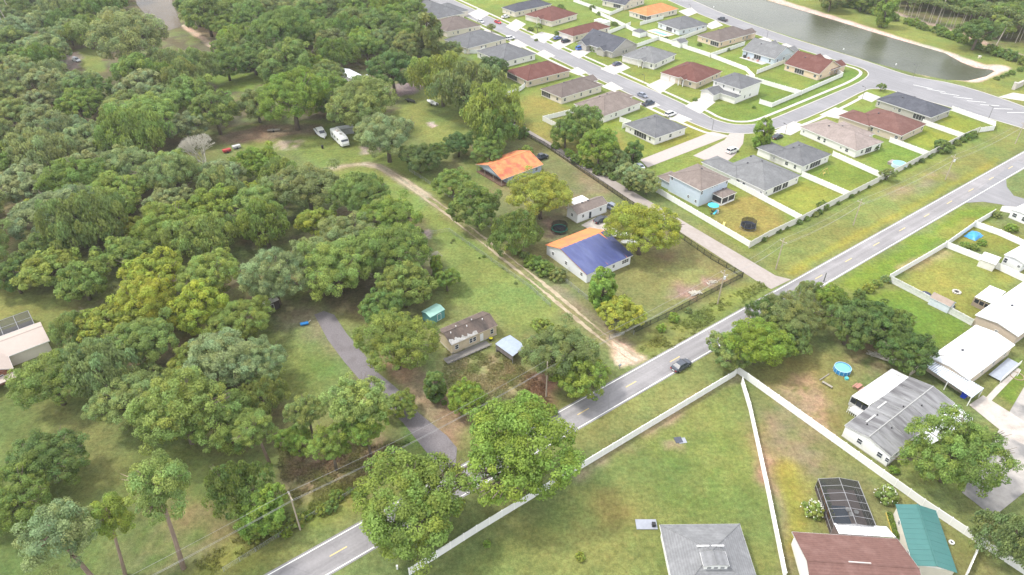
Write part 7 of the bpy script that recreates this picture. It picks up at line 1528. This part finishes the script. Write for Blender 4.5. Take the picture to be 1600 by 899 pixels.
item('bird_bath', (1589, 588), 0, 'white garden post in a ring of bare soil at the right edge', 'garden post', [('post', MB().tube([(0, 0, 0), (.05, 0, 1.6)], .06, 6), MT_WHITE), ('edging', MB().lathe([(1.2, .0), (1.2, .12), (1.35, .12), (1.35, 0)], 20), mat('pale_soil_ring', (.32, .24, .16)))])
item('hydrant', (1551, 88 + 0), 0, 'white drainage post on the pond bank tip', 'post', [('post', MB().tube([(0, 0, 0), (0, 0, 1.0)], .25, 6), MT_WHITE)]) if False else None
item('scrap_post', (1530, 91), 0, 'pale yellow utility box on the bank above the pond tip', 'utility box', [('box', MB().box(-.5, .5, -.4, .4, 0, .9), mat('pale_box', (.6, .55, .4))), ('lid', MB().box(-.55, .55, -.45, .45, .9, 1.0), MT_WHITE)])
for p in ((1115, 12), (1318, 78), (1400, 102)): item('drain_marker', p, 0, 'small pale marker post on the pond bank grass', 'marker', [('post', MB().box(-.2, .2, -.2, .2, 0, .7), MT_WHITE)])['group'] = 'pond markers'
item('verge_marker', (794, 876), 0, 'short white marker post on the verge below the huge roadside oak', 'marker', [('post', MB().box(-.12, .12, -.12, .12, 0, .8), MT_WHITE), ('cap', MB().box(-.15, .15, -.15, .15, .8, .88), MT_WHITE)]) if False else item('verge_marker', (621, 889), 0, 'short white marker post on the grass beside the road at the bottom', 'marker', [('post', MB().box(-.12, .12, -.12, .12, 0, .8), MT_WHITE), ('cap', MB().box(-.15, .15, -.15, .15, .8, .88), MT_WHITE)])
# patio furniture of the pale blue gabled house
item('patio_set', (1172, 93), AU, 'patio slab with chairs, grill and pink cushions behind the pale blue gabled house', 'patio furniture', [('slab', MB().box(-2, 2.4, -8, 4.5, 0, .08), MT_CONC), ('grill', MB().box(-.6, .3, 2.4, 3.6, .08, 1.2), MT_DARK), ('chair', MB().box(-.4, .4, .6, 1.3, .08, .8), mat('brown_cushion', (.35, .2, .14))), ('chair', MB().box(-.4, .4, -4.4, -3.7, .08, .8), mat('pink_cushion', (.5, .25, .22))), ('table', MB().box(-.5, .5, -2, -1, .6, .7).box(-.1, .1, -1.6, -1.4, .08, .6), MT_WOOD)])

# ------------------------------------------------------------------ poles and wires
def pole(foot, top, label, wood=True, arm=1.0, rad=.16, name='utility_pole', tf=False, ht=None, cat='utility pole', lamp=True):
    f = G(*foot); d = ray(*top); t_ = (f.x * d.x + f.y * d.y) / (d.x ** 2 + d.y ** 2); h = ht or (CAMH + d.z * t_)
    t = thing(name, f, AU, label, cat); m = mat('pole_wood', (.4, .34, .27), var=.15, scale=3, stretch=(1, 1, .2)) if wood else mat('dark_pole', (.12, .12, .12), rough=.5)
    MB().tube([(0, 0, 0), (0, 0, h)], [rad, rad * .65], 8).build('shaft', m, t)
    if wood:
        MB().box(-.06, .06, -arm, arm, h - .8, h - .66).build('crossarm', m, t); ins = MB().lathe([(.0, .25), (.07, .22), (.09, .05), (.05, 0)], 6).mesh('insulator', mat('insulator_glass', (.45, .45, .42)))
        for y in (-arm * .9, 0, arm * .9): inst('insulator', ins, t, (0, y, h - .66 if y else h))
        if tf: MB().lathe([(0, .9), (.24, .88), (.26, .1), (0, 0)], 10, (0, -.4)).build('transformer', mat('transformer_grey', (.6, .61, .62)), t); [setattr(ch, 'location', (0, 0, h - 2.1)) for ch in t.children if ch.name.startswith('transformer')]
    elif lamp:
        MB().tube([(0, 0, h - .1), (0, 1.0, h + .1)], .05, 5).build('arm', m, t); MB().box(-.12, .12, .8, 1.5, h + .05, h + .17).build('lamp_head', MT_DARK, t)
    return t, f, h
U0 = pole((469.3, 828), (457, 770), 'bare wooden utility pole at the lower left roadside')
U1 = pole((1121, 476), (1127.5, 423), 'wooden utility pole with a transformer on the verge by the black fence', tf=True)
U2 = pole((1212, 421), (1221, 373), 'wooden utility pole at the mouth of the concrete lane')
U3 = pole((1333, 352), (1343, 312), 'wooden utility pole on the verge, third from the right edge')
U4 = pole((1477, 281), (1493, 243), 'wooden utility pole with a lamp and transformer on the wide verge', tf=True)
U5 = pole((1586, 225), (1600, 190), 'wooden utility pole beside the main road at the right edge')
pole((1287, 440), (1289, 426), 'short dark post behind the roadside clump', wood=False, name='sign_post', cat='post', lamp=False)
for (f, tp, lb) in (((1544, 187), (1551.6, 167), 'dark street light post at the subdivision entrance road'), ((1427, 120), (1432.4, 102), 'dark street light post between the pond and the hatched street'), ((1226 - 0, 211), (1230, 195), 'dark street light post by the white drive at the street bend'), ((1112.6, 203), (1113.6, 187), 'dark street light post at the inner street bend'), ((1347, 155), (1354, 137), 'dark street light post beside the slate blue roof corner'), ((1198, 60), (1199.5, 48), 'dark street light post on the pond road'), ((1078, 18), (1079, 8), 'dark street light post at the top of the pond road'), ((1006, 130), (1007, 118), 'thin lamp post on the lawn of the light grey roofed house')):
    pole(f, tp, lb, wood=False, rad=.09, name='street_light', cat='street light')
pole((1178 - 240 + 23, 260 - 15), (961.5, 236), 'pale concrete post in the lane side thicket', wood=False, rad=.18, name='concrete_post', cat='post', lamp=False)
# wires, sagging from pole to pole
def wire(a, b, sag, label):
    P = []
    for k in range(13): f = k / 12; q = a.lerp(b, f); q.z -= sag * 4 * f * (1 - f); P.append(q)
    mb = MB(); mb.tube([p - P[0] for p in P], .022, 3, False); o = mb.build('overhead_wire', mat('wire_metal', (.3, .3, .3), rough=.5)); o.location = P[0]; tag(o, label, 'wire', 'overhead wires')
hh = 0
chain = [(P0 + V * 5.2 + U * -60, 9.5), (U0[1], U0[2]), ((U0[1] + U1[1]) / 2, (U0[2] + U1[2]) / 2), (U1[1], U1[2]), (U2[1], U2[2]), (U3[1], U3[2]), (U4[1], U4[2]), (U5[1], U5[2])]
for (a, ha), (b, hb) in zip(chain, chain[1:]):
    for off in (-.9, .9, 0):
        z = .55 if off else -1.8
        wire(Vector((a.x, a.y, ha - (z if off else 1.9))) + V * off, Vector((b.x, b.y, hb - (z if off else 1.9))) + V * off, 1.0, 'thin overhead cable strung between the roadside utility poles')
chain2 = chain[2]; t = thing('utility_pole', chain2[0], AU, 'wooden utility pole hidden by the huge roadside oaks', 'utility pole'); MB().tube([(0, 0, 0), (0, 0, chain2[1])], [.16, .1], 8).build('shaft', mat('pole_wood', (0, 0, 0)), t)

# ------------------------------------------------------------------ tufts: rough grass nobody could count
def tufts(name, polys, n, s0, s1, label, dark):
    """small upright blades that take the colour of the ground they grow from"""
    r = np.random.default_rng(len(name)); V_ = []; CC = []
    for px in polys:
        Pw = pw(px); A = np.array(Pw); x0, y0 = A.min(0); x1, y1 = A.max(0); X = r.uniform(x0, x1, n); Y = r.uniform(y0, y1, n)
        m = inside(X, Y, Pw) & (vnoise(X, Y, 3.0, 71) + .6 * vnoise(X, Y, 1.1, 72) > -.3); X, Y = X[m], Y[m]; k = len(X)
        gc = C[np.clip(np.searchsorted(gx, X), 0, nx - 1), np.clip(np.searchsorted(gy, Y), 0, ny - 1)]
        for _ in range(3):
            s = r.uniform(s0, s1, k); a = r.uniform(0, 6.28, k); ca_, sa = np.cos(a) * s * .5, np.sin(a) * s * .5; lx, ly = r.normal(0, .6, (2, k)) * s; ox, oy = r.normal(0, .15, (2, k))
            q = np.stack([np.stack([X + ox - ca_, Y + oy - sa, X * 0 - .02], 1), np.stack([X + ox + ca_, Y + oy + sa, X * 0 - .02], 1), np.stack([X + ox + ca_ * .5 + lx, Y + oy + sa * .5 + ly, s * .4], 1), np.stack([X + ox - ca_ * .5 + lx, Y + oy - sa * .5 + ly, s * .4], 1)], 1)
            V_.append(q.reshape(-1, 3)); c_ = gc * r.uniform(*dark, (k, 1)) * np.array([1, 1.03, .9]); CC.append(np.repeat(c_, 4, 0))
    V_ = np.concatenate(V_); CC = np.concatenate(CC); k = len(V_) // 4
    me = bpy.data.meshes.new(name); me.vertices.add(len(V_)); me.vertices.foreach_set('co', V_.astype(np.float32).ravel()); me.loops.add(len(V_)); me.loops.foreach_set('vertex_index', np.arange(len(V_), dtype=np.int32)); me.polygons.add(k); me.polygons.foreach_set('loop_start', (np.arange(k) * 4).astype(np.int32))
    ca = me.color_attributes.new('tone', 'FLOAT_COLOR', 'POINT'); ca.data.foreach_set('color', np.concatenate([CC, np.ones((len(CC), 1))], 1).astype(np.float32).ravel()); me.update(); me.materials.append(LEAF)
    o = inst(name, me); o.color = (1, 1, 1, 1); return tag(o, label, 'grass', kind='stuff')
tufts('rough_grass', [[(700, 540), (790, 555), (850, 600), (860, 640), (780, 640), (690, 600)], [(330, 899), (560, 770), (640, 715), (600, 700), (450, 800), (300, 880)], [(1000, 545), (1100, 480), (1190, 440), (1200, 450), (1020, 560)], [(420, 700), (640, 690), (560, 770), (470, 800)]], 9000, .2, .5, 'rough uncut grass and weeds on the verges', (.9, 1.5))

# ------------------------------------------------------------------ the hazy air
hz = MB().box(-700, 700, -60, 900, -3, 112).build('haze', None)
hm = bpy.data.materials.new('haze'); hm.use_nodes = True; hn = hm.node_tree; hn.nodes.clear(); ho = hn.nodes.new('ShaderNodeOutputMaterial'); hv = hn.nodes.new('ShaderNodeVolumePrincipled')
hv.inputs['Color'].default_value = (.93, .95, 1, 1); hv.inputs['Density'].default_value = .00013; hv.inputs['Anisotropy'].default_value = .2; hn.links.new(hv.outputs[0], ho.inputs['Volume']); hz.data.materials.append(hm)
tag(hz, 'thin pale haze in the air over the whole district', kind='stuff')
